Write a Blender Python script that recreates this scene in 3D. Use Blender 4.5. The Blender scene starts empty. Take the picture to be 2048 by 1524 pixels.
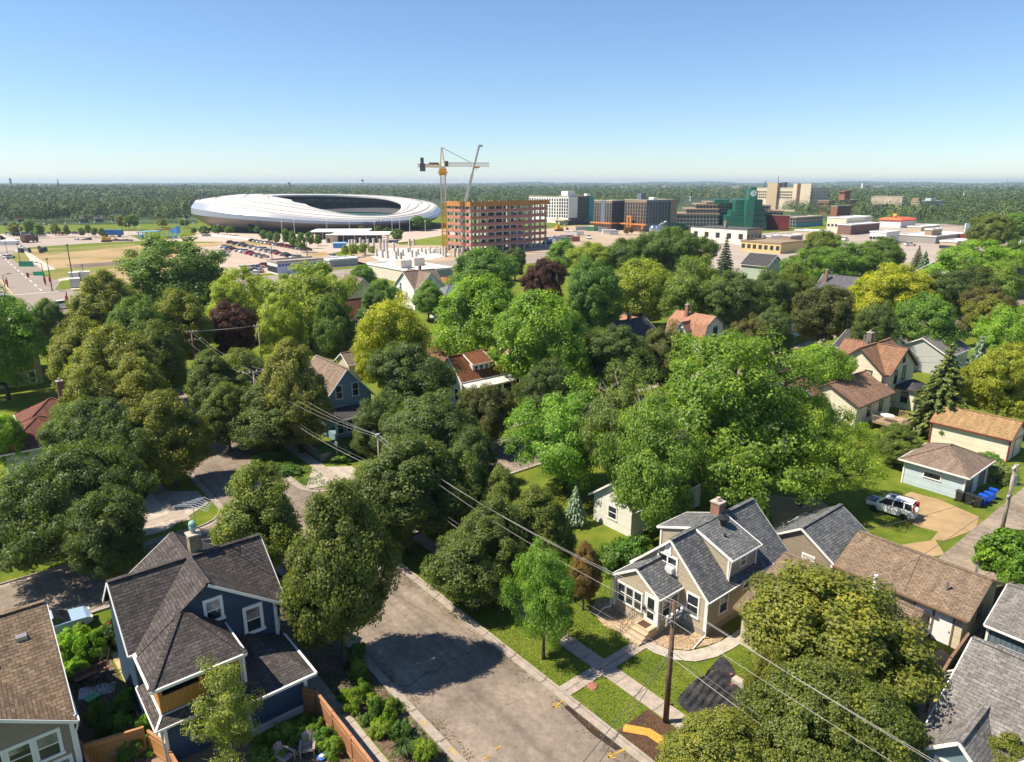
import bpy, math, random
import numpy as np
from mathutils import Vector, Matrix
R_=math.radians; PI=math.pi
SC=bpy.context.scene; COL=SC.collection
# ---------------------------------------------------------------- camera model and street grid
F=1390.; PITCH=math.atan(396/F); CAMH=30.
sp,cp=math.sin(PITCH),math.cos(PITCH)
ANG=R_(39.5); NX=(math.cos(ANG),math.sin(ANG)); SX=(-NX[1],NX[0])
def G(x,y,z=0.):
    u=(x-1024)/F; v=-(y-762)/F; t=(z-CAMH)/(-sp+v*cp)
    return (t*u, t*(cp+v*sp))
def W(u,w): return (u*NX[0]+w*SX[0], u*NX[1]+w*SX[1])
def UW(x,y,z=0.):
    X,Y=G(x,y,z); return (X*NX[0]+Y*NX[1], X*SX[0]+Y*SX[1])
def depth(X,Y,Z): return Y*cp-(Z-CAMH)*sp
def ztop(X,Y,yt):
    v=-(yt-762)/F; return CAMH+Y*(v*cp-sp)/(cp+v*sp)
# ---------------------------------------------------------------- objects
def tag(o,label=None,cat=None,group=None,kind=None):
    if label: o['label']=label
    if cat: o['category']=cat
    if group: o['group']=group
    if kind: o['kind']=kind
    return o
def thing(name,label,cat,loc=(0,0,0),rz=0.,group=None,scale=None):
    o=bpy.data.objects.new(name,None); COL.objects.link(o); o.empty_display_size=.3
    o.location=loc; o.rotation_euler=(0,0,rz)
    if scale: o.scale=scale
    return tag(o,label,cat,group)
def gthing(name,label,cat,u,w,z=0.,rz=0.,group=None):   # placed on the street grid
    x,y=W(u,w); return thing(name,label,cat,(x,y,z),ANG+rz,group)
def copy_tree(o,parent=None):
    c=o.copy(); COL.objects.link(c); c.parent=parent
    for ch in list(o.children): copy_tree(ch,c)
    return c
class MB:
    def __init__(s): s.v=[]; s.f=[]; s.m=[]
    def face(s,pts,m=0):
        i=len(s.v); s.v+= [tuple(p) for p in pts]; s.f.append(tuple(range(i,i+len(pts)))); s.m.append(m)
    def solid(s,vs,fs,m=0):
        i=len(s.v); s.v+=[tuple(p) for p in vs]
        for f in fs: s.f.append(tuple(i+k for k in f)); s.m.append(m)
    def box(s,x0,x1,y0,y1,z0,z1,m=0):
        s.solid([(x0,y0,z0),(x1,y0,z0),(x1,y1,z0),(x0,y1,z0),(x0,y0,z1),(x1,y0,z1),(x1,y1,z1),(x0,y1,z1)],
          [(3,2,1,0),(4,5,6,7),(0,1,5,4),(1,2,6,5),(2,3,7,6),(3,0,4,7)],m); return s
    def slab(s,q,th,m=0):      # polygon thickened downwards
        k=len(q); s.solid(list(q)+[(p[0],p[1],p[2]-th) for p in q],
          [tuple(range(k)),tuple(range(2*k-1,k-1,-1))]+[(i,i+k,(i+1)%k+k,(i+1)%k) for i in range(k)],m); return s
    def prism(s,poly,z0,z1,m=0):
        k=len(poly); s.solid([(p[0],p[1],z0) for p in poly]+[(p[0],p[1],z1) for p in poly],
          [tuple(range(k-1,-1,-1)),tuple(range(k,2*k))]+[(i,(i+1)%k,(i+1)%k+k,i+k) for i in range(k)],m); return s
    def tube(s,p0,p1,r0,r1=None,n=8,m=0,cap=True):
        r1=r0 if r1 is None else r1
        a=Vector(p0); b=Vector(p1); d=(b-a)
        if d.length<1e-6: return s
        d.normalize(); t=Vector((0,0,1)) if abs(d.z)<.9 else Vector((1,0,0))
        x=d.cross(t).normalized(); y=d.cross(x)
        vs=[]
        for c,r in ((a,r0),(b,r1)):
            for i in range(n):
                an=2*PI*i/n; vs.append(c+x*(r*math.cos(an))+y*(r*math.sin(an)))
        fs=[(i,(i+1)%n,(i+1)%n+n,i+n) for i in range(n)]
        if cap: fs+=[tuple(range(n-1,-1,-1)),tuple(range(n,2*n))]
        s.solid(vs,fs,m); return s
    def path(s,pts,r,n=6,m=0):
        for i in range(len(pts)-1): s.tube(pts[i],pts[i+1],r,r,n,m)
        return s
    def bar(s,p0,p1,a,b,m=0):   # rectangular bar, a wide, b high
        p=Vector(p0); q=Vector(p1); d=(q-p).normalized(); t=Vector((0,0,1)) if abs(d.z)<.95 else Vector((1,0,0))
        x=d.cross(t).normalized()*(a/2); y=x.cross(d).normalized()*(b/2)
        vs=[p-x-y,p+x-y,p+x+y,p-x+y,q-x-y,q+x-y,q+x+y,q-x+y]
        s.solid(vs,[(3,2,1,0),(4,5,6,7),(0,1,5,4),(1,2,6,5),(2,3,7,6),(3,0,4,7)],m); return s
    def lathe(s,prof,n=16,m=0,c=(0,0)):
        vs=[]; k=len(prof)
        for r,z in prof:
            for i in range(n): vs.append((c[0]+r*math.cos(2*PI*i/n),c[1]+r*math.sin(2*PI*i/n),z))
        fs=[(j*n+i,j*n+(i+1)%n,(j+1)*n+(i+1)%n,(j+1)*n+i) for j in range(k-1) for i in range(n)]
        fs+=[tuple(range(n-1,-1,-1)),tuple(range((k-1)*n,k*n))]
        s.solid(vs,fs,m); return s
    def ball(s,c,rx,ry,rz,n=12,k=7,m=0):
        pr=[(math.cos(a),math.sin(a)) for a in [-PI/2+.02+(PI-.04)*j/(k-1) for j in range(k)]]
        vs=[(c[0]+rx*r*math.cos(2*PI*i/n),c[1]+ry*r*math.sin(2*PI*i/n),c[2]+rz*z) for r,z in pr for i in range(n)]
        fs=[(j*n+i,j*n+(i+1)%n,(j+1)*n+(i+1)%n,(j+1)*n+i) for j in range(k-1) for i in range(n)]
        s.solid(vs,fs,m); return s
    def build(s,name,mats,parent=None,smooth=False,tagargs=None):
        me=bpy.data.meshes.new(name); me.from_pydata(s.v,[],s.f); 
        if not isinstance(mats,(list,tuple)): mats=[mats]
        for a in mats: me.materials.append(a)
        if len(mats)>1: me.polygons.foreach_set('material_index',s.m)
        if smooth: me.polygons.foreach_set('use_smooth',[True]*len(s.f))
        uvl=me.uv_layers.new(name='UVMap'); uv=np.zeros(len(me.loops)*2,np.float32); k=0
        for f in s.f:
            p=[Vector(s.v[i]) for i in f]; nn=Vector((0,0,0))
            for i in range(1,len(p)-1): nn+=(p[i]-p[0]).cross(p[i+1]-p[0])
            if nn.length<1e-12: nn=Vector((0,0,1))
            nn.normalize()
            if nn.z<-.01: nn=-nn
            a=Vector((0,0,1)).cross(nn)
            a=Vector((1,0,0)) if a.length<.02 else a.normalized()
            b=nn.cross(a)
            for q in p: uv[k]=q.dot(a); uv[k+1]=q.dot(b); k+=2
        uvl.data.foreach_set('uv',uv)
        o=bpy.data.objects.new(name,me); COL.objects.link(o)
        if parent: o.parent=parent
        if tagargs: tag(o,*tagargs)
        return o
# ---------------------------------------------------------------- materials
def nd(nt,t,ins=None,**pr):
    n=nt.nodes.new(t)
    for k,v in pr.items(): setattr(n,k,v)
    for k,v in (ins or {}).items():
        s=n.inputs[k]
        if isinstance(v,bpy.types.NodeSocket): nt.links.new(v,s)
        else:
            if isinstance(v,(tuple,list)) and len(v)==3 and s.type=='RGBA': v=(*v,1)
            s.default_value=v
    return n
def newmat(name,rough=.7,spec=.3,metal=0.):
    m=bpy.data.materials.new(name); m.use_nodes=True; nt=m.node_tree
    b=nt.nodes['Principled BSDF']; b.inputs['Roughness'].default_value=rough
    b.inputs['Specular IOR Level'].default_value=spec; b.inputs['Metallic'].default_value=metal
    return m,nt,b
def pos(nt): return nd(nt,'ShaderNodeNewGeometry').outputs['Position']
def mapv(nt,v,scale=(1,1,1),rot=0.):
    return nd(nt,'ShaderNodeMapping',{'Vector':v,'Scale':scale,'Rotation':(0,0,rot)}).outputs[0]
def noise(nt,v,scale,detail=4,rough=.55,dist=0.):
    return nd(nt,'ShaderNodeTexNoise',{'Vector':v,'Scale':scale,'Detail':detail,'Roughness':rough,'Distortion':dist}).outputs['Fac']
def ramp(nt,f,stops):
    r=nd(nt,'ShaderNodeValToRGB',{'Fac':f}); e=r.color_ramp.elements
    while len(e)<len(stops): e.new(.5)
    for i,(p,c) in enumerate(stops):
        e[i].position=p; e[i].color=(*c,1) if isinstance(c,(tuple,list)) else (c,c,c,1)
    return r.outputs['Color']
def mix(nt,f,a,b,mode='MIX'):
    n=nd(nt,'ShaderNodeMix',data_type='RGBA',blend_type=mode)
    for s,v in ((n.inputs[0],f),(n.inputs[6],a),(n.inputs[7],b)):
        if isinstance(v,bpy.types.NodeSocket): nt.links.new(v,s)
        else: s.default_value=(*v,1) if isinstance(v,(tuple,list)) and len(v)==3 else v
    return n.outputs[2]
def mth(nt,op,a,b=0.,c=0.):
    n=nd(nt,'ShaderNodeMath',operation=op)
    for i,v in enumerate((a,b,c)):
        if isinstance(v,bpy.types.NodeSocket): nt.links.new(v,n.inputs[i])
        else: n.inputs[i].default_value=v
    return n.outputs[0]
def bump(nt,b,h,strength=.3,dist=.02):
    n=nd(nt,'ShaderNodeBump',{'Strength':strength,'Distance':dist,'Height':h}); nt.links.new(n.outputs[0],b.inputs['Normal'])
def out(nt,b,c): nt.links.new(c,b.inputs['Base Color'])
MC={}
def plain(name,col,rough=.7,var=.18,scale=2.,spec=.3,metal=0.,bmp=0.):
    if name in MC: return MC[name]
    m,nt,b=newmat(name,rough,spec,metal); p=pos(nt)
    f=noise(nt,p,scale,5)
    c=mix(nt,1.,col,ramp(nt,f,[(.25,1-var),(.75,1+var*.6)]),'MULTIPLY'); out(nt,b,c)
    if bmp: bump(nt,b,noise(nt,p,scale*8,3),bmp)
    MC[name]=m; return m
def uvn(nt): return nd(nt,'ShaderNodeUVMap').outputs[0]
def shingle(name,c1,c2,gap,row=.17,wid=.34,stain=.5):
    if name in MC: return MC[name]
    m,nt,b=newmat(name,.9,.15); u=uvn(nt)
    br=nd(nt,'ShaderNodeTexBrick',{'Vector':u,'Color1':c1,'Color2':c2,'Mortar':gap,'Scale':1.,'Mortar Size':.016,'Mortar Smooth':.25,'Bias':-.1,'Brick Width':wid,'Row Height':row})
    p=pos(nt)
    c=mix(nt,.75,br.outputs[0],ramp(nt,noise(nt,mapv(nt,u,(3,7,3)),1.,3),[(.3,.55),(.7,1.35)]),'MULTIPLY')
    c=mix(nt,stain,c,ramp(nt,noise(nt,mapv(nt,u,(1.6,.35,1)),1.,4),[(.3,.5),(.7,1.3)]),'MULTIPLY')
    out(nt,b,c); bump(nt,b,mth(nt,'SUBTRACT',1.,br.outputs[1]),.35,.015); MC[name]=m; return m
def siding(name,col,pitch=.2,dark=.62,rough=.55,vert=False):
    if name in MC: return MC[name]
    m,nt,b=newmat(name,rough,.3); u=uvn(nt)
    xy=nd(nt,'ShaderNodeSeparateXYZ',{0:u}); k=xy.outputs[0 if vert else 1]
    fr=mth(nt,'FRACT',mth(nt,'DIVIDE',k,pitch))
    ln=ramp(nt,fr,[(.0,dark),(.13,dark),(.2,1.),(1.,1.)])  # dark line paints in the shadow gap at each board lap
    c=mix(nt,1.,col,ln,'MULTIPLY'); cell=mth(nt,'FLOOR',mth(nt,'DIVIDE',k,pitch))
    wn=nd(nt,'ShaderNodeTexWhiteNoise',{'W':cell},noise_dimensions='1D').outputs[0]
    c=mix(nt,1.,c,ramp(nt,wn,[(0,.93),(1,1.05)]),'MULTIPLY')
    c=mix(nt,.35,c,ramp(nt,noise(nt,mapv(nt,u,(.8,.25,1)),1.,5),[(.3,.72),(.7,1.15)]),'MULTIPLY')
    out(nt,b,c); bump(nt,b,fr,.5,.012); MC[name]=m; return m
def bricks(name,c1,c2,mort,w=.22,h=.075):
    if name in MC: return MC[name]
    m,nt,b=newmat(name,.85,.2); u=uvn(nt)
    br=nd(nt,'ShaderNodeTexBrick',{'Vector':u,'Color1':c1,'Color2':c2,'Mortar':mort,'Scale':1.,'Mortar Size':.008,'Brick Width':w,'Row Height':h})
    c=mix(nt,.5,br.outputs[0],ramp(nt,noise(nt,u,1.3,5),[(.3,.7),(.7,1.2)]),'MULTIPLY'); out(nt,b,c); MC[name]=m; return m
def speckle(name,cols,scale,big=.5,rough=.9,bmp=.5):   # gravel, mulch, soil
    if name in MC: return MC[name]
    m,nt,b=newmat(name,rough,.2); p=pos(nt)
    v=nd(nt,'ShaderNodeTexVoronoi',{'Vector':p,'Scale':scale})
    k=len(cols); c=ramp(nt,v.outputs['Color'],[(i/max(1,k-1),q) for i,q in enumerate(cols)])
    c=mix(nt,.6,c,ramp(nt,noise(nt,p,big,5),[(.3,.6),(.7,1.25)]),'MULTIPLY')
    out(nt,b,c); bump(nt,b,v.outputs['Distance'],bmp,.05); MC[name]=m; return m
def glassm(name,col=(.018,.024,.03),rough=.06):
    if name in MC: return MC[name]
    m,nt,b=newmat(name,rough,.6); p=pos(nt)
    out(nt,b,mix(nt,1.,col,ramp(nt,noise(nt,p,.9,3),[(.35,.35),(.65,2.2)]),'MULTIPLY')); MC[name]=m; return m
def paint(name,col,rough=.35,metal=0.):
    return plain(name,col,rough,.06,.7,.5,metal)
# ---------------------------------------------------------------- settings, sun, sky, camera
SUN_EL=R_(54); SUN_AZ=R_(180+6)      # direction TO the sun, measured from +X
def setup():
    cam=bpy.data.cameras.new('camera'); co=bpy.data.objects.new('camera',cam); COL.objects.link(co)
    co.location=(0,0,CAMH); co.rotation_euler=(PI/2-PITCH,0,0)
    cam.sensor_width=36.; cam.lens=F/2048*36; cam.clip_start=.5; cam.clip_end=60000
    SC.camera=co
    w=bpy.data.worlds.new('World'); SC.world=w; w.use_nodes=True; nt=w.node_tree; bg=nt.nodes['Background']
    sk=nd(nt,'ShaderNodeTexSky',sky_type='NISHITA'); sk.sun_disc=False; sk.sun_elevation=SUN_EL
    tx,ty=math.cos(SUN_AZ),math.sin(SUN_AZ); sk.sun_rotation=math.atan2(tx,ty)
    sk.air_density=SKY['air']; sk.dust_density=SKY['dust']; sk.ozone_density=SKY['ozone']; sk.altitude=SKY['alt']
    nt.links.new(sk.outputs[0],bg.inputs[0]); bg.inputs[1].default_value=SKY['str']
    l=bpy.data.lights.new('sun','SUN'); l.energy=SKY['sun']; l.angle=R_(.5); l.color=(1.,.9,.74)
    o=bpy.data.objects.new('sun',l); COL.objects.link(o)
    d=Vector((tx*math.cos(SUN_EL),ty*math.cos(SUN_EL),math.sin(SUN_EL)))
    o.rotation_euler=(-d).to_track_quat('-Z','Y').to_euler(); o.location=d*300
    v=SC.view_settings; SC.display_settings.display_device='sRGB'; v.view_transform='Standard'; v.look='None'; v.gamma=1.; v.exposure=SKY['exp']
    c=SC.cycles; c.use_denoising=True; c.max_bounces=5; c.diffuse_bounces=3; c.glossy_bounces=2; c.transmission_bounces=3; c.volume_bounces=0
    c.transparent_max_bounces=6; c.caustics_reflective=False; c.caustics_refractive=False; c.sample_clamp_indirect=6
    c.use_adaptive_sampling=True; c.adaptive_threshold=.02
SKY=dict(air=1.,dust=.0,ozone=7.5,alt=0,str=.055,sun=3.1,exp=1.5)
setup()
# ---------------------------------------------------------------- leaves and trees
def leafmat(name,trans=.42):
    m,nt,b=newmat(name,.5,.35)
    oi=nd(nt,'ShaderNodeObjectInfo'); at=nd(nt,'ShaderNodeAttribute',attribute_name='rnd')
    c=mix(nt,1.,oi.outputs['Color'],ramp(nt,at.outputs['Fac'],[(0.,(.56,.63,.62)),(.45,(.92,.95,.92)),(.8,(1.3,1.22,1.)),(1.,(2.1,1.8,1.3))]),'MULTIPLY')
    out(nt,b,c)
    tr=nd(nt,'ShaderNodeBsdfTranslucent',{'Color':mix(nt,1.,c,(1.35,1.5,.5),'MULTIPLY')})
    ms=nd(nt,'ShaderNodeMixShader',{0:trans,1:b.outputs[0],2:tr.outputs[0]})
    nt.links.new(ms.outputs[0],nt.nodes['Material Output'].inputs[0]); return m
LEAF=leafmat('leaf'); NEEDLE=leafmat('needle',.12)
def bark(name,col):
    m,nt,b=newmat(name,.9,.15); p=pos(nt)
    c=ramp(nt,noise(nt,mapv(nt,p,(9,9,1.6)),1.,4),[(.3,tuple(a*.55 for a in col)),(.7,tuple(a*1.35 for a in col))]); out(nt,b,c)
    bump(nt,b,noise(nt,mapv(nt,p,(14,14,2)),1.,3),.6,.04); return m
BARK=bark('bark',(.1,.075,.055)); DEADWOOD=bark('dead_wood',(.34,.28,.22)); BIRCHBARK=bark('birch_bark',(.45,.43,.4))
def cards(name,C,Nn,L,Wd,rnd,mat,rng,droop=0.):
    k=len(C); C=C.astype(np.float32); Nn=Nn/np.maximum(1e-6,np.linalg.norm(Nn,axis=1,keepdims=True))
    r=rng.normal(size=(k,3)); r[:,2]-=droop*2
    d=r-(r*Nn).sum(1,keepdims=True)*Nn; d/=np.maximum(1e-6,np.linalg.norm(d,axis=1,keepdims=True)); t=np.cross(Nn,d)
    L=L[:,None]; Wd=Wd[:,None]
    V=np.stack([C-d*L*.5, C+t*Wd*.5-d*L*.08+Nn*Wd*.12, C+d*L*.5-Nn*L*.1, C-t*Wd*.5-d*L*.08+Nn*Wd*.12],1).reshape(-1,3)
    me=bpy.data.meshes.new(name); me.vertices.add(4*k); me.vertices.foreach_set('co',V.astype(np.float32).ravel())
    me.loops.add(4*k); me.loops.foreach_set('vertex_index',np.arange(4*k,dtype=np.int32))
    me.polygons.add(k); me.polygons.foreach_set('loop_start',np.arange(0,4*k,4,dtype=np.int32)); me.polygons.foreach_set('loop_total',np.full(k,4,np.int32))
    at=me.attributes.new('rnd','FLOAT','FACE'); at.data.foreach_set('value',rnd.astype(np.float32))
    me.materials.append(mat); me.update(calc_edges=True); me.validate(); return me
def lump(rng,amp):    # an irregular outline: a few random waves over direction
    ks=rng.normal(size=(7,3))*np.array([[2.2],[2.2],[3],[3],[4],[5],[6]]); ph=rng.uniform(0,6.3,7); am=amp/np.array([1,1,1.4,1.4,2,2.5,3])
    return lambda D: 1+(np.sin(D@ks.T+ph)*am).sum(1)*.6
def clumps(rng,H,R,env,K,amp,inner=.3):
    out_=[]; lf=lump(rng,amp)
    ts=np.linspace(0,1,60); wt=np.array([max(.04,env(t)) for t in ts]); wt/=wt.sum()
    t=rng.choice(ts,size=K,p=wt)+rng.uniform(-.01,.01,K); a=rng.uniform(0,2*PI,K)
    e=np.array([env(min(1,max(0,x))) for x in t])
    f=np.where(rng.uniform(size=K)<inner,rng.uniform(.25,.75,K),rng.uniform(.82,1.,K))
    D=np.stack([np.cos(a)*np.sqrt(np.maximum(0,1-(2*t-1)**2)),np.sin(a)*np.sqrt(np.maximum(0,1-(2*t-1)**2)),2*t-1],1); g=lf(D)
    zc=H*.5
    P=np.stack([np.cos(a)*R*e*f*g,np.sin(a)*R*e*f*g,(t*H-zc)*(.8+.2*f)*(.6+.4*g)+zc],1)
    return P
def crown(name,seed,z0,H,R,env,K,rc,M,leaf,amp=.22,inner=.3,up=.35,out_w=.5,droop=0.,flat=.7,mat=None,hue=.12):
    rng=np.random.default_rng(seed); P=clumps(rng,H,R,env,K,amp,inner); n=K*M
    rcs=rc*rng.uniform(.65,1.3,K); cl=np.repeat(np.arange(K),M)
    d=rng.normal(size=(n,3)); d/=np.linalg.norm(d,axis=1,keepdims=True)
    q=np.where(rng.uniform(size=(n,1))<.75,rng.uniform(.7,1.05,(n,1)),rng.uniform(.2,.8,(n,1)))
    C=P[cl]+d*q*rcs[cl][:,None]*np.array([1,1,flat]); C[:,2]-=droop*np.abs(rng.normal(size=n))*rc*.6
    cen=np.array([0,0,H*.45]); o=C-cen; o/=np.linalg.norm(o,axis=1,keepdims=True)+1e-6
    Nn=.75*d+out_w*o+np.array([0,0,up])+.45*rng.normal(size=(n,3))
    L=leaf*rng.uniform(.7,1.35,n); rnd=np.clip(.45+.2*rng.normal(size=n)+hue*rng.normal(size=K)[cl],0,1)
    C[:,2]+=z0; me=cards(name,C,Nn,L,L*rng.uniform(.5,.75,n),rnd,mat or LEAF,rng,droop); P=P.copy(); P[:,2]+=z0
    return me,P
def trunk(name,seed,P,z0,H,r0,nl,lean=.3,mat=None,sub=2,split=.45,top=.8):
    rg=random.Random(seed); b=MB(); ht=z0+H*top; pts=[]
    ax,ay=rg.uniform(-lean,lean),rg.uniform(-lean,lean)
    for i in range(7):
        t=i/6; pts.append(Vector((ax*t*t*1.5+rg.uniform(-.06,.06)*t,ay*t*t*1.5+rg.uniform(-.06,.06)*t,ht*t-.1)))
    for i in range(6):
        ra=r0*(1-.85*(i/6))*(1.35 if i==0 else 1); rb=r0*(1-.85*((i+1)/6)); b.tube(pts[i],pts[i+1],ra,rb,9)
    idx=list(range(len(P))); rg.shuffle(idx)
    for k in idx[:nl]:
        q=Vector(P[k]); tz=min(ht*.95,max(z0*.75,q.z-rg.uniform(.25,.5)*H*split*1.4)); t=tz/ht*6; i=min(5,int(t)); s=pts[i].lerp(pts[i+1],t-i)
        m=s.lerp(q,.5)+Vector((rg.uniform(-.2,.2),rg.uniform(-.2,.2),-.06*H*rg.uniform(-.2,1))); rr=r0*(.42-.25*tz/ht)
        b.tube(s,m,rr,rr*.6,6); b.tube(m,q,rr*.6,rr*.18,5)
        for j in range(sub):
            e=q+Vector((rg.uniform(-1,1),rg.uniform(-1,1),rg.uniform(-.3,.8)))*H*.11; s2=m.lerp(q,rg.uniform(.1,.7)); b.tube(s2,e,rr*.35,rr*.08,4)
    o=b.build(name,mat or BARK,smooth=True); me=o.data; bpy.data.objects.remove(o); return me
LIB={}; LEAFK=2.25
def env_round(t): return max(0.,1-abs(2*t-.9)**2.4*.95)**.5 if t<.97 else .3
def env_oval(t): return (math.sin(PI*min(1,max(0,t*.94+.05)))**.55)*(1-.42*t)*1.12
def env_cone(t): return max(.03,(1-t)*.98+.02)
def env_wide(t): return max(.05,1-abs(2*t-.85)**2.)**.6 if t<.95 else .35
def env_vase(t): return (.35+.65*min(1,t*1.8))*max(.1,1-max(0,t-.6)**2*4.5)**.5
def env_col(t): return max(.05,math.sin(PI*min(1,t*.9+.12)))**.4*(1-.5*t**3)
def reg(kind,v,z0,H,R,env,K,rc,M,leaf,r0,nl,**kw):
    tk={k:kw.pop(k) for k in ('lean','sub','top','bark') if k in kw}; bk=tk.pop('bark',None)
    me,P=crown(kind+'_crown',hash((len(kind)*7+ord(kind[0])*13+ord(kind[-1])*31+v))%99991,z0,H,R,env,K,rc,M,leaf,**kw)
    tr=trunk(kind+'_trunk',v*17+len(kind),P,z0,H,r0,nl,mat=bk,**tk); LIB.setdefault(kind,[]).append((me,tr,*extent(me)))
def extent(me):
    a=np.empty(len(me.vertices)*3,np.float32); me.vertices.foreach_get('co',a); a=a.reshape(-1,3); return float(np.percentile(a[:,2],99.6)),float(np.percentile(np.hypot(a[:,0],a[:,1]),98.8))
for v in range(3): reg('linden',v,2.0,7.6,3.5,env_oval,260,.7,280,.18,.2,14,amp=.2,flat=.85)
for v in range(2): reg('lindenw',v,1.6,8.4,5.6,env_oval,460,.82,240,.2,.26,22,amp=.26,flat=.8)
for v in range(2): reg('maplew',v,2.2,7.8,6.2,env_round,480,.92,230,.23,.3,24,amp=.3,flat=.8)
for v in range(3): reg('maple',v,2.4,7.4,4.3,env_round,290,.82,260,.21,.26,16,amp=.26)
for v in range(2): reg('locust',v,2.6,8.,4.6,env_wide,220,.92,190,.21,.24,26,amp=.34,droop=.5,flat=.55,up=.5,inner=.4)
for v in range(2): reg('silver',v,4.,12.,8.,env_wide,360,1.15,160,.27,.5,60,amp=.42,inner=.25,up=.45,flat=.65,sub=3)
for v in range(2): reg('ash',v,2.2,8.,4.,env_round,220,.92,200,.24,.22,18,amp=.34,up=.5)
def spruce(kind,v,H,R,leafl):
    rng=np.random.default_rng(900+v); C=[];Nn=[];cl=[]; k=0; b=MB(); b.tube((0,0,-.1),(0,0,H*.97),.2,.03,8); P=[]
    nt_=17
    for i in range(nt_):
        t=i/(nt_-1); z=.7+t*(H-1.1); r=R*(1-t)**.85*rng.uniform(.85,1.08)+.12; nb=max(5,int(15*(1-t)+4))
        for j in range(nb):
            a=2*PI*(j+rng.uniform(-.35,.35))/nb+i*.7; rr=r*rng.uniform(.75,1.12); m=int(70*rr/R*1.6)+14
            q=rng.uniform(.08,1,m)**.7*rr; w=(.32*R*.33)*(1.1-q/rr*.8); off=rng.normal(size=m)*w*.55
            zz=z+q*-.14-.12*(q/rr)**2*rr*.4+rng.normal(size=m)*.07
            C.append(np.stack([np.cos(a)*q-np.sin(a)*off,np.sin(a)*q+np.cos(a)*off,zz],1))
            Nn.append(np.stack([np.cos(a)*.5+rng.normal(size=m)*.4,np.sin(a)*.5+rng.normal(size=m)*.4,1.+rng.normal(size=m)*.3],1)); cl.append(np.full(m,rng.normal()*.12))
            b.tube((0,0,z),(math.cos(a)*rr*.8,math.sin(a)*rr*.8,z-.12*rr),.03,.008,4)
    C=np.concatenate(C);Nn=np.concatenate(Nn);cl=np.concatenate(cl);n=len(C); L=leafl*rng.uniform(.7,1.3,n)
    me=cards(kind+'_crown',C,Nn,L,L*.4,np.clip(.45+cl+.15*rng.normal(size=n),0,1),NEEDLE,rng,.2)
    o=b.build('t',BARK,smooth=True); tr=o.data; tr.name=kind+'_trunk'; bpy.data.objects.remove(o); LIB.setdefault(kind,[]).append((me,tr,H,R))
spruce('spruce',0,9.,2.6,.34); spruce('spruce',1,9.,2.7,.34); spruce('bluespruce',3,5.,1.5,.22)
reg('young',0,1.7,4.6,1.9,env_oval,90,.55,130,.22,.08,10,amp=.2); reg('young',1,1.7,4.6,1.9,env_oval,90,.55,130,.22,.08,10,amp=.25)
reg('birch',0,1.2,6.2,1.7,env_oval,110,.5,130,.12,.08,24,amp=.4,droop=.5,inner=.5,bark=BIRCHBARK)
reg('column',0,.3,6.,1.,env_col,110,.45,130,.15,.1,6,amp=.1,mat=NEEDLE)
for v in range(3): reg('bush',v,.0,1.5,1.1,env_round,60,.36,120,.16,.05,8,amp=.3,top=.5)
for v in range(2): reg('herb',v,.0,.55,.6,env_round,26,.22,70,.11,.02,5,amp=.35,top=.5)
RT=random.Random(5)
def tree(kind,label,x,y,h,r,col,cat='tree',name=None,group=None,z=0.,rz=None,var=None):
    nk=kind
    if kind in('linden','maple') and r/h>.62: nk=kind+'w'; var=None
    L=LIB[nk]; me,tr,H,R=L[var if var is not None else RT.randrange(len(L))]
    nm=name or {'linden':'linden_tree','maple':'maple_tree','locust':'locust_tree','silver':'silver_maple_tree','ash':'ash_tree','spruce':'spruce_tree','bluespruce':'blue_spruce_tree','young':'young_tree','birch':'birch_tree','column':'columnar_arborvitae','bush':'shrub','herb':'garden_plant'}[kind]
    t=thing(nm,label,cat,(x,y,z),RT.uniform(0,6.28) if rz is None else rz,group,(r/R,r/R,h/H))
    j=RT.uniform(.9,1.1); cr=bpy.data.objects.new('crown' if kind not in('bush','herb','column') else 'foliage',me); COL.objects.link(cr); cr.parent=t; cr.color=(col[0]*j*LEAFK*1.08,col[1]*j*LEAFK,col[2]*j*LEAFK*.7,1)
    tk=bpy.data.objects.new('trunk' if kind not in('bush','herb') else 'stems',tr); COL.objects.link(tk); tk.parent=t; return t
def T(kind,xt,yt,h,wpx,label,col,**k):     # tree whose top shows at photo pixel (xt,yt) and whose height is h
    if h>=8 and yt<762: h*=1.13
    X,Y=G(xt,yt,h); return tree(kind,label,X,Y,h,wpx/2/F*depth(X,Y,h*.6),col,**k)
def TB(kind,xb,yb,yt,wpx,label,col,**k):   # tree whose foot stands at (xb,yb) and whose top shows at height yt
    X,Y=G(xb,yb); h=ztop(X,Y,yt); return tree(kind,label,X,Y,h,wpx/2/F*depth(X,Y,h*.6),col,**k)
DK=(.05,.075,.03); LI=(.075,.1,.028); OL=(.1,.115,.028); YE=(.17,.19,.025); GR=(.075,.135,.03); BR=(.1,.17,.03); PU=(.042,.018,.022); SPR=(.035,.06,.03); BLU=(.1,.15,.15); YG=(.13,.165,.03); MG=(.06,.1,.028)
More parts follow.
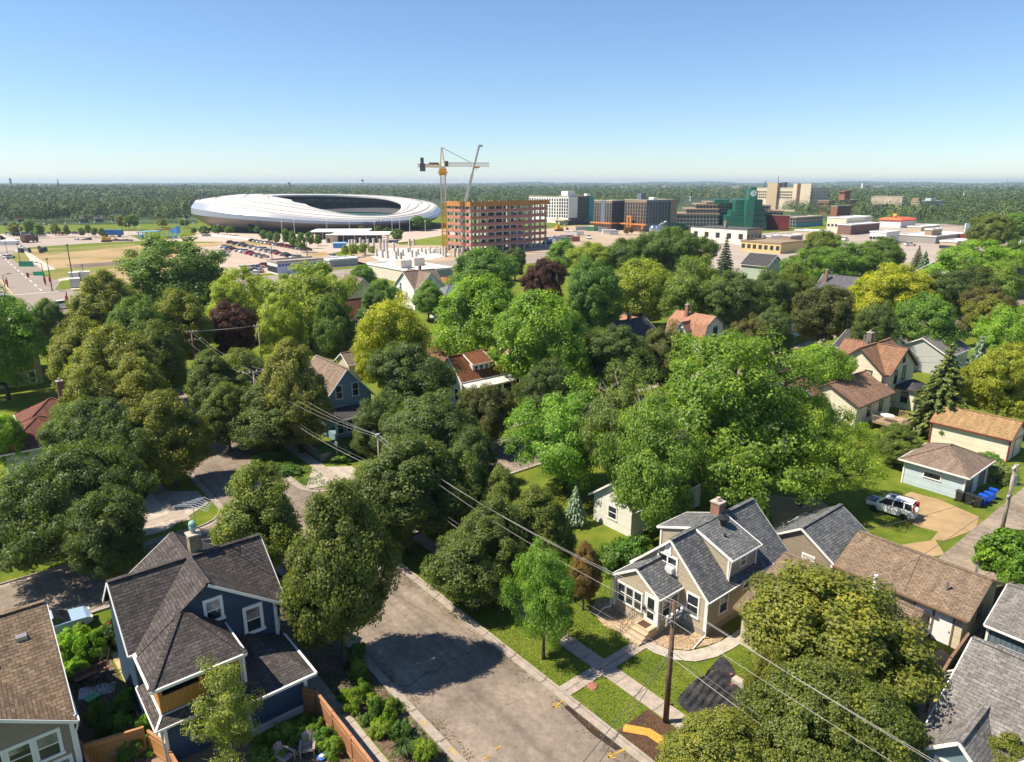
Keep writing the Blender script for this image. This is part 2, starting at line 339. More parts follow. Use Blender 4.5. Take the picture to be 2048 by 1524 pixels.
# ---------------------------------------------------------------- the trees one can tell apart
def trees():
    # far left, along the avenue and the field
    T('ash','345 0'.split() and 345,474,16.5,225,'large broad dark green tree standing at the edge of the dry field',MG,var=0)
    T('linden',195,545,12.5,135,'olive linden beside the avenue crossing with the traffic lights',OL)
    TB('ash',18,800,572,190,'bright green tree at the left edge below the avenue',GR)
    T('linden',85,600,9,80,'small dark tree half hidden behind the bright green tree at the left edge',MG)
    T('linden',262,598,12,140,'green linden behind the cluster of olive street lindens',MG)
    T('linden',345,583,12,150,'tall olive linden left of the purple maple, in front of the brown bungalow',OL)
    T('linden',155,640,11,150,'olive linden right of the yellow apartment block',OL)
    T('linden',225,655,11,175,'broad olive linden in the middle of the street cluster',OL)
    T('linden',305,645,10.5,125,'dark olive linden behind the leftmost utility pole',LI)
    T('linden',262,712,10,150,'pale olive linden standing nearest in the cluster by the lawn',(.12,.13,.03))
    T('linden',180,735,9.5,130,'olive linden over the lawn of the yellow apartment block',OL)
    T('maple',458,606,9.5,118,'dark purple maple behind the utility poles on the left',PU)
    T('ash',470,538,12.5,135,'yellow green tree between the big field tree and the parking lot',YG)
    T('ash',610,528,14,205,'wide light green tree in front of the low white building with blue stripes',(.11,.145,.03))
    T('ash',560,590,11,110,'light green tree right of the purple maple, above the lawn with the flower bed',YG)
    T('linden',660,590,11,90,'mid green tree left of the white house with the red brown gable',MG)
    T('ash',757,562,10,95,'dark green pointed tree between the two white gabled houses',(.05,.1,.035))
    T('linden',855,562,8,75,'round green tree under the white twin gabled house',GR)
    T('ash',725,530,7,55,'small light green tree beside the white roofed commercial building',GR)
    T('maple',782,603,13,172,'bright yellow green maple right of the blue house',YE)
    T('ash',955,556,14,195,'large yellow green tree behind the house with the rust roof, left one of the pair',BR)
    T('ash',1085,585,14,200,'large yellow green tree behind the house with the rust roof, right one of the pair',BR)
    T('ash',1130,660,10,130,'yellow green lower tree right of the rust roofed house',BR)
    T('ash',962,497,13,150,'leafy green tree in front of the unfinished concrete building',(.06,.115,.03))
    T('maple',1030,497,9,60,'small dark green tree under the unfinished concrete building',DK)
    T('maple',1088,520,11.5,95,'dark purple maple below the unfinished building',PU)
    T('maple',1185,520,15,125,'tall deep green maple right of the purple maple',(.045,.09,.03))
    T('ash',1125,482,10,70,'light green tree at the right end of the unfinished building',GR)
    T('ash',1190,486,11,110,'light green tree with yellow tips in front of the building site',YG)
    T('ash',1260,478,12,110,'green tree standing in front of the silver sculpture',MG)
    T('maple',1350,456,15,165,'large dark green tree in front of the whitewashed brick building',(.055,.09,.028))
    T('ash',1290,520,13,150,'yellow tipped tree in the middle of the wood behind the gambrel house',YG)
    T('locust',1395,515,14,165,'willowy pale green tree behind the pink gambrel roof',(.09,.13,.04))
    T('maple',1475,545,12,130,'dark green maple behind the grey roofed white house',DK)
    T('ash',1425,620,6,65,'small fresh green tree beside the brick chimney of the gambrel house',BR)
    T('spruce',1455,467,13,42,'slim dark spruce in front of the whitewashed building',(.03,.055,.04))
    T('maple',1545,545,12,120,'dark green maple left of the pale green house with the grey roof',DK)
    T('linden',1590,530,11,90,'dark olive tree behind the pale green house',LI)
    T('maple',1650,462,13,85,'tall dark olive tree behind the yellow brick shops',LI)
    T('ash',1700,485,12,150,'wide green tree in front of the tan commercial buildings',(.07,.125,.03))
    T('ash',1610,500,12,110,'green tree right of the yellow brick shops',(.075,.13,.03))
    T('maple',1775,475,11,90,'dark round tree in front of the white roofed shops',MG)
    T('maple',1785,530,12.5,160,'golden topped maple right of the pale green house',YE)
    T('maple',1885,545,11,110,'dark green maple right of the golden topped maple',DK)
    T('spruce',1840,490,9,36,'dark green spruce in front of the grey roof on the right',SPR)
    T('bluespruce',1853,500,8,34,'pale blue spruce beside the dark green spruce',BLU)
    T('maple',1985,430,15,90,'tall dark olive tree beside the billboard',LI)
    T('ash',2030,428,14,90,'bright green tree at the right edge behind the billboard tree',GR)
    T('ash',1955,482,13,170,'wide light green tree below the billboard',BR)
    T('maple',2035,485,12,110,'dark green tree at the right edge below the billboard',MG)
    T('maple',1945,530,11,130,'dark green maple left of the wide pale tree on the right edge',DK)
    T('locust',2010,520,12,130,'pale soft green tree on the right edge above the purple brown trees',(.085,.125,.035))
    T('maple',1985,575,10,110,'brown green tree on the right, behind the ash with upright sprays',(.06,.06,.03))
    T('ash',1868,590,10.5,130,'green ash with upright sprays behind the cream house',(.065,.12,.03))
    T('maple',1760,610,9.5,100,'dense dark maple behind the chimney of the cream house',DK)
    T('maple',1645,572,11,140,'dark bronze green maple whose trunk stands by the far road',(.055,.065,.028))
    T('maple',1545,618,9,110,'dark green maple right of the gambrel house',DK)
    T('maple',1500,640,8.5,100,'bronze green low maple below the grey roofed white house',(.06,.06,.03))
    T('ash',2025,615,11,120,'fresh green tree at the right edge above the blue spruce',BR)
    T('ash',1985,590,9,90,'olive green tree behind the grey cottage at the right',OL)
    T('maple',2020,690,10,150,'yellow green tree at the right edge beyond the spruce',(.13,.15,.025))
    T('spruce',1905,682,10.5,130,'tall olive green spruce beside the cream house',(.06,.08,.028),var=0)
    T('bluespruce',1968,664,9,62,'slim blue grey spruce behind the tall olive spruce',BLU)
    # middle
    T('maple',818,690,10.5,180,'dark grey green maple left of the rust roofed house',DK)
    T('maple',855,795,9.5,230,'broad dark grey green maple in front of the rust roofed house',DK)
    T('maple',745,800,8,120,'dark green maple beside the steps of the blue house',DK)
    T('maple',975,772,8,125,'bronze green maple in front of the white metal porch roof',(.06,.07,.028))
    T('maple',1095,722,9,140,'dark green maple right of the house with the rust roof',DK)
    T('maple',1240,655,10,150,'dark green maple by the red chimney pot, left one of two',DK)
    T('maple',1335,655,9.5,130,'dark green maple just in front of the gambrel roof',(.055,.065,.03))
    TB('linden',603,905,684,140,'tall pale olive linden hiding the left half of the blue house',(.1,.11,.035))
    T('linden',480,700,8,150,'dark green linden below the double utility poles',LI)
    T('linden',420,705,8.5,120,'dark green linden right of the leftmost utility pole',(.06,.085,.03))
    T('linden',445,770,8,110,'green linden overhanging the road at the crossing',LI)
    TB('linden',556,905,765,175,'dark multi stemmed tree beside the sidewalk of the blue house',(.055,.08,.028))
    T('maple',185,806,9.5,250,'dark green maple overhanging the red brown hip roof on the left',DK)
    TB('linden',354,974,785,160,'olive linden with a straight bare trunk on the corner grass',OL)
    T('maple',135,905,9.5,350,'very wide dark green maple filling the left edge above the brown roofed house',DK,var=1)
    T('maple',215,985,8,170,'dark green maple over the parked car beside the navy house',DK)
    T('ash',5,830,7,80,'bright green small tree at the left edge beside the hip roof',BR)
    TB('linden',530,1160,935,200,'dense green linden behind the right wing of the navy house',LI)
    TB('linden',690,1335,975,222,'large dense green linden over the street right of the navy house',(.07,.09,.03))
    TB('linden',822,1103,880,235,'dark green linden with a black trunk on the far boulevard grass',(.055,.08,.028))
    TB('linden',955,1215,1040,200,'dark green linden left of the bright feathery tree, overhanging the street',(.06,.085,.03))
    TB('locust',1087,1318,1095,160,'young honey locust with bright feathery leaves on the boulevard grass',GR,var=0)
    T('linden',905,900,8.5,150,'dark green linden behind the electric lines in the middle',(.055,.08,.028))
    T('linden',1000,935,7,110,'green tree behind the lawn, left of the small blue spruce',LI)
    T('linden',1060,1000,6,130,'low olive tree behind the feathery honey locust',(.075,.09,.028))
    T('linden',1090,1080,4.5,90,'low bushy green tree behind the brown leaved sapling',LI)
    T('linden',735,930,7.5,140,'green linden at the street corner below the slim electric pole',LI)
    TB('bluespruce',1150,1050,968,46,'small silvery blue spruce on the lawn beside the white house',(.14,.2,.2))
    TB('linden',1166,1220,1085,80,'sickly sapling with brown and bare upper twigs on the lawn',(.1,.07,.03))
    T('linden',1075,975,7,140,'dark olive linden above the lawn with the small blue spruce',LI); T('linden',985,1000,7.5,150,'dark linden between the street tree and the small blue spruce',(.06,.085,.03)); T('linden',1105,1025,5,100,'low dark linden left of the small blue spruce',(.06,.085,.03)); T('linden',940,860,9,130,'dark green linden behind the electric lines, below the metal porch roof',DK); T('linden',690,965,6.5,130,'low green linden between navy house linden and the crossing',LI)
    # the big pale trees behind the taupe house
    TB('locust',1130,985,770,250,'tall honey locust with bright green sprays left of the dead branched tree',(.075,.14,.03),var=1)
    TB('locust',1300,1085,810,240,'big honey locust with bare dead twigs behind the taupe house',(.085,.14,.035),var=0)
    TB('locust',1250,1010,735,210,'grey green locust with many dead grey branches standing above the roofs',(.085,.12,.045),var=1)
    TB('silver',1445,1010,675,400,'huge silver maple with forked brown limbs behind the taupe house',(.085,.14,.03),var=0)
    TB('silver',1600,1010,790,330,'bright green silver maple hanging over the blue grey shed',(.11,.16,.03),var=1)
    TB('linden',1790,930,850,90,'small dark apple tree on the back lawn by the deck',(.07,.1,.028))
    T('ash',1640,690,8,140,'fresh green tree below the far road, left of the cream house',BR)
    # near right
    T('linden',1662,1148,9.0,375,'big olive linden in front of the brown roofed house',(.1,.115,.03))
    T('linden',1548,1300,6,95,'narrow olive linden on the left flank of the biggest linden',(.1,.11,.03))
    T('linden',1640,1340,6.8,340,'dense green linden under the three electric lines',(.07,.09,.028))
    T('linden',1440,1440,5.,230,'olive green linden at the bottom edge right of the mulch bed',(.095,.11,.03))
    T('linden',1750,1380,6.3,230,'green linden beside the columnar arborvitae',(.075,.1,.028))
    for x,y,h,w,l in ((1825,1330,5.5,50,'tallest columnar arborvitae right of the big olive linden'),(1795,1370,5.,50,'middle columnar arborvitae beside the picket fence'),(1760,1430,4.5,48,'lowest columnar arborvitae nearest the bottom edge')):
        T('column',x,y,h,w,l,(.05,.1,.02),group='columnar arborvitae hedge')
    T('linden',2035,1480,4.5,130,'green treetop at the bottom right corner before the grey gable',(.09,.11,.03))
    T('birch',435,1315,6.6,150,'slender light green birch in front of the navy house',(.13,.16,.05))
    # shrubs
    T('bush',2030,1065,3.2,130,'big rounded green shrub beside the alley pole',(.06,.12,.02),var=0); T('bush',2045,1110,2.6,90,'rounded shrub at the right edge below the alley pole',(.06,.12,.02))
    T('bush',1990,1090,2.,70,'lower rounded shrub at the foot of the alley pole',(.06,.11,.02))
    for x,y,h,w,l,c in ((1975,905,1.6,60,'shrub against the cream garage with the tan roof',GR),(2005,925,2,70,'white flowering shrub right of the light blue garage',(.1,.13,.06)),(1715,900,2.2,50,'shrub on the lawn behind the deck',GR),
        (1265,1075,2.6,110,'dark leafy shrub left of the taupe house',(.045,.1,.022)),(1230,1090,2.2,90,'dark leafy shrub beside the brown leaved sapling',(.05,.1,.022)),(1300,1110,2.,70,'dark vine covered shrub against the taupe house wall',(.045,.09,.022)),
        (715,885,1.4,50,'flowering shrub beside the steps of the blue house',(.06,.11,.04)),(660,890,1.3,60,'green shrub inside the stone retaining wall',(.05,.11,.025)),(690,900,1.2,60,'low green shrub behind the lamp post',(.06,.12,.025)),
        (520,880,1.,50,'yellow green bed plant at the road corner',(.13,.15,.03)),(530,905,1.1,60,'dark leafy bed plant between road and sidewalk',(.05,.1,.03)),(570,930,.9,70,'dark green ground plant at the boulevard corner',(.05,.1,.03)),(500,870,1.,30,'reddish shrub beside the road corner',(.12,.05,.03)),
        (1955,1310,1.6,80,'yellow green shrub behind the wooden fence on the right',(.11,.16,.025)),(1930,1335,1.2,50,'small yellow green shrub beside the grey roof',(.12,.16,.03)),(2010,1290,1.4,60,'pale flowering shrub by the slate blue shed',(.16,.17,.1))):
        T('bush',x,y,h,w,l,c)
trees()
def deadwood():
    rg=random.Random(41)
    for o in list(COL.objects):
        l=o.get('label','')
        if 'dead' not in l or o.get('category')!='tree': continue
        b=MB(); sc_=o.scale; n_=26 if 'many' in l else 12
        for k in range(n_):
            a=rg.uniform(0,6.28) if 'many' in l else rg.uniform(2.5,5.5); z=rg.uniform(6.2,9.5); r=rg.uniform(1.5,4.); p=Vector((.3*math.cos(a),.3*math.sin(a),z-2.2)); q=Vector((r*math.cos(a),r*math.sin(a),z+rg.uniform(0,1.6))); b.tube(p,q,.09,.035,5)
            for j in range(6):
                s_=p.lerp(q,rg.uniform(.4,1.)); e=s_+Vector((rg.uniform(-1,1),rg.uniform(-1,1),rg.uniform(0,1.)))*1.1; b.tube(s_,e,.035,.012,4)
                for i in range(2): f=s_.lerp(e,rg.uniform(.5,1)); b.tube(f,f+Vector((rg.uniform(-1,1),rg.uniform(-1,1),rg.uniform(-.2,1.)))*.6,.016,.007,3)
        b.build('dead_branches',DEADWOOD,o)
deadwood()
def youngs():
    g='young trees around the stadium plaza'
    pl=[(409,472,452,24),(436,470,450,24),(461,471,452,22),(388,468,455,14),(503,467,449,16),(516,468,452,14),(528,484,460,18),(542,488,463,16),(556,491,464,16),(574,494,458,20),(587,498,462,18),(604,505,465,22),(621,497,463,18),(637,492,470,18),(590,467,445,14),(640,464,440,22),(655,463,440,20),(672,462,442,18),(724,472,452,18),(740,472,455,18),(757,475,452,18),(775,478,455,18),(795,486,458,28),(838,462,432,36),(853,461,436,24)]
    for i,(x,yb,yt,w) in enumerate(sorted(pl)):
        TB('young',x,yb,yt,w,'young green plaza tree in front of the stadium, %s from the left'%ORD[i],(.06,.11,.03),group=g)
    pl=[(30,472,445,30),(62,472,440,26),(80,474,448,22),(112,472,448,20),(135,474,450,14),(165,476,455,14),(178,472,448,14),(190,475,455,14),(205,476,456,14),(245,460,430,24),(258,462,432,18),(270,460,428,20),(325,455,438,24),(370,456,438,24)]
    for i,(x,yb,yt,w) in enumerate(pl):
        TB('young',x,yb,yt,w,'young parking lot tree behind the dry field, %s from the left'%ORD[i],(.075,.12,.03) if i%3 else OL,group='young trees behind the dry field')
    for i,(x,yb,yt,w) in enumerate([(691,512,490,18),(708,515,488,22),(726,512,486,22),(745,510,492,16)]):
        TB('young',x,yb,yt,w,'yellow green young tree before the column site, %s from the left'%ORD[i],YG,group='young trees before the column site')
    for i,(x,yb,yt,w) in enumerate([(1115,448,436,8),(1200,446,436,10),(1215,447,438,10),(1238,447,436,10),(1252,470,455,12),(1262,470,453,12)]):
        TB('young',x,yb,yt,w,'small street tree below the dark apartment blocks, %s from the left'%ORD[i],(.06,.1,.03) if i<4 else (.1,.06,.03),group='street trees below the apartment blocks')
ORD='first second third fourth fifth sixth seventh eighth ninth tenth eleventh twelfth thirteenth fourteenth fifteenth sixteenth seventeenth eighteenth nineteenth twentieth twenty-first twenty-second twenty-third twenty-fourth twenty-fifth twenty-sixth twenty-seventh twenty-eighth twenty-ninth thirtieth'.split()
youngs()
# ---------------------------------------------------------------- terrain far away and the woods that read as one mass
def hz(X,Y):
    r=np.hypot(X,Y); az=np.degrees(np.arctan2(X,Y))
    left=9*np.exp(-((az+34)/15)**2)*np.clip((r-900)/900,0,1)*np.clip((6000-r)/3000,.0,1)
    mid=0*np.clip((r-1000)/1500,0,1)*np.exp(-((az+8)/14)**2)*np.clip((5000-r)/2000,0,1)
    bl=(20+10*np.sin(az*.5+1)+5*np.sin(az*1.3))*np.clip((r-6000)/4500,0,1)**1.5*np.clip((az+12)/18,.35,1)
    return left+mid+bl
def farwoods():
    rng=np.random.default_rng(77)
    lim_x=[0,380,400,885,900,1050,1195,1210,1340,1360,1560,1575,1660,1740,1900,2048]; lim_y=[452,446,405,405,424,414,414,430,426,404,404,430,440,446,456,474]
    C=[];Nn=[];L=[];rn=[]; Ls=[(330,1000,6500,6.4,170,.95),(1000,2600,6500,10.,70,2.1),(2600,6500,4500,26.,22,9.),(6500,14500,3600,75.,14,30.)]
    tint=[]
    for r0,r1,n,rad,m,lf in Ls:
        r=np.sqrt(rng.uniform(r0**2,r1**2,n)); az=np.radians(rng.uniform(-41,41,n)); X=r*np.sin(az); Y=r*np.cos(az)
        zz=Y*cp+CAMH*sp; fx=1024+F*X/zz; fy=762-F*(Y*sp-CAMH*cp)/zz
        ok=(fy<np.interp(fx,lim_x,lim_y))
        for (bx,by,br) in EXCL: ok&=(np.hypot(X-bx,Y-by)>br)
        X=X[ok];Y=Y[ok];k=len(X); R=rad*rng.uniform(.7,1.3,k); H=np.minimum(rng.uniform(9,17,k),20); Z=hz(X,Y)
        d=rng.normal(size=(k,m,3)); d/=np.linalg.norm(d,axis=2,keepdims=True); d[:,:,2]=np.abs(d[:,:,2])*1.5-.55
        lf_=1+.3*np.sin(d[:,:,0]*4+X[:,None])+.25*np.sin(d[:,:,1]*5+Y[:,None])
        P=np.stack([X[:,None]+d[:,:,0]*R[:,None]*lf_,Y[:,None]+d[:,:,1]*R[:,None]*lf_,Z[:,None]+H[:,None]*(.55+.45*d[:,:,2]*lf_)],2)
        C.append(P.reshape(-1,3)); Nn.append((d+np.array([0,0,.4])+.28*rng.normal(size=d.shape)).reshape(-1,3)); L.append((lf*rng.uniform(.7,1.4,(k,m))).ravel())
        rn.append(np.clip(rng.normal(.45,.22,k)[:,None]+.05*rng.normal(size=(k,m)),0,1).ravel())
    C=np.concatenate(C);Nn=np.concatenate(Nn);L=np.concatenate(L);rn=np.concatenate(rn)
    m,nt,b=newmat('far_leaf',.6,.2); at=nd(nt,'ShaderNodeAttribute',attribute_name='rnd')
    out(nt,b,ramp(nt,at.outputs['Fac'],[(0,(.04,.07,.03)),(.4,(.08,.13,.045)),(.75,(.13,.185,.05)),(1,(.22,.23,.07))]))
    me=cards('far_woods',C,Nn,L,L*.8,rn,m,rng); o=bpy.data.objects.new('far_woods',me); COL.objects.link(o)
    tag(o,'far green woods filling the plain to the horizon','woods',kind='stuff')
    # rolling ground under the far woods
    b=MB(); azs=np.radians(np.linspace(-48,48,97)); rs=[850,1000,1200,1500,1900,2400,3000,3800,4800,6000,7500,9000,10500,12000,13500,15000]; 
    V=[(r*math.sin(a),r*math.cos(a),float(hz(r*math.sin(a),r*math.cos(a)))+(.05 if r>850 else -.3)) for r in rs for a in azs]; k=len(azs)
    b.solid(V,[(j*k+i,j*k+i+1,(j+1)*k+i+1,(j+1)*k+i) for j in range(len(rs)-1) for i in range(k-1)])
    g=plain('far_ground',(.04,.062,.024),.95,.4,.004); o=b.build('hills',g,smooth=True); tag(o,'low wooded hills along the horizon','hills',kind='structure')
# ---------------------------------------------------------------- ground surfaces
def grassmat(name,c1,c2,c3,scale=.5):
    m,nt,b=newmat(name,.95,.1); p=pos(nt)
    f=noise(nt,p,scale,6,.62); c=ramp(nt,f,[(.28,c1),(.5,c2),(.72,c3)])
    c=mix(nt,.85,c,ramp(nt,noise(nt,p,9.,4,.7),[(.3,.55),(.5,.95),(.7,1.45)]),'MULTIPLY'); c=mix(nt,ramp(nt,noise(nt,p,scale*1.7,5,.7),[(.58,0.),(.72,.7)]),c,tuple(x*y for x,y in zip(c3,(1.35,1.0,1.6))))
    out(nt,b,c); bump(nt,b,noise(nt,p,14.,3,.7),.9,.08); return m
LAWN=grassmat('lawn',(.075,.12,.014),(.125,.17,.018),(.2,.21,.032))
def asphaltm(name,base,along=True,crack=1.):
    m,nt,b=newmat(name,.9,.2); p=pos(nt); q=mapv(nt,p,rot=-ANG) 
    c=mix(nt,1.,base,ramp(nt,noise(nt,p,60.,3,.8),[(.3,.8),(.7,1.2)]),'MULTIPLY')
    c=mix(nt,.8,c,ramp(nt,noise(nt,mapv(nt,q,(1.3,.05,1)),1.,4),[(.3,.7),(.7,1.2)]),'MULTIPLY')
    c=mix(nt,.8,c,ramp(nt,noise(nt,p,.22,7,.68),[(.35,.62),(.65,1.22)]),'MULTIPLY'); c=mix(nt,.7,c,ramp(nt,noise(nt,p,2.3,6,.7),[(.36,.72),(.62,1.15)]),'MULTIPLY')
    w=nd(nt,'ShaderNodeTexNoise',{'Vector':p,'Scale':.9,'Detail':5.}).outputs['Color']
    pv=mix(nt,.25,p,w,'ADD') if False else nd(nt,'ShaderNodeVectorMath',{0:p,1:w},operation='ADD').outputs[0]
    for sc,th,dk,stretch in ((.13,.0025,.45,(.6,1,1)),(.45,.005,.7,(1,1,1))):
        v=nd(nt,'ShaderNodeTexVoronoi',{'Vector':mapv(nt,pv,stretch,-ANG),'Scale':sc},feature='DISTANCE_TO_EDGE').outputs['Distance']
        msk=ramp(nt,noise(nt,p,.11,3),[(.42,0.),(.6,1.)])
        c=mix(nt,mth(nt,'MULTIPLY',mth(nt,'MULTIPLY',ramp(nt,v,[(0,1.),(th,1.),(th*2.4,0.)]),msk if sc>.3 else 1.),crack),c,mix(nt,1.,c,dk,'MULTIPLY') if False else (base[0]*dk*.6,base[1]*dk*.6,base[2]*dk*.6))
    out(nt,b,c); bump(nt,b,noise(nt,p,80.,2),.3,.01); return m
ASPH=asphaltm('asphalt',(.235,.19,.152),crack=.55); ALLEY=asphaltm('alley_asphalt',(.29,.235,.18),crack=.4); FARASPH=plain('far_asphalt',(.27,.225,.185),.95,.12,.05)
def concretem(name,base,step=1.5,rot=True):
    m,nt,b=newmat(name,.9,.2); p=pos(nt); q=mapv(nt,p,rot=-ANG); xy=nd(nt,'ShaderNodeSeparateXYZ',{0:q})
    c=mix(nt,1.,base,ramp(nt,noise(nt,p,2.,6,.65),[(.3,.75),(.7,1.18)]),'MULTIPLY')
    if step:
        f=mth(nt,'FRACT',mth(nt,'DIVIDE',xy.outputs[1],step)); c=mix(nt,1.,c,ramp(nt,f,[(0,.45),(.03,.45),(.05,1.)]),'MULTIPLY')
    c=mix(nt,.5,c,ramp(nt,noise(nt,p,30.,2),[(.3,.85),(.7,1.12)]),'MULTIPLY'); out(nt,b,c); return m
CONC=concretem('concrete_walk',(.36,.3,.25)); CURB=concretem('concrete_curb',(.33,.28,.235),3.); SLAB=concretem('concrete_plain',(.42,.37,.31),0)
MULCH=speckle('mulch',[(.03,.018,.012),(.075,.04,.025),(.12,.065,.04),(.05,.03,.02)],16.,1.); SOIL=speckle('garden_soil',[(.05,.035,.025),(.13,.085,.06),(.2,.14,.1),(.08,.06,.04)],9.,.6)
GRAVEL=speckle('river_gravel',[(.35,.24,.14),(.55,.4,.24),(.22,.15,.1),(.6,.48,.32)],11.,.7,bmp=1.); SAND=plain('sandy_dirt',(.36,.25,.13),.95,.25,.6); DIRT=plain('site_dirt',(.4,.3,.21),.95,.25,.06)
CHIPS=speckle('orange_chips',[(.55,.25,.04),(.7,.36,.07),(.45,.19,.03)],18.,1.)
def sheet(name,pts,z,m,label=None,kind='structure',cat=None,th=0):
    b=MB()
    if th: b.prism(pts,z-th,z)
    else: b.face([(x,y,z) for x,y in pts])
    o=b.build(name,m); tag(o,label or name.replace('_',' '),cat or name.split('_')[-1],kind=kind); return o
def suw(name,pts,z,m,label=None,**k): return sheet(name,[W(*p) for p in pts],z,m,label,**k)
def rect(u0,u1,w0,w1): return [(u0,w0),(u1,w0),(u1,w1),(u0,w1)]
def spx(name,pts,z,m,label=None,**k): return sheet(name,[G(*p) for p in pts],z,m,label,**k)
def arc(cu,cw,r,a0,a1,n=8): return [(cu+r*math.cos(R_(a0+(a1-a0)*i/n)),cw+r*math.sin(R_(a0+(a1-a0)*i/n))) for i in range(n+1)]
def grounds():
    sheet('ground',[(-15500,-200),(15500,-200),(15500,15500),(-15500,15500)],0.,LAWN,'grassy ground of the whole neighbourhood',cat='ground')
    c=3.5; L,Rr,B0,B1=17.45,24.6,53.6,61.4     # roadway edges
    road=[(L,-30),(Rr,-30),(Rr,B0-c)]+arc(Rr+c,B0-c,c,180,90)+[(230,B0),(230,B1),(Rr+c,B1)]+arc(Rr+c,B1+c,c,270,180)+[(Rr,205),(L,205)]+[(L,B1+c)]+arc(L-c,B1+c,c,0,-90)+[(-60,B1),(-60,B0)]+arc(L-c,B0-c,c,90,0)
    suw('road',road,.03,ASPH,'worn asphalt street with tree shadows, crossing another street')
    # gutters, and curbs that step up 0.13
    def kerb(path,name):
        def off(d):
            o=[]
            for i,(a,b_) in enumerate(path):
                p=path[max(0,i-1)]; q=path[min(len(path)-1,i+1)]; dx,dy=q[0]-p[0],q[1]-p[1]; l=math.hypot(dx,dy); o.append((a-dy/l*d,b_+dx/l*d))
            return o
        g0,g1,g2=path,off(.42),off(.58); b=MB()
        for i in range(len(path)-1):
            for A_,B_,z in ((g0,g1,.036),(g1,g2,.15)):
                b.face([(*W(*A_[i]),z),(*W(*A_[i+1]),z),(*W(*B_[i+1]),z),(*W(*B_[i]),z)])
            b.face([(*W(*g1[i]),.036),(*W(*g1[i+1]),.036),(*W(*g1[i+1]),.15),(*W(*g1[i]),.15)]); b.face([(*W(*g2[i]),0),(*W(*g2[i+1]),0),(*W(*g2[i+1]),.15),(*W(*g2[i]),.15)])
        tag(b.build('curb',CURB),name,'curb',kind='structure')
    kerb([(L,-30),(L,B0-c)]+arc(L-c,B0-c,c,0,90)+[(-60,B0)],'concrete curb of the near left corner')
    kerb([(230,B0)]+arc(Rr+c,B0-c,c,90,180)+[(Rr,-30)],'concrete curb of the near right corner')
    kerb([(-60,B1)]+arc(L-c,B1+c,c,-90,0)+[(L,205)],'concrete curb of the far left corner')
    kerb([(Rr,205)]+arc(Rr+c,B1+c,c,180,270)+[(230,B1)],'concrete curb of the far right corner')
    suw('sidewalk',rect(28.1,29.3,-20,50),.05,CONC,'concrete sidewalk in front of the taupe house'); suw('sidewalk',rect(28.1,29.3,63,190),.05,CONC,'concrete sidewalk in front of the blue house')
    suw('sidewalk',rect(12.9,14.2,-20,50),.05,CONC,'concrete sidewalk beside the navy house'); suw('sidewalk',rect(12.9,14.2,64,190),.05,CONC,'concrete sidewalk beyond the crossing on the left')
    suw('sidewalk',rect(33,200,64.4,65.8),.05,CONC,'concrete sidewalk along the cross street'); suw('sidewalk',rect(-40,12.9,48.6,50),.05,CONC,'concrete sidewalk behind the navy house')
    suw('sidewalk',rect(-40,12.9,65,66.4),.05,CONC,'concrete sidewalk along the far side of the cross street')
    suw('corner_pavement',[(25.2,63.6),(28.1,62.6),(31.5,62.6),(31.5,66),(28.1,68.5)],.045,SLAB,'concrete ramp at the street corner')
    suw('corner_pavement',[(12,63.2),(16.5,66.5),(16.5,70),(12.9,73),(9,66),(9,63.2)],.045,SLAB,'wide concrete apron at the far left corner')
    suw('walkway',rect(25.2,32.3,25.05,26.05),.055,CONC,'concrete walk from curb to front steps')
    suw('walkway',[(32.3,26.05),(32.3,24.4),(32.7,23.2),(33.7,22.1),(35.2,21.5),(37,21.3),(48,21.3),(48,22.2),(37,22.25),(35.5,22.5),(34.3,23.0),(33.4,23.9),(33.0,25.0),(32.95,26.05)],.06,SLAB,'curved concrete walk around the gravel bed')
    suw('gravel_bed',[(33.0,24.6),(34.3,23.1),(36.6,22.35),(38,22.4),(38,26),(34,31.2),(32.6,30.5),(31.9,28.6),(32.2,26.9),(33.0,26.0)],.05,GRAVEL,'tan river gravel around the front steps',cat='gravel',kind='stuff')
    suw('mulch_bed',[(25.3,16.5),(28.0,16.5),(28.0,21.3),(25.3,21.3)],.06,MULCH,'dark brown mulch bed on the boulevard',cat='mulch',kind='stuff')
    cl=[(25.75,21.25),(26.15,20.7),(26.6,20.1),(26.65,19.4),(26.7,18.8),(27.2,18.3),(27.7,18.0),(28.0,17.6)]; lf=[];rt=[]
    for i,(a_,c_) in enumerate(cl):
        p_,q_=cl[max(0,i-1)],cl[min(len(cl)-1,i+1)]; l_=math.hypot(q_[0]-p_[0],q_[1]-p_[1]); nx_,ny_=-(q_[1]-p_[1])/l_*.3,(q_[0]-p_[0])/l_*.3; lf.append((a_+nx_,c_+ny_)); rt.append((a_-nx_,c_-ny_))
    suw('mulch_path',lf+rt[::-1],.075,CHIPS,'curving orange wood chip path across the mulch',cat='wood chips',kind='stuff')
    suw('garden_bed',rect(14.3,16.85,15,50),.04,SOIL,'planted soil strip between sidewalk and curb',cat='soil',kind='stuff')
    suw('garden_bed',[(-4,34),(4.4,34),(4.4,49),(-6,49)],.035,SOIL,'mulched garden beside the navy house',cat='soil',kind='stuff')
    suw('garden_bed',[(5,25),(12.6,25),(12.6,33.0),(5,33)],.035,SOIL,'gravelly back garden with chairs',cat='soil',kind='stuff')
    spx('garden_path',[(222,1310),(262,1296),(300,1360),(325,1428),(275,1436),(262,1390)],.06,concretem('tan_walk',(.5,.36,.21),1.1),'tan concrete path along the navy house')
    spx('patio',[(290,1524),(330,1470),(480,1440),(520,1524),(480,1600),(300,1600)],.05,plain('patio_stone',(.3,.2,.13),.9,.35,3.),'brown plank patio before the navy house')
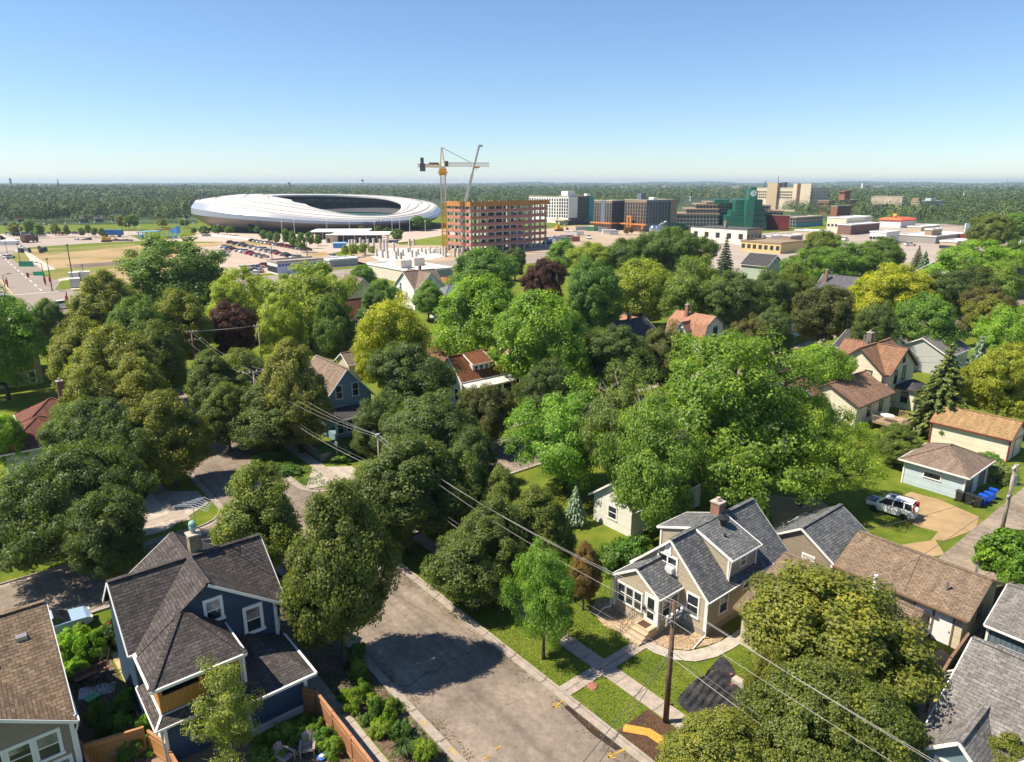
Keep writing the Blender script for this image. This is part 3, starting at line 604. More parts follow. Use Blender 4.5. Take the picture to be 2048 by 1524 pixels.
    suw('alley',[(50.5,11.2),(160,11.2),(160,17.2),(50.5,17.2)],.03,ALLEY,'patched asphalt alley')
    spx('dirt_patch',[(1786,1000),(1822,984),(1880,1000),(1958,1034),(1952,1058),(1890,1082),(1862,1080),(1876,1064),(1830,1052),(1800,1030)],.025,SAND,'sandy parking patch beside the alley')
    spx('driveway',[(1530,990),(1640,1000),(1720,1060),(1800,1090),(1870,1080),(1890,1110),(1700,1140),(1560,1100)],.02,SAND,'dusty driveway under the trees')
    suw('courtyard',[(37,8.8),(47,11.4),(47.5,12.4),(41,15),(36,12)],.03,concretem('pavers',(.36,.28,.2),.6),'paved courtyard between the brown roofed houses')
    # the wide avenue and the fields beyond
    suw('avenue',[(2,200),(29.5,200),(29.5,560),(2,560)],.05,FARASPH,'wide asphalt avenue at the left')
    suw('avenue',rect(-150,420,205,233),.07,FARASPH,'wide cross avenue with lane lines',cat='avenue')
    for k in range(14): suw('lane_line',rect(8.6,8.9,240+k*12,246+k*12),.09,paint('white_line',(.75,.73,.7),.8),'white dashed lane line of the avenue',cat='road marking')
    for k in range(14): suw('lane_line',rect(22.4,22.7,240+k*12,246+k*12),.09,MC['white_line'],'white dashed lane line near the field side',cat='road marking')
    suw('lane_line',rect(15.2,15.5,238,500),.09,paint('yellow_line',(.6,.42,.08),.8),'yellow centre line of the avenue',cat='road marking')
    suw('lane_line',rect(29,110,226,226.3),.09,MC['white_line'],'white lane line of the cross avenue',cat='road marking'); suw('lane_line',rect(6,27,236,236.6),.09,MC['white_line'],'white stop line at the crossing',cat='road marking')
    suw('avenue_sidewalk',rect(29.6,33.5,238,520),.06,plain('pale_walk',(.5,.42,.35),.9,.1,.1),'pale sidewalk beside the dry field')
    FIELD=grassmat('dry_grass',(.16,.16,.05),(.36,.26,.13),(.42,.3,.17),.035)
    suw('field',[(33.5,238),(112,238),(112,385),(33.5,400)],.05,FIELD,'dry brown grass field with green streaks')
    for i,p in enumerate(([(60,545),(270,520),(275,528),(110,560)],[(85,500),(270,486),(272,492),(100,508)],[(15,512),(45,500),(60,520),(40,530)])):
        spx('grass_strip',p,.07,grassmat('strip%d'%i,(.12,.15,.03),(.2,.2,.05),(.3,.25,.1),.05),'green grass strip on the dry field, %s from the near side'%ORD[i])
    spx('gravel_track',[(0,492),(40,479),(262,472),(285,482),(180,487),(60,495),(0,505)],.08,plain('track',(.36,.29,.24),.95,.12,.05),'grey gravel track at the back of the field')
    spx('grass_triangle',[(110,580),(122,562),(140,560),(148,576),(125,580)],.09,LAWN,'green grass wedge at the avenue crossing')
    spx('mud_patch',[(130,530),(250,522),(262,528),(150,537)],.075,plain('mud',(.16,.12,.09),.95,.3,.1),'dark muddy streak across the field')
    suw('parking_lot',[(78,240),(128,240),(140,330),(140,362),(98,362),(80,320)],.06,plain('lot_gravel',(.42,.33,.26),.95,.14,.08),'tan gravel parking lot')
    spx('plaza',[(280,482),(390,470),(395,462),(890,458),(1000,470),(890,492),(700,500),(640,510),(560,488),(440,484)],.045,plain('plaza_paving',(.46,.36,.29),.95,.1,.08),'pale paved plaza around the stadium')
    spx('grass_lawn',[(790,487),(890,470),(1000,470),(990,492),(800,490)],.08,grassmat('bright_lawn',(.12,.17,.02),(.16,.2,.025),(.2,.22,.04),.1),'bright green lawn before the stadium')
    spx('grass_verge',[(420,486),(520,480),(560,490),(450,496)],.07,FIELD,'worn grass verge between plaza and parking lot')
    spx('grass_verge',[(610,508),(650,503),(668,512),(630,516)],.07,FIELD,'worn grass verge behind the blue striped building')
    spx('building_site',[(690,530),(720,490),(890,490),(1130,452),(1350,448),(1330,480),(1150,520),(900,535)],.06,DIRT,'bare tan ground of the building site')
    spx('site_slab',[(740,512),(770,497),(890,497),(900,510),(860,520),(760,522)],.1,plain('new_concrete',(.62,.58,.53),.9,.1,.2),'white fresh concrete slab between columns')
    suw('shop_street',[(215,90),(600,90),(600,240),(215,240)],.05,plain('shop_lot',(.36,.3,.25),.95,.15,.04),'pale asphalt yards around the shops at the right')
    spx('parking_lot',[(0,480),(0,468),(280,462),(290,468),(250,472),(30,478)],.06,plain('lot_far',(.42,.34,.29),.95,.15,.1),'paved car park behind the field')
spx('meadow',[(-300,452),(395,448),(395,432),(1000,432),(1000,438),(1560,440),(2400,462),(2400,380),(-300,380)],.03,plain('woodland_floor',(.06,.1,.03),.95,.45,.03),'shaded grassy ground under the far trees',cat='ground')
grounds()
# ---------------------------------------------------------------- houses
WHITE=paint('white_trim',(.78,.76,.72),.45); WSID=siding('white_siding',(.74,.72,.66),.16); GLASS=glassm('window_glass'); DOORW=paint('white_door',(.76,.76,.74),.4)
BLIND=plain('window_blind',(.5,.47,.42),.8,.1); DKTRIM=paint('dark_trim',(.06,.04,.035),.5); BRICKR=bricks('red_brick',(.3,.12,.08),(.22,.09,.06),(.3,.26,.22)); CONCB=bricks('concrete_block',(.34,.3,.25),(.28,.25,.21),(.2,.18,.15),.4,.2)
STEEL=plain('galvanised_steel',(.5,.5,.5),.4,.15,2,.5,.8); BLACKM=paint('black_metal',(.02,.02,.022),.45); COPPER=plain('weathered_copper',(.28,.5,.42),.7,.2)
FACE={'-w':lambda x,y,z:(lambda a,b,d:(x+a,y-d,z+b)),'+w':lambda x,y,z:(lambda a,b,d:(x-a,y+d,z+b)),'-u':lambda x,y,z:(lambda a,b,d:(x-d,y-a,z+b)),'+u':lambda x,y,z:(lambda a,b,d:(x+d,y+a,z+b))}
def fbox(b,P,a0,a1,b0,b1,d0,d1,m=0):
    v=[P(a,bb,d) for d in (d0,d1) for a,bb in ((a0,b0),(a1,b0),(a1,b1),(a0,b1))]
    b.solid(v,[(3,2,1,0),(4,5,6,7),(0,1,5,4),(1,2,6,5),(2,3,7,6),(3,0,4,7)],m)
WR=random.Random(12); BLIND2=glassm('blind_behind_glass',(.2,.19,.17),.12)
class House:
    def __init__(s,name,label,u,w,cat='house',group=None,rz=0.,wall=WSID,roof=None,trim=WHITE,z=0.):
        s.o=gthing(name,label,cat,u,w,z,rz,group); s.u,s.w=u,w; s.B={}; s.wm,s.rm,s.tm=wall,roof,trim
    def mb(s,k,m):
        if (k,m.name) not in s.B: s.B[(k,m.name)]=(MB(),m)
        return s.B[(k,m.name)][0]
    def L(s,x,y): return x-s.u,y-s.w
    def body(s,x0,x1,y0,y1,z0,z1,m=None,name='wall'):
        x0,y0=s.L(x0,y0);x1,y1=s.L(x1,y1); s.mb(name,m or s.wm).box(x0,x1,y0,y1,z0,z1); return s
    def gable(s,x0,x1,y0,y1,ze,zr,ax,z0=0.,eo=.4,go=.3,wall=None,roof=None,trim=None,th=.16,mid=None,skip=(),cap=True):
        """gabled block, ridge along ax ('u' or 'w')"""
        wb=s.mb('wall',wall or s.wm); rb=s.mb('roof',roof or s.rm); tb=s.mb('trim',trim or s.tm)
        x0,y0=s.L(x0,y0);x1,y1=s.L(x1,y1)
        sw=(lambda a,c,z:(a,c,z)) if ax=='u' else (lambda a,c,z:(c,a,z))
        A0,A1,C0,C1=(x0,x1,y0,y1) if ax=='u' else (y0,y1,x0,x1)
        cm=(C0+C1)/2 if mid is None else mid-(s.w if ax=='u' else s.u)
        pent=[(C0,z0),(C1,z0),(C1,ze),(cm,zr),(C0,ze)]
        v=[sw(A0,c,z) for c,z in pent]+[sw(A1,c,z) for c,z in pent]
        wb.solid(v,[(4,3,2,1,0),(5,6,7,8,9)]+[(i,(i+1)%5,(i+1)%5+5,i+5) for i in range(5)])
        for cs,c in ((-1,C0),(1,C1)):
            sl=(zr-ze)/abs(c-cm); ce=c+cs*eo; zz=ze-sl*eo; off=th+.012
            q=[sw(A0-go,cm,zr+off),sw(A1+go,cm,zr+off),sw(A1+go,ce,zz+off),sw(A0-go,ce,zz+off)]
            rb.slab(q,th)
            for e_,a in enumerate((A0-go-.03,A1+go+.03)):
                if (cs,e_) not in skip: tb.bar(sw(a,cm,zr+off-th*.72),sw(a,ce,zz+off-th*.72),.06,.16)
            tb.bar(sw(A0-go,ce+cs*.045,zz+off-th*.6),sw(A1+go,ce+cs*.045,zz+off-th*.6),.09,.12)
        if cap: rb.bar(sw(A0-go,cm,zr+th+.02),sw(A1+go,cm,zr+th+.02),.3,.06)
        return s
    def shed(s,q,th=.14,roof=None,trim=True):
        q=[(*s.L(x,y),z) for x,y,z in q]; s.mb('roof',roof or s.rm).slab(q,th)
        if trim:
            t=s.mb('trim',s.tm)
            for i in range(len(q)):
                a,c=q[i],q[(i+1)%len(q)]; t.bar((a[0],a[1],a[2]-th*.6),(c[0],c[1],c[2]-th*.6),.1,th*1.15)
        return s
    def hip(s,x0,x1,y0,y1,ze,zr,eo=.45,z0=0.,wall=None,roof=None,ridge=None,walls=True,th=.15):
        if walls: s.body(x0,x1,y0,y1,z0,ze,wall)
        rb=s.mb('roof',roof or s.rm); tb=s.mb('trim',s.tm); x0,y0=s.L(x0,y0);x1,y1=s.L(x1,y1); x0-=eo;x1+=eo;y0-=eo;y1+=eo
        k=min(x1-x0,y1-y0)/2; xm,ym=(x0+x1)/2,(y0+y1)/2
        r=[(x0+k,ym,zr),(x1-k,ym,zr)] if x1-x0>=y1-y0 else [(xm,y0+k,zr),(xm,y1-k,zr)]
        c=[(x0,y0,ze),(x1,y0,ze),(x1,y1,ze),(x0,y1,ze)]; e=.02
        if x1-x0>=y1-y0: F=[[c[0],c[1],r[1],r[0]],[c[2],c[3],r[0],r[1]],[c[1],c[2],r[1]],[c[3],c[0],r[0]]]; H_=[(c[0],r[0]),(c[3],r[0]),(c[1],r[1]),(c[2],r[1]),(r[0],r[1])]
        else: F=[[c[3],c[0],r[0],r[1]],[c[1],c[2],r[1],r[0]],[c[0],c[1],r[0]],[c[2],c[3],r[1]]]; H_=[(c[0],r[0]),(c[1],r[0]),(c[2],r[1]),(c[3],r[1]),(r[0],r[1])]
        for f in F: rb.slab([(a,b_,z+th) for a,b_,z in f],th)
        for a,b_ in H_:
            if (Vector(a)-Vector(b_)).length>.1: rb.bar((a[0],a[1],a[2]+th+.01),(b_[0],b_[1],b_[2]+th+.01),.26,.05)
        for i in range(4):
            a,b_=c[i],c[(i+1)%4]; tb.bar((a[0],a[1],ze+th*.45),(b_[0],b_[1],ze+th*.45),.14,.16)
        return s
    def win(s,x,y,z,face,w=.8,h=1.4,trim=None,cols=1,hung=True,frw=.11,pane=None,label=None,name='window'):
        P=FACE[face](*s.L(x,y),z); b=MB(); W2,H2=w/2,h/2; f=frw
        fbox(b,P,-W2-f,W2+f,H2,H2+f*1.2,-.03,.055); fbox(b,P,-W2-f*1.3,W2+f*1.3,-H2-f,-H2,-.03,.09)
        for sgn in (-1,1): fbox(b,P,*sorted((sgn*W2,sgn*(W2+f))),-H2,H2,-.03,.05)
        for k in range(1,cols): a=-W2+w*k/cols; fbox(b,P,a-f*.4,a+f*.4,-H2,H2,-.03,.045)
        if hung: fbox(b,P,-W2,W2,-.03,.03,-.02,.035)
        o=b.build(name,trim or s.tm,s.o); 
        if label: o['label']=label
        p=MB(); k=WR.random()
        if k<.45: sp_=H2-2*H2*WR.uniform(.2,.6); fbox(p,P,-W2+.002,W2-.002,-H2+.002,sp_,-.02,.014); fbox(p,P,-W2+.002,W2-.002,sp_+.001,H2-.002,-.02,.013,1)
        else: fbox(p,P,-W2+.002,W2-.002,-H2+.002,H2-.002,-.02,.014)
        p.build('pane',[pane or GLASS,BLIND2],o); return s
    def door(s,x,y,z,face,w=.9,h=2.05,m=None,glass=True,trim=None,name='door'):
        P=FACE[face](*s.L(x,y),z); b=MB(); W2=w/2; fbox(b,P,-W2,W2,0,h,-.02,.03); t=.1
        for sgn in (-1,1): fbox(b,P,*sorted((sgn*W2,sgn*(W2+t))),0,h+t,-.02,.05,1)
        fbox(b,P,-W2,W2,h,h+t,-.02,.05,1); o=b.build(name,[m or DOORW,trim or s.tm],s.o)
        if glass:
            p=MB(); fbox(p,P,-W2*.68,W2*.68,h*.45,h*.92,.025,.036); fbox(p,P,-W2*.68,W2*.68,h*.12,h*.38,.025,.036); p.build('pane',GLASS,o)
        q=MB(); P2=lambda a,bb,d:P(a,bb,d); fbox(q,P,W2*.75,W2*.85,h*.44,h*.5,.03,.08); q.build('handle',STEEL,o); return s
    def chimney(s,x,y,z0,z1,w=.6,m=None,cap=True):
        x,y=s.L(x,y); b=MB(); b.box(x-w/2,x+w/2,y-w/2,y+w/2,z0,z1); o=b.build('chimney',m or BRICKR,s.o)
        if cap:
            c=MB(); c.box(x-w/2-.06,x+w/2+.06,y-w/2-.06,y+w/2+.06,z1+.002,z1+.1); c.tube((x,y,z1+.1),(x,y,z1+.4),w*.22,w*.2,10); c.build('chimney_cap',SLAB,o)
        return s
    def pipe(s,x,y,z0,z1,r=.07,m=None,hat=False,name='vent_pipe'):
        x,y=s.L(x,y); b=MB(); b.tube((x,y,z0),(x,y,z1),r,r,10); b.tube((x,y,z0+.02),(x,y,z0+.1),r*2.4,r*1.2,10)
        if hat: b.lathe([(r*1.9,z1-.12),(r*2.1,z1+.02),(r*.4,z1+.16)],10,0,(x,y))
        b.build(name,m or STEEL,s.o); return s
    def corner(s,x,y,z0,z1,t=.09):
        x,y=s.L(x,y); s.mb('trim',s.tm).box(x-t,x+t,y-t,y+t,z0,z1); return s
    def spout(s,pts,r=.05):
        b=MB(); b.path([(*s.L(x,y),z) for x,y,z in pts],r,6); b.build('downspout',WHITE,s.o); return s
    def part(s,name,b,m,label=None):
        o=b.build(name,m,s.o)
        if label: o['label']=label
        return o
    def done(s):
        for (k,_),(b,m) in s.B.items(): b.build(k,m,s.o)
        return s
SH_DARK=shingle('dark_shingles',(.105,.09,.085),(.06,.052,.05),(.025,.022,.02),.2,.42)
SH_GREY=shingle('grey_blue_shingles',(.2,.2,.2),(.1,.11,.115),(.03,.032,.035),.2,.36)
SH_BROWN=shingle('tan_brown_shingles',(.25,.185,.13),(.175,.125,.088),(.08,.056,.04),.19,.4)
SH_BR2=shingle('mottled_brown_shingles',(.26,.185,.12),(.15,.105,.07),(.07,.05,.037),.2,.36)
SH_GR2=shingle('light_grey_shingles',(.23,.215,.2),(.15,.14,.132),(.09,.085,.08),.2,.4)
SH_RUST=shingle('rust_shingles',(.26,.1,.045),(.19,.075,.04),(.12,.05,.03),.17,.4,.6); SH_PINK=shingle('pink_brown_shingles',(.42,.22,.14),(.33,.17,.11),(.2,.1,.07))
SH_VIC=shingle('red_brown_shingles',(.3,.165,.1),(.22,.12,.075),(.13,.07,.045),.17,.35); SH_CHAR=shingle('charcoal_shingles',(.09,.085,.09),(.06,.057,.06),(.03,.03,.03)); SH_TAN=shingle('orange_tan_shingles',(.36,.235,.115),(.29,.185,.09),(.17,.11,.06))
SH_MAR=shingle('maroon_shingles',(.2,.085,.06),(.15,.065,.05),(.08,.035,.03)); SH_TAUPE=shingle('taupe_shingles',(.26,.19,.145),(.2,.145,.11),(.1,.075,.06))
NAVY=siding('navy_siding',(.035,.07,.125),.18,.72); TAUPE=siding('taupe_siding',(.44,.37,.27),.21,.6); TAUPE2=siding('left_taupe_siding',(.3,.24,.19),.13,.6); SKYB=siding('light_blue_siding',(.5,.6,.64),.2,.6); CREAM=siding('cream_siding',(.74,.68,.52),.17,.7)
BLUES=siding('blue_grey_siding',(.2,.32,.38),.2,.65); OCHRE=plain('ochre_stucco',(.5,.33,.16),.9,.25,.8); SLATE=siding('slate_planks',(.12,.16,.2),.3,.55,vert=True); STONEW=bricks('white_stone',(.7,.68,.64),(.6,.58,.55),(.35,.33,.31),.7,.14)
OAK=siding('cedar_boards',(.5,.22,.055),.14,.5,.6,True); FENCE=siding('cedar_fence_boards',(.33,.15,.07),.14,.45,.8,True); PORCHDARK=paint('painted_porch_shade',(.012,.012,.012),.6); PGREEN=siding('pale_green_siding',(.42,.47,.38),.17,.7)
def taupe_house():
    h=House('taupe_house','taupe sided cottage with grey shingle roof, front porch and shed dormers',36.3,23.3,wall=TAUPE,roof=SH_GREY)
    h.gable(36.3,46.2,23.3,29.7,3.0,6.02,'u',eo=.25,go=.16); h.gable(33.9,36.5,25.5,29.4,2.95,4.22,'u',eo=.2,go=.12)
    h.body(36.27,46.23,23.27,29.73,0,.5,CONCB,'foundation'); h.body(33.87,36.2,25.47,29.43,0,.55,CONCB,'foundation')
    # dormers over the two slopes
    for sg,yw in ((1,23.55),(-1,29.45)):
        x0,x1=38.95,42.35; ye=yw-sg*.35
        b=h.mb('wall',TAUPE); X0,Y=h.L(x0,yw); X1,Y2=h.L(x1,26.5)
        ya,yb=sorted((Y,Y2)); lo,hi=(4.85,6.0) if sg>0 else (6.0,4.85)
        b.solid([(X0,ya,3.15),(X1,ya,3.15),(X1,yb,3.15),(X0,yb,3.15),(X0,ya,lo),(X1,ya,lo),(X1,yb,hi),(X0,yb,hi)],[(3,2,1,0),(4,5,6,7),(0,1,5,4),(1,2,6,5),(2,3,7,6),(3,0,4,7)])
        q=[(x0-.12,26.5,6.22),(x1+.12,26.5,6.22),(x1+.12,ye,4.98),(x0-.12,ye,4.98)]; h.shed(q,.13)
        for x in (x0,x1): h.corner(x,yw,3.1,4.85,.07)
    for c in ((36.3,23.3),(36.3,29.7),(46.2,23.3)): h.corner(*c,.5,3.)
    for c in ((33.9,25.5),(33.9,29.4)): h.corner(*c,.5,2.95)
    h.win(36.3,26.75,4.2,'-u',1.5,1.05,cols=2,frw=.14); h.win(36.3,26.75,5.3,'-u',.32,.5,hung=False,pane=WHITE,name='gable_vent'); h.win(36.3,24.4,1.95,'-u',.85,1.5); h.win(38.3,23.3,1.95,'-w',.85,1.5)
    h.win(41.,23.3,2.35,'-w',.6,.6,hung=False); h.win(43.3,23.3,2.0,'-w',1.7,1.45,cols=2); h.win(40.7,23.55,4.25,'-w',.6,.75); h.door(45.4,23.3,.9,'-w')
    for y in (28.75,28.0,27.25): h.win(33.9,y,1.85,'-u',.6,1.3)
    h.door(33.9,26.1,.8,'-u',.85,2.0); h.win(35.2,25.5,1.85,'-w',1.6,1.3,cols=2)
    h.chimney(42.2,26.9,5.6,7.0,.75); h.pipe(41.2,25.7,5.6,6.5,.22,BLACKM,True,'roof_vent'); h.pipe(40.3,24.9,5.2,5.85,.08,BLACKM); h.pipe(39.4,25.3,5.4,5.75,.1,BLACKM)
    b=MB(); x,y=h.L(36.3,26.35); b.box(x-.42,x-.02,y-.3,y+.3,3.72,4.1); h.part('air_conditioner',b,paint('pale_grey',(.6,.6,.6)))
    b=MB(); x,y=h.L(36.3,25.05)
    for k in range(2): b.lathe([(.02,.75),(.14,.78),(.14,1.15),(.02,1.2)],10,0,(x-.16,y-.18+k*.36)); b.box(x-.14,x-.01,y-.3+k*.36,y-.06+k*.36,.55,1.3)
    h.part('electric_meter',b,paint('meter_grey',(.28,.32,.33)))
    h.spout([(36.1,23.1,2.75),(36.2,23.15,2.4),(36.2,23.15,.25),(36.,23.2,.15),(34.6,22.95,.1)]); h.spout([(33.75,29.6,2.7),(33.75,29.6,.3),(33.3,29.9,.15),(32.2,29.6,.1)]); h.spout([(38.85,23.3,4.8),(38.85,23.4,3.3)])
    b=MB(); x,y=h.L(33.84,26.62); b.box(x-.14,x,y-.09,y+.09,1.55,1.9); h.part('mailbox',b,BLACKM)
    # steps with a landing, mat and railing
    b=MB()
    for k in range(4):
        x0,y0=h.L(33.85-.5-.32*(k+1) if k<3 else 33.85-.5-.32*4,25.45); x1,y1=h.L(33.85,27.0); top_=.8-.2*(k+0)
        xs=33.85-.9-.32*k; xa,_=h.L(xs,0); b.box(xa,x1 if k==0 else h.L(33.85-.9-.32*(k-1),0)[0]-.001,y0,y1,0,top_)
    h.part('front_steps',b,plain('tan_concrete',(.5,.38,.25),.9,.15,2))
    b=MB(); x0,y0=h.L(33.05,25.8); b.box(x0,x0+.65,y0,y0+.75,.803,.82); h.part('door_mat',b,plain('mat_brown',(.09,.05,.03),.95))
    b=MB(); pts=[]
    for (x,z) in ((33.8,1.6),(33.0,1.6),(31.9,.85)): pts.append((*h.L(x,27.03),z))
    b.path(pts,.025,6); b.path([(p[0],p[1],p[2]-.55) for p in pts],.018,6)
    for k in range(9): t=k/8; x=33.8-1.9*t; zt=1.6 if x>33 else 1.6-(33-x)*.68; zb=max(0.1,.8-max(0,(32.95-x))*.62); X,Y=h.L(x,27.03); b.tube((X,Y,zb),(X,Y,zt),.014,.014,5)
    h.part('railing',b,BLACKM)
    b=MB(); X,Y=h.L(46.25,26.2)
    for k in range(8): b.box(X+.9,X+.95,Y+k*.2,Y+k*.2+.12,2.0,3.0)
    b.box(X,X+.9,Y,Y+1.6,1.85,2.0); h.part('rear_balcony',b,WHITE); h.done()
def navy_house():
    h=House('navy_house','navy blue two storey house with dark cross gabled shingle roof and cedar porch',8.4,37.2,wall=NAVY,roof=SH_DARK)
    h.o.location=(*W(8.75,38.05),0)
    ze,zr=5.45,8.1
    h.gable(4.7,12.1,37.1,44.1,ze,zr,'w',eo=.3,go=.35,skip=((-1,0),)); h.gable(4.3,12.5,37.5,43.7,ze,zr-.02,'u',eo=.3,go=.25)
    # upper porch under a hip roof that runs on from the left slope
    pk=(6.9,37.05,7.15); S1=(4.3,33.5,5.25);S2=(9.1,33.5,5.25);S3=(9.1,37.05,5.25);S0=(4.3,37.05,5.3)
    h.shed([S0,S1,pk],.14,trim=False); h.shed([S1,S2,pk],.14,trim=False); h.shed([S2,S3,pk],.14,trim=False)
    t=h.mb('trim',WHITE); rb=h.mb('roof',SH_DARK)
    for a,c in ((S0,S1),(S1,S2),(S2,S3)): t.bar((*h.L(a[0],a[1]),a[2]-.06),(*h.L(c[0],c[1]),c[2]-.06),.14,.16)
    for a in (S1,S2): rb.bar((*h.L(a[0],a[1]),a[2]+.02),(*h.L(*pk[:2]),pk[2]+.02),.3,.06)
    h.body(4.7,8.7,34.0,37.1,0,3.0); b=MB()
    X0,Y0=h.L(4.7,34.0);X1,Y1=h.L(8.7,37.1)
    b.box(X0,X1,Y0,Y0+.1,3.35,4.35); b.box(X0,X0+.1,Y0+.1,Y1,3.35,4.35); b.box(X1-.1,X1,Y0+.1,Y1,3.35,4.35)
    for x,y in ((X0-.02,Y0-.02),(X1-.16,Y0-.02),((X0+X1)/2,Y0-.02),(X0-.02,Y1-.3),(X1-.16,Y1-.3)): b.box(x,x+.18,y,y+.18,3.35,5.2)
    h.part('porch_railing',b,OAK,'cedar board porch wall and posts')
    b=MB(); b.box(X0+.12,X1-.12,Y0+.12,Y1,3.1,3.2); b.box(X0+.12,X1-.12,Y1-.35,Y1-.25,3.2,5.2); h.part('porch_dark_lining',b,PORCHDARK)  # near-black floor and back panel paint in the shade of the open porch
    # skirt roof under the porch wall
    h.shed([(4.2,33.4,2.95),(9.0,33.4,2.95),(8.75,33.98,3.3),(4.65,33.98,3.3)],.1); h.shed([(4.2,37.6,2.95),(4.2,33.4,2.95),(4.66,33.95,3.3),(4.66,37.6,3.3)],.1)
    # single storey wing on the right
    h.body(8.75,12.1,33.3,37.0,.5,2.85); h.body(8.72,12.14,33.27,36.9,0,.5,STONEW,'foundation')
    Q=[(8.8,32.5,2.9),(12.45,32.5,2.9),(12.45,37.2,2.9)]; pk2=(9.6,37.05,4.0); pk3=(10.3,37.05,4.0)
    h.shed([(8.72,32.5,2.9),(12.45,32.5,2.9),pk3,(8.72,37.05,4.0)],.13,trim=False); h.shed([(12.45,32.5,2.9),(12.45,37.05,2.9),pk3],.13,trim=False)
    t.bar((*h.L(8.7,32.45),2.84),(*h.L(12.5,32.45),2.84),.14,.15); t.bar((*h.L(12.5,32.45),2.84),(*h.L(12.5,37.1),2.84),.14,.15)
    for c in ((8.78,33.28),(12.1,33.3)): h.corner(*c,.5,2.8,.1)
    h.corner(12.08,37.12,3.0,5.4,.1); h.corner(9.0,33.9,2.9,5.2,.08); h.corner(4.72,34.02,0,3.0,.08)
    h.win(8.6,37.1,6.3,'-w',.75,1.2,frw=.17); h.win(10.75,37.1,4.75,'-w',.8,1.5,frw=.19); h.win(4.7,41,4.4,'-u',.8,1.3); h.win(4.7,41,6.6,'-u',.6,.9)
    h.win(7.7,34.0,1.7,'-w',.9,1.2,pane=paint('amber_panel',(.5,.28,.04)),label='window with a yellow amber panel'); h.win(4.7,35.6,1.6,'-u',.8,1.2)
    h.chimney(9.0,41.2,7.2,9.3,.7,bricks('buff_brick',(.42,.33,.2),(.2,.14,.1),(.12,.1,.08),.24,.09)); 
    b=MB(); X,Y=h.L(9.0,41.2); b.box(X-.5,X+.5,Y-.5,Y+.5,7.2,7.75); h.part('chimney_flashing',b,paint('pale_tan',(.6,.52,.42)))
    b=MB(); b.tube((X,Y,9.7),(X,Y,9.85),.2,.2,10); b.ball((X,Y,10.0),.22,.22,.2); h.part('chimney_cowl',b,COPPER)
    b=MB(); b.tube((X+.25,Y+.2,8.),(X+.25,Y+.2,11.2),.025,.02,6); d=Vector((.8,.55,0)).normalized(); e=Vector((-.55,.8,0))
    cx=Vector((X+.25,Y+.2,11.15)); b.tube(cx-d*.3,cx+d*1.1,.02,.02,6)
    for k in range(6): p=cx+d*(-.25+.25*k); L=1.3-.13*k; b.tube(p-e*L+Vector((0,0,-.18)),p,.022,.022,5); b.tube(p,p+e*L+Vector((0,0,-.18)),.022,.022,5)
    h.part('television_antenna',b,STEEL)
    h.pipe(6.2,39.3,6.5,7.,.07,BLACKM)
    h.spout([(12.5,36.9,5.2),(12.7,37.0,4.9),(12.3,37.25,4.0),(12.25,37.2,3.2)]); h.spout([(4.25,33.6,2.8),(4.5,33.9,2.5),(4.55,33.9,.1)]); h.spout([(9.05,33.65,5.1),(8.85,33.9,4.9),(8.85,33.95,3.3)])
    h.win(6.4,34.0,1.7,'-w',.8,1.1); h.done()
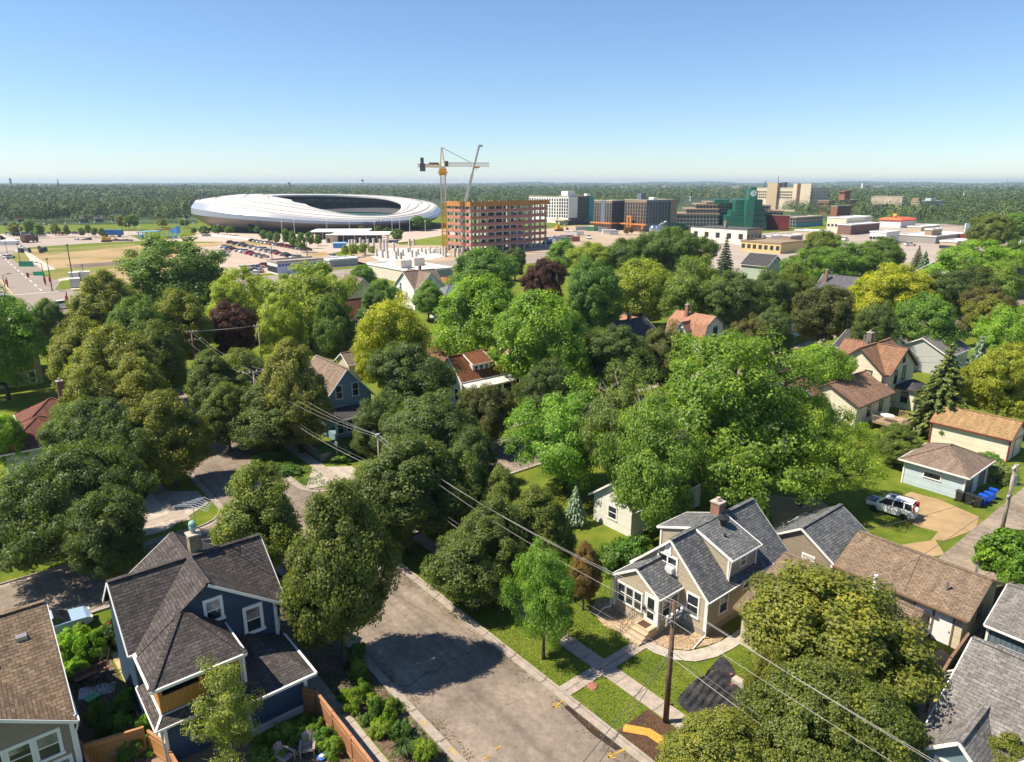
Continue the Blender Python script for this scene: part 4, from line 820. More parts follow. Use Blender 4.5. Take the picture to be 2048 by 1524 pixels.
def brown_houses():
    h=House('brown_roofed_house','long low house under a tan brown shingle roof behind the big olive linden',43.3,17.,wall=siding('beige_siding',(.5,.43,.3),.2,.65),roof=SH_BROWN,trim=paint('brown_fascia',(.2,.13,.085)))
    h.gable(37.6,46.1,13.1,21.4,2.75,4.45,'w',eo=.4,go=.45,mid=43.3); h.corner(46.1,13.1,0,2.7,.06)
    h.pipe(45.4,16.4,3.6,4.55,.13,WHITE); h.win(43.,13.1,1.5,'-w',.9,1.1); h.door(45.2,13.1,.15,'-w'); h.done()
    g=House('brown_roofed_garage','cream walled double garage under a tan brown roof with white double door',51.3,15.5,'garage',wall=siding('garage_cream',(.6,.53,.38),.2,.65),roof=SH_BROWN,trim=paint('brown_fascia',(.2,.13,.085)))
    g.gable(48.2,54.4,11.7,19.9,2.65,4.1,'w',eo=.4,go=.35); g.pipe(49.3,13.3,3.1,4.0,.09); g.pipe(51.6,12.4,3.9,4.7,.08)
    for y in (12.85,14.05): g.door(48.2,y,.05,'-u',1.15,2.15,DOORW,False,name='garage_door')
    g.win(54.4-3,11.7,1.5,'-w',.6,.8); g.done()
    s=House('taupe_shed','taupe garage with a blue grey shingle roof beside the taupe house',51.4,23.3,'garage',wall=siding('shed_taupe',(.3,.25,.19),.16,.65),roof=SH_GREY)
    s.gable(48.6,54.6,20.75,25.95,2.4,4.1,'u',eo=.3,go=.2); s.door(48.6,25.2,.1,'-u',.95,2.0,glass=False); s.win(48.6,22.6,1.6,'-u',.85,.85,hung=False,pane=BLIND); s.corner(48.6,20.75,0,2.4,.07); s.corner(48.6,25.95,0,2.4,.07); s.done()
    g=House('blue_garage','light blue garage with brown hip roof and two dark garage doors by the alley',76.8,22.8,'garage',wall=SKYB,roof=SH_TAUPE)
    g.hip(73.8,80.1,20.1,25.7,2.5,4.1,.45)
    for x in (75.1,78.6): g.door(x,20.1,.03,'-w',2.2,2.05,paint('grey_door',(.14,.13,.13)),False,name='garage_door')
    g.door(76.9,20.1,.03,'-w',.8,2.0,SKYB,False); g.win(73.8,23.,1.65,'-u',1.5,.55,hung=False,frw=.09); g.corner(73.8,20.1,0,2.5,.07); g.corner(80.1,20.1,0,2.5,.07); g.corner(73.8,25.7,0,2.5,.07); g.done()
    g=House('cream_garage','long cream garage with orange tan roof and maroon trim at the right edge',90.9,24.4,'garage',wall=siding('cream_wide',(.72,.65,.5),.2,.7),roof=SH_TAN,trim=paint('maroon_trim',(.2,.03,.03)))
    g.gable(88.6,93.2,20.6,28.6,2.7,4.15,'w',eo=.3,go=.2); g.corner(88.6,20.6,0,2.7,.08); g.corner(88.6,28.6,0,2.7,.08); g.door(91.5,20.6,.05,'-w',2.4,2.1,paint('cream_door',(.66,.6,.48)),False,name='garage_door'); g.done()
    # grey roofed house at the bottom right with two small gables
    h=House('grey_roofed_house','slate blue house under a big light grey roof at the bottom right corner',38,5,wall=paint('slate_blue_wall',(.16,.22,.27)),roof=SH_GR2)
    h.gable(34.7,45.6,-4,8.9,3.0,6.0,'w',eo=.35,go=.3); h.gable(33.8,39,5.9,8.8,3.0,4.4,'u',eo=.2,go=.3); h.gable(35.2,39,3.6,5.6,3.4,4.8,'u',eo=.2,go=.3)
    h.win(33.8,7.35,2.3,'-u',1.6,1.1,cols=2); h.win(35.2,4.6,3.4,'-u',1.0,.8,cols=2); h.corner(33.8,8.8,0,3.,.09); h.done()
    h=House('slate_shed','slate blue plank shed with a light grey roof beside the wooden fence',51,6,'shed',wall=SLATE,roof=SH_GR2)
    h.gable(48.6,55.4,2.4,10.4,2.5,3.9,'w',eo=.25,go=.2); h.corner(48.6,10.4,0,2.4,.07); h.done()
    # house cut by the left edge
    h=House('brown_left_house','taupe house under mottled brown shingles with three big white windows, bottom left corner',0,40,wall=TAUPE2,roof=SH_BR2)
    h.gable(-9,1.2,37.3,46.4,4.3,7.45,'u',eo=.6,go=.3,mid=42.7); h.gable(-4.6,1.3,36.6,42,4.0,5.75,'w',eo=.25,go=.35); h.corner(1.28,36.62,0,4.,.1)
    for x in (.2,-.95,-2.1): h.win(x,36.6,3.0,'-w',.85,1.25,frw=.16)
    h.win(.55,36.6,1.1,'-w',.7,1.5,frw=.16); h.win(-1.9,36.6,1.1,'-w',.8,1.5,frw=.16); h.spout([(1.55,36.4,3.7),(1.4,36.55,3.2),(1.4,36.55,.1)])
    b=MB(); X,Y=h.L(.1,41.2); b.box(X-.25,X+.25,Y-.2,Y+.2,6.3,6.85); h.part('roof_vent',b,STEEL); b=MB(); X,Y=h.L(-1.3,40.3); b.box(X-.2,X+.2,Y-.2,Y+.2,5.9,6.3); h.part('roof_vent',b,STEEL); h.done()
def mid_houses():
    h=House('rust_roofed_house','white house with rust brown roof, shed dormer and white metal porch roof',56.5,77.3,wall=WSID,roof=SH_RUST)
    h.gable(52.6,60.3,74.6,80.2,4.1,6.85,'u',eo=.3,go=.25)
    b=h.mb('wall',WSID); x0,y0=h.L(55.,75.3);x1,y1=h.L(58.1,77.4); b.box(x0,x1,y0,y1,4.3,5.75); h.shed([(54.8,77.35,7.05),(58.3,77.35,7.05),(58.3,75.0,5.9),(54.8,75.0,5.9)],.12)
    h.shed([(52.5,74.55,3.9),(60.9,74.55,3.9),(60.9,72.9,3.2),(52.5,72.9,3.2)],.1,roof=siding('white_metal_roof',(.74,.72,.68),.45,.75,.5,True))
    h.body(52.8,60.5,73.2,74.6,0,1.1); 
    for x in (52.9,54.8,56.7,58.6,60.4): h.corner(x,73.3,1.1,3.2,.1)
    for x in (53.9,55.7,57.6,59.5): h.win(x,73.2,2.1,'-w',1.4,1.5)
    for x in (55.6,56.5,57.4): h.win(x,75.3,5.1,'-w',.5,.9)
    h.win(52.6,76.5,4.9,'-u',.6,1.1); h.win(52.6,75.8,1.9,'-u',.8,1.5); h.win(52.6,78.6,1.9,'-u',.8,1.5); h.done()
    h=House('ochre_house','ochre stucco two storey house touching the rust roofed house',65,75,wall=OCHRE,roof=SH_RUST)
    h.gable(61.6,69,72.2,79,5.,8.,'u',eo=.3,go=.3); h.win(61.6,75.6,5.5,'-u',.7,1.5); h.win(61.6,73.4,3.2,'-u',.8,1.3); h.win(61.6,77.6,3.2,'-u',.8,1.3); h.done()
    h=House('cream_house','cream Victorian house with red brown cross gabled roof and dark trim',100,41.4,wall=CREAM,roof=SH_VIC,trim=DKTRIM)
    h.gable(96.3,105.4,38.1,44.7,5.3,8.1,'u',eo=.45,go=.35); h.gable(96.9,105.,37.4,45.4,5.3,8.08,'w',eo=.45,go=.35,mid=100.9)
    h.win(96.3,39.9,4.4,'-u',.8,1.6,pane=BLIND); h.win(96.3,42.8,4.4,'-u',.8,1.6); h.win(99.,37.4,4.4,'-w',.7,1.7); h.win(101.6,37.4,4.6,'-w',.8,1.7); h.win(101.,37.4,6.7,'-w',.6,.9); h.win(98.2,37.4,1.7,'-w',.8,1.5)
    h.chimney(100.6,42.2,7.4,9.6,.7,bricks('grey_brick',(.2,.15,.15),(.14,.11,.11),(.25,.22,.2))); h.pipe(99.6,42.5,7.4,9.4,.09)
    h.hip(99.6,103.2,34.8,37.35,2.8,3.7,.35,roof=SH_CHAR); h.win(100.6,34.8,1.7,'-w',.7,1.3); h.win(99.6,36.1,1.7,'-u',.7,1.3); h.door(102.3,34.8,.4,'-w')
    h.gable(86.5,96.4,36.6,44.2,3.0,5.0,'u',eo=.4,go=.35,roof=shingle('motley_shingles',(.34,.2,.13),(.2,.13,.1),(.1,.07,.05))); h.win(90,36.6,1.6,'-w',.8,1.2); h.win(93.5,36.6,1.6,'-w',.8,1.2)
    h.chimney(96,47,5.,8.,.5,SLAB); h.done()
    h=House('blue_gabled_cottage','pale blue gabled cottage in front of the cream house, behind the silver maple',88,44,wall=SKYB,roof=SH_VIC)
    h.gable(80.5,88.5,40.5,46.5,3.0,5.6,'u',eo=.35,go=.3); h.win(80.5,43.5,1.8,'-u',.8,1.3); h.done()
    h=House('white_house','white house showing through the branches of the huge silver maple',76,41,wall=WSID,roof=SH_CHAR)
    h.gable(70.5,79,37.8,45,4.2,7.,'w',eo=.35,go=.3); h.win(70.5,43,2.,'-u',.9,1.4); h.win(70.5,40,2.,'-u',.9,1.4); h.win(73,37.8,2.,'-w',.9,1.4); h.win(76.5,37.8,2.,'-w',.9,1.4); h.win(75,37.8,5.,'-w',.8,1.2); h.done()
    h=House('white_house','white house with a dark roof half hidden behind the honey locust',48,40,wall=WSID,roof=SH_CHAR)
    h.gable(43,53,35.8,40.3,2.7,4.4,'u',eo=.35,go=.3); h.win(43,38.,1.6,'-u',.9,1.1); h.win(46.5,35.8,1.6,'-w',.9,1.1); h.win(50,35.8,1.6,'-w',.9,1.1); h.done()
    h=House('gambrel_house','white house with pinkish brown gambrel roof and teal framed window',105.9,75.5,wall=WSID,roof=SH_PINK,trim=paint('teal_trim',(.06,.14,.17)))
    w=h.mb('wall',WSID); r=h.mb('roof',SH_PINK); t=h.mb('trim',h.tm)
    pr=[(-3.4,2.8),(-2.4,5.6),(0,7.),(2.4,5.6),(3.4,2.8)]; y0,y1=71.4-75.5,79.6-75.5
    pp=[(-3.2,0)]+pr+[(3.2,0)]; k=len(pp); w.solid([(a,y0,z) for a,z in pp]+[(a,y1,z) for a,z in pp],[tuple(range(k-1,-1,-1)),tuple(range(k,2*k))]+[(i,(i+1)%k,(i+1)%k+k,i+k) for i in range(k)])
    for i in range(4):
        (a,za),(b_,zb)=pr[i],pr[i+1]; r.slab([(a,y0-.25,za+.17),(b_,y0-.25,zb+.17),(b_,y1+.25,zb+.17),(a,y1+.25,za+.17)],.14); t.bar((a,y0-.28,za+.08),(b_,y0-.28,zb+.08),.06,.2)
    h.win(106.2,71.4,4.3,'-w',1.0,1.5,frw=.2); h.chimney(104.9,76.8,6.,8.6,.6)
    h.gable(101.6,104.5,74.4,76.2,4.6,5.9,'u',eo=.15,go=.15); h.win(101.6,75.3,4.4,'-u',.6,.9); h.done()
    h=House('grey_roofed_white_house','white house with a steep grey brown roof behind the gambrel house',119.8,77,wall=WSID,roof=SH_TAUPE)
    h.gable(116,123.8,73.7,81,4.8,8.1,'w',eo=.5,go=.35); h.win(120,73.7,6.2,'-w',1.0,1.3,cols=2); h.win(118,73.7,2.6,'-w',.8,1.4); h.done()
    h=House('blue_house','blue grey gabled house with teal trim and white rake above the garden wall',36.5,79,wall=BLUES,roof=SH_TAUPE)
    h.gable(33.4,39.7,76.2,84.5,4.6,8.1,'w',eo=.45,go=.35); h.shed([(33.2,76.1,3.6),(40,76.1,3.6),(40,73.4,2.8),(33.2,73.4,2.8)],.12,roof=SH_CHAR); h.body(33.6,39.6,73.8,76.2,0,.9)
    for x in (34.2,35.4,36.6,37.8): h.win(x,73.8,1.75,'-w',.7,1.4)
    for x in (33.7,39.5): h.corner(x,73.85,.9,2.8,.12)
    h.win(37.6,76.2,5.4,'-w',.75,1.6,trim=WHITE); h.win(35.4,76.2,5.4,'-w',.75,1.6)
    b=MB()
    for k in range(6): x,y=h.L(38.7,73.4-.35*k); b.box(x-.7,x+.7,y-.35,y,0,.9-.15*k)
    h.part('front_steps',b,SLAB); h.done()
    h=House('red_brown_hip_house','low house under a red brown hip roof with brick chimney, left edge',5,88,wall=paint('grey_white',(.5,.52,.52)),roof=SH_MAR)
    h.hip(2.2,9,84.5,91.5,3.2,5.5,.5); h.hip(4.5,10.5,88.5,94,4.4,6.4,.5); h.chimney(8.6,91.4,5.4,8.3,.6); h.win(2.2,88,1.7,'-u',.9,1.3); h.win(5,84.5,1.7,'-w',.9,1.3); h.done()
    h=House('yellow_apartment_block','yellow brick two storey apartment block with balcony and white door, left edge',4,131,wall=bricks('yellow_brick',(.55,.42,.2),(.48,.36,.17),(.4,.33,.2)),roof=SLAB)
    h.body(-4,10,127,141,0,8.4); h.shed([(-4.2,126.8,8.55),(10.2,126.8,8.55),(10.2,141.2,8.55),(-4.2,141.2,8.55)],.15); h.door(8.6,127,.1,'-w',1.0,2.1)
    h.win(5.5,127,6.,'-w',1.,1.6); h.win(5.5,127,2.6,'-w',1.,1.6); h.win(8.6,127,6.,'-w',1.,1.6)
    b=MB(); x,y=h.L(6,127); b.box(x-1.2,x+1.2,y-1.2,y,4.1,4.25); 
    for k in range(9): b.box(x-1.2+k*.3-.02,x-1.2+k*.3+.02,y-1.2,y-1.16,4.25,5.2)
    b.box(x-1.2,x+1.2,y-1.22,y-1.15,5.2,5.26); h.part('balcony',b,DKTRIM); h.done()
    h=House('twin_gabled_house','tall white house with two gables under tan roofs, below the construction columns',93,148,wall=paint('white_wall',(.72,.71,.68),.7),roof=SH_TAUPE)
    h.gable(88.9,97.5,145.3,154.2,5.4,8.9,'u',eo=.4,go=.35); h.gable(89.4,97.,144.5,154.5,5.4,8.85,'w',eo=.4,go=.35); h.win(88.9,151.6,5.3,'-u',.7,1.6); h.win(88.9,149.,2.6,'-u',.7,1.4); h.win(93.2,144.5,5.3,'-w',1.4,1.5,cols=2); h.win(93.2,144.5,7.2,'-w',.5,.8); h.chimney(94,150.5,8,10,.6); h.done()
    h=House('orange_gambrel_cottage','small white cottage with an orange brown gambrel roof beside the twin gables',101,148,wall=MC['white_wall'],roof=shingle('orange_shingles',(.38,.14,.06),(.3,.1,.045),(.2,.08,.04)))
    h.gable(98.6,104,145,151,4.2,6.4,'w',eo=.6,go=.3); h.win(101.3,145,3.9,'-w',.8,1.2); h.done()
    h=House('red_gabled_house','white house with a steep red brown gable left of the yellow green maple',64,128,wall=MC['white_wall'],roof=SH_MAR,trim=paint('red_brown_trim',(.16,.05,.035)))
    h.gable(61.2,68.5,124.6,131.2,3.8,7.4,'u',eo=.4,go=.4); h.gable(63.5,67,122,126,3.4,5.6,'w',eo=.3,go=.3); h.win(61.2,128.6,4.6,'-u',.7,1.5); h.win(61.2,127.3,4.6,'-u',.7,1.5); h.win(61.2,126,2.,'-u',.7,1.3); h.done()
    h=House('grey_hip_house','white two storey house with a grey hip roof and skylight',92,132,wall=MC['white_wall'],roof=shingle('cool_grey_shingles',(.2,.22,.23),(.16,.175,.18),(.1,.11,.11)))
    h.hip(86.8,97,129,136,5,7.4,.6); h.win(86.8,131,3.5,'-u',1.,1.4); h.win(86.8,134,3.5,'-u',1.,1.4); h.win(90,129,3.5,'-w',1.,1.4)
    b=MB(); x,y=h.L(92.5,130.6); b.solid([(x-.5,y-.4,6.05),(x+.5,y-.4,6.05),(x+.5,y+.5,6.65),(x-.5,y+.5,6.65),(x-.5,y-.4,6.2),(x+.5,y-.4,6.2),(x+.5,y+.5,6.8),(x-.5,y+.5,6.8)],[(3,2,1,0),(4,5,6,7),(0,1,5,4),(1,2,6,5),(2,3,7,6),(3,0,4,7)]); h.part('skylight',b,WHITE); h.done()
    def small(name,label,u,w,du,dw,ze,zr,ax,wall,roof,cat='house',wins=(),chim=None,trim=WHITE):
        h=House(name,label,u,w,cat,wall=wall,roof=roof,trim=trim); h.gable(u-du/2,u+du/2,w-dw/2,w+dw/2,ze,zr,ax,eo=.4,go=.3)
        for f,o,z in wins:
            if f=='-u': h.win(u-du/2,w+o,z,'-u',.9,1.3)
            else: h.win(u+o,w-dw/2,z,'-w',.9,1.3)
        if chim: h.chimney(u+chim[0],w+chim[1],ze,zr+1.3,.55)
        h.done()
    GREYW=paint('grey_wall',(.42,.42,.4),.7); BEIGE=paint('beige_wall',(.5,.43,.32),.7)
    small('brown_bungalow','brown bungalow with a small front gable above the purple maple',49,181,8,9,3.2,5.6,'u',BEIGE,SH_MAR,wins=(('-u',0,2.2),('-w',1,1.8)),chim=(1,2),trim=paint('bungalow_trim',(.22,.1,.06)))
    small('hidden_bungalow','bungalow roof barely showing behind the olive lindens on the left',38,186,9,8,3.2,5.4,'w',BEIGE,SH_VIC)
    small('beige_cottage','small beige house with a white window left of the yellow green maple',58.5,121.5,5,5,3.2,4.6,'u',BEIGE,SH_TAUPE,wins=(('-w',.6,2.),))
    small('garden_shed','tan garden shed beside the lawn with the flower bed',44,112,3.4,3.4,2.6,3.8,'u',BEIGE,SH_TAUPE,'shed',(('-w',0,1.6),)); small('garden_shed','low brown shed roof just below the tan garden shed',42,106.5,3.,3.,2.3,3.2,'w',paint('rusty_wall',(.3,.13,.07)),SH_TAUPE,'shed')
    small('dark_roofed_garage','garage with a dark maroon roof left of the yellow green maple',56,113,4,5,2.6,4.,'w',paint('sage_wall',(.38,.38,.28)),shingle('very_dark_shingles',(.07,.04,.04),(.05,.03,.03),(.03,.02,.02)),'garage')
    small('plum_roofed_garage','garage with a round plum brown roof behind the blue house',50,100,5,4,2.6,3.9,'u',BEIGE,SH_TAUPE,'garage')
    small('tan_mansard_house','house with a steep tan roof left of the twin gables',82,163,8,9,3.,7.,'w',BEIGE,SH_TAUPE,wins=(('-u',-1,2.),))
    h=House('brown_hip_bungalow','bungalow under an orange brown hip roof behind the rust roofed house',58,88,wall=BEIGE,roof=SH_VIC); h.hip(54,62,85,92,2.9,4.6,.5); h.pipe(60,86,3.8,4.9,.2,BRICKR); b=MB(); x,y=h.L(55.7,86.2); b.lathe([(.05,3.9),(.3,4.1),(.36,4.25)],10,0,(x,y)); h.part('satellite_dish',b,BLACKM); h.done()
    small('brown_roof_house','house with a tan brown roof behind the orange brown hip roof',63,97,8,6,3.2,5.2,'u',GREYW,SH_VIC)
    small('rust_roofed_garage','small garage with a bright rust roof right of the tall green maple',107.5,92.5,4.6,5.5,2.5,3.8,'w',GREYW,SH_PINK,'garage'); small('white_garage','small white garage with a grey roof behind the rust roofed garage',113.5,97.5,5,5,2.6,4.,'u',MC['white_wall'],SH_GR2,'garage',(('-w',0,1.6),))
    small('grey_roofed_garage','long flat grey garage roof left of the gambrel house',101.5,83,5,7,2.6,3.5,'w',GREYW,SH_GR2,'garage'); small('orange_roof_house','low house with an orange tan roof right of the grey roofed white house',131,76,7,12,2.9,4.3,'w',MC['white_wall'],SH_PINK)
    small('dark_brown_garage','dark brown garage roof beside the parked car behind the tall maple',122,103,5,5,2.4,3.6,'w',BEIGE,SH_TAUPE,'garage')
    small('pale_green_house','pale green house with slate grey roof left of the golden topped maple',169.5,80,8,8,5.,8.3,'w',PGREEN,shingle('slate_shingles',(.13,.125,.14),(.1,.1,.11),(.07,.07,.08)),wins=(('-w',0,6.),('-w',1.5,2.5)),chim=(-2,2.5))
    small('green_grey_house','grey green gabled house with dark roof below the yellow brick shops',201,120,9,9,5.5,8.4,'w',PGREEN,SH_CHAR,wins=(('-w',0,6.5),))
    small('grey_cottage','grey cottage behind the olive spruce at the right',127,43,9,8,3.4,5.6,'u',GREYW,SH_GR2,wins=(('-w',2,2.),)); small('white_cottage','white cottage mostly hidden behind the ash with upright sprays',120,50,9,8,3.4,5.6,'w',MC['white_wall'],SH_CHAR)
    small('dark_roofed_house','dark charcoal roof at the right below the white roofed shops',243,83,14,9,4,7,'u',GREYW,SH_CHAR); small('grey_gable_house','grey roofed house at the right edge above the bright trees',150,25,9,9,4.5,7.2,'u',GREYW,SH_GR2)
    small('red_brick_house','red brick house with white cornice between the trees at the right',226,62,12,9,6,7.5,'u',BRICKR,SH_CHAR,chim=(2,0)); small('chimney_house','house hidden by dark maples with only its red chimney showing',95,82,8,8,3.5,6.2,'u',GREYW,SH_CHAR,chim=(0,0))
taupe_house(); navy_house(); brown_houses(); mid_houses()
# ---------------------------------------------------------------- poles and lines
POLEW=bark('pole_wood',(.15,.1,.07)); POLEG=bark('grey_pole_wood',(.3,.25,.2)); WIRE=paint('bare_wire',(.36,.34,.32),.6); CABLE=paint('black_cable',(.1,.1,.1),.5); PORC=paint('white_porcelain',(.75,.75,.75),.3)
def upole(label,u,w,h,arms=(),r=.16,m=None,trans=False,rz=0.):
    t=gthing('utility_pole',label,'utility pole',u,w,0,rz,'utility poles'); b=MB(); b.tube((0,0,-.1),(0,0,h),r,r*.72,10); b.build('pole',m or POLEW,t,True)
    for z,l,off in arms:
        b=MB(); b.box(-l/2+off,l/2+off,-.07,.05,z-.06,z+.06); c=b.build('crossarm',POLEG,t)
        for k in (-1,-.35,.35,1):
            i=MB(); x=k*(l/2-.12)+off; i.lathe([(.03,z+.06),(.07,z+.12),(.09,z+.2),(.05,z+.28)],8,0,(x,0)); i.build('insulator',PORC,c)
    if trans:
        b=MB(); b.lathe([(.02,h-2.0),(.24,h-1.98),(.25,h-1.25),(.16,h-1.15),(.05,h-1.0)],14,0,(.42,0)); b.build('transformer',paint('transformer_grey',(.5,.53,.55)),t)
    return t
upole('brown utility pole on the sidewalk before the taupe house, with insulators on arms',28.0,20.0,7.95,[(7.05,1.5,.1),(6.75,1.3,0)],.17)
upole('slim grey utility pole at the corner before the blue house',28.2,53.3,8.0,[(7.95,.5,0)],.11,POLEG)
upole('grey utility pole with a long crossarm above the dark lindens',27.5,82.6,8.0,[(7.9,2.6,0)],.15,POLEG)
upole('leftmost brown utility pole with two tilted crossarms',28.8,112.9,8.0,[(7.8,1.6,0),(6.5,2.6,0)],.17,bark('red_pole_wood',(.3,.15,.1)))
upole('grey utility pole with a guy wire in front of the purple maple',38.5,111,8.0,[(7.8,1.5,0)],.16,POLEG)
upole('tall wooden alley pole with grey transformer at the right edge',67.1,14.9,7.3,[(6.9,1.3,0),(4.3,1.2,0)],.17,POLEG,True)
def wire(label,pts,r=.02,sag=.6,m=None,group='overhead lines along the street',name='power_line'):
    b=MB()
    for (a,c) in zip(pts,pts[1:]):
        A_=Vector((*W(a[0],a[1]),a[2]));C_=Vector((*W(c[0],c[1]),c[2])); n_=14; sg=sag*min(1.,(C_-A_).length/30); P=[A_.lerp(C_,i/n_)-Vector((0,0,sg*4*(i/n_)*(1-i/n_))) for i in range(n_+1)]; b.path(P,r,5)
    o=b.build(name,m or WIRE); return tag(o,label,'power line',group)
for k,(d,z1,z2,l) in enumerate(((0,8.05,8.1,'topmost bare electric line over the street trees'),(.75,7.3,8.0,'right bare electric line over the street trees'),(-.65,7.3,8.0,'left bare electric line over the street trees'))):
    wire(l,[(28+d*1.2,-25,7.6),(28+d,20,z1),(28.2+d*.3,53.3,z2),(27.5+d*1.6,82.6,8.15),(28.8+d*1.6,112.9,7.0 if k else 8.)],.011,.9)
wire('upper black telephone cable from the brown pole along the sidewalk',[(27,-15,4.5),(27.9,20,4.95),(27.9,53.3,5.3),(27.4,82.6,5.5)],.018,.7,CABLE); wire('lower telephone cable just under the upper black one',[(27,-15,4.1),(27.9,20,4.55),(27.9,53.3,4.95),(27.4,82.6,5.2)],.016,.75,WIRE)
wire('left service cable hanging from the brown pole across the street',[(28,20,4.9),(10,16,4.2)],.02,.5,CABLE); wire('right service cable hanging from the brown pole across the street',[(28,20,4.75),(10.4,15,4.0)],.02,.6,CABLE)
for k in range(3): wire('%s line between the leftmost pole and the guyed pole'%ORD[k],[(28.8+.5*k-.4,112.9,7.95),(38.5+.5*k-.4,111,7.95),(70,104.5,7.7)],.02,.4)
wire('guy wire of the grey pole before the purple maple',[(38.5,111,7.2),(36.4,113.6,.2)],.02,0.,CABLE)
for k,(a,c) in enumerate((((67.1,14.9,6.9),(100,13,6.6)),((67.1,14.9,6.5),(100,12,6.2)),((67.1,14.9,5.2),(100,9,4.8)),((67.1,14.9,5.0),(49,23,2.9)),((67.1,14.9,4.6),(47,16,4.3)))): wire('%s line from the alley pole, counted from its top'%ORD[k],[a,c],.018,.5,CABLE,'lines from the alley pole')
for k in range(2): wire('%s service line between cream house and olive spruce'%('upper','lower')[k],[(104.5,38.5,6.2-k*.9),(118,30,6.4-k*.9)],.02,.3)
for k in range(3): wire('%s thin line over the wood behind the gambrel house'%('upper','middle','lower')[k],[(108,96,7.5-k*1.2),(140,80,9.-k*1.2)],.03,.4)
# ---------------------------------------------------------------- street furniture near by
def street_sign():
    t=gthing('street_sign','green street name sign on a post at the crossing behind the navy chimney','street sign',12.9,51.5); b=MB(); b.tube((0,0,0),(0,0,2.6),.035,.035,8); b.build('post',STEEL,t)
    b=MB(); b.box(-.75,.75,-.015,.015,2.6,2.86); s=b.build('name_plate',paint('sign_green',(.0,.32,.16),.4),t)
    text('Sherburne Ave',.17,(-.68,-.02,2.66),(PI/2,0,0),MC['white_trim'],s,'sign_text')
def text(body,size,loc,rot,m,parent,name,align='LEFT',ext=.004):
    c=bpy.data.curves.new(name,'FONT'); c.body=body; c.size=size; c.extrude=ext; c.align_x=align; o=bpy.data.objects.new(name,c); COL.objects.link(o); bpy.context.view_layer.update()
    dg=bpy.context.evaluated_depsgraph_get(); me=bpy.data.meshes.new_from_object(o.evaluated_get(dg)); bpy.data.objects.remove(o)
    me.materials.clear(); me.materials.append(m); q=bpy.data.objects.new(name,me); COL.objects.link(q); q.location=loc; q.rotation_euler=rot; q.parent=parent; return q
street_sign()
t=gthing('garden_lamp','white lantern on a post inside the garden wall of the blue house','lamp post',30.9,68.2); b=MB(); b.tube((0,0,0),(0,0,1.9),.05,.04,8); b.build('post',paint('grey_post',(.4,.4,.4)),t)
b=MB(); b.lathe([(.05,1.9),(.16,2.0),(.2,2.25),(.24,2.3),(.06,2.5)],8); b.build('lantern',paint('lantern_white',(.8,.76,.68)),t)
b=MB(); STW=bricks('stone_wall',(.33,.29,.25),(.26,.23,.2),(.15,.13,.12),.6,.22)
b.box(0,.4,0,14,0,.75); b.box(.4,8.2,0,.4,0,.75); b.box(-.04,.44,-.04,14.04,.752,.84); b.box(.44,8.24,-.04,.44,.752,.84)
o=b.build('retaining_wall',STW); o.location=(*W(29.6,69.3),0); o.rotation_euler=(0,0,ANG); tag(o,'low stone retaining wall around the blue house garden','wall')
suw('garden_terrace',rect(30.05,40,69.75,73.4),.6,grassmat('terrace',(.05,.075,.02),(.08,.11,.02),(.14,.12,.05)),'raised garden inside the stone wall')
def fence(name,label,pts,h,m,cat='fence',post=2.,cap=True,rail=None):
    (u0,w0)=pts[0]; t=gthing(name,label,cat,u0,w0); b=MB(); c=MB()
    for (a,d) in zip(pts,pts[1:]):
        p=Vector((a[0]-u0,a[1]-w0,0));q=Vector((d[0]-u0,d[1]-w0,0)); mid=(p+q)/2
        b.bar((p.x,p.y,h/2+.04),(q.x,q.y,h/2+.04),.045,h-.08); 
        if cap: c.bar((p.x,p.y,h+.02),(q.x,q.y,h+.02),.16,.05); c.bar((p.x,p.y,h*.8),(q.x,q.y,h*.8),.1,.09); c.bar((p.x,p.y,.3),(q.x,q.y,.3),.1,.09)
        n_=max(1,int((q-p).length/post))
        for k in range(n_+1):
            e=p.lerp(q,k/n_); pb=MB(); pb.box(e.x-.06,e.x+.06,e.y-.06,e.y+.06,0,h+.06); pb.build('fence_post',m,t)
    b.build('boards',m,t)
    if cap: c.build('rail',rail or plain('fence_rail',(.38,.2,.1),.8,.25,2),t)
    return t
fence('cedar_fence','red brown cedar fence between sidewalk and back garden of the navy house',[(12.25,34.0),(12.7,33.4),(12.7,22.0)],1.75,FENCE)
fence('cedar_fence','amber board fence with vines between the two left houses',[(1.7,37.2),(4.3,36.6)],1.7,siding('amber_boards',(.5,.24,.07),.14,.5,.6,True))
fence('garden_gate','slatted cedar gate beside the vine covered fence',[(4.5,36.4),(5.0,34.9)],1.5,MC['amber_boards'],'gate',1.5)
fence('handrail_fence','cedar stair rail with boards before the navy porch door',[(5.1,34.9),(5.3,31.6)],1.0,OAK,'railing')
fence('grey_fence','weathered grey fence beside the brown roofed left house',[(1.55,37.9),(1.7,34)],1.5,plain('grey_boards',(.25,.2,.16),.9,.3,3))
fence('brown_fence','brown board fence between slate shed and brown roofed houses',[(48.2,11.3),(44.6,11.1),(40.5,10.7)],1.5,plain('brown_boards',(.22,.14,.09),.85,.3,3),rail=plain('brown_boards',(.22,.14,.09))); fence('dark_fence','dark short fence behind the brown roofed garage',[(54.6,12.4),(57.5,11.4)],1.6,plain('dark_boards',(.1,.075,.06),.9,.3,3),rail=MC['dark_boards'])
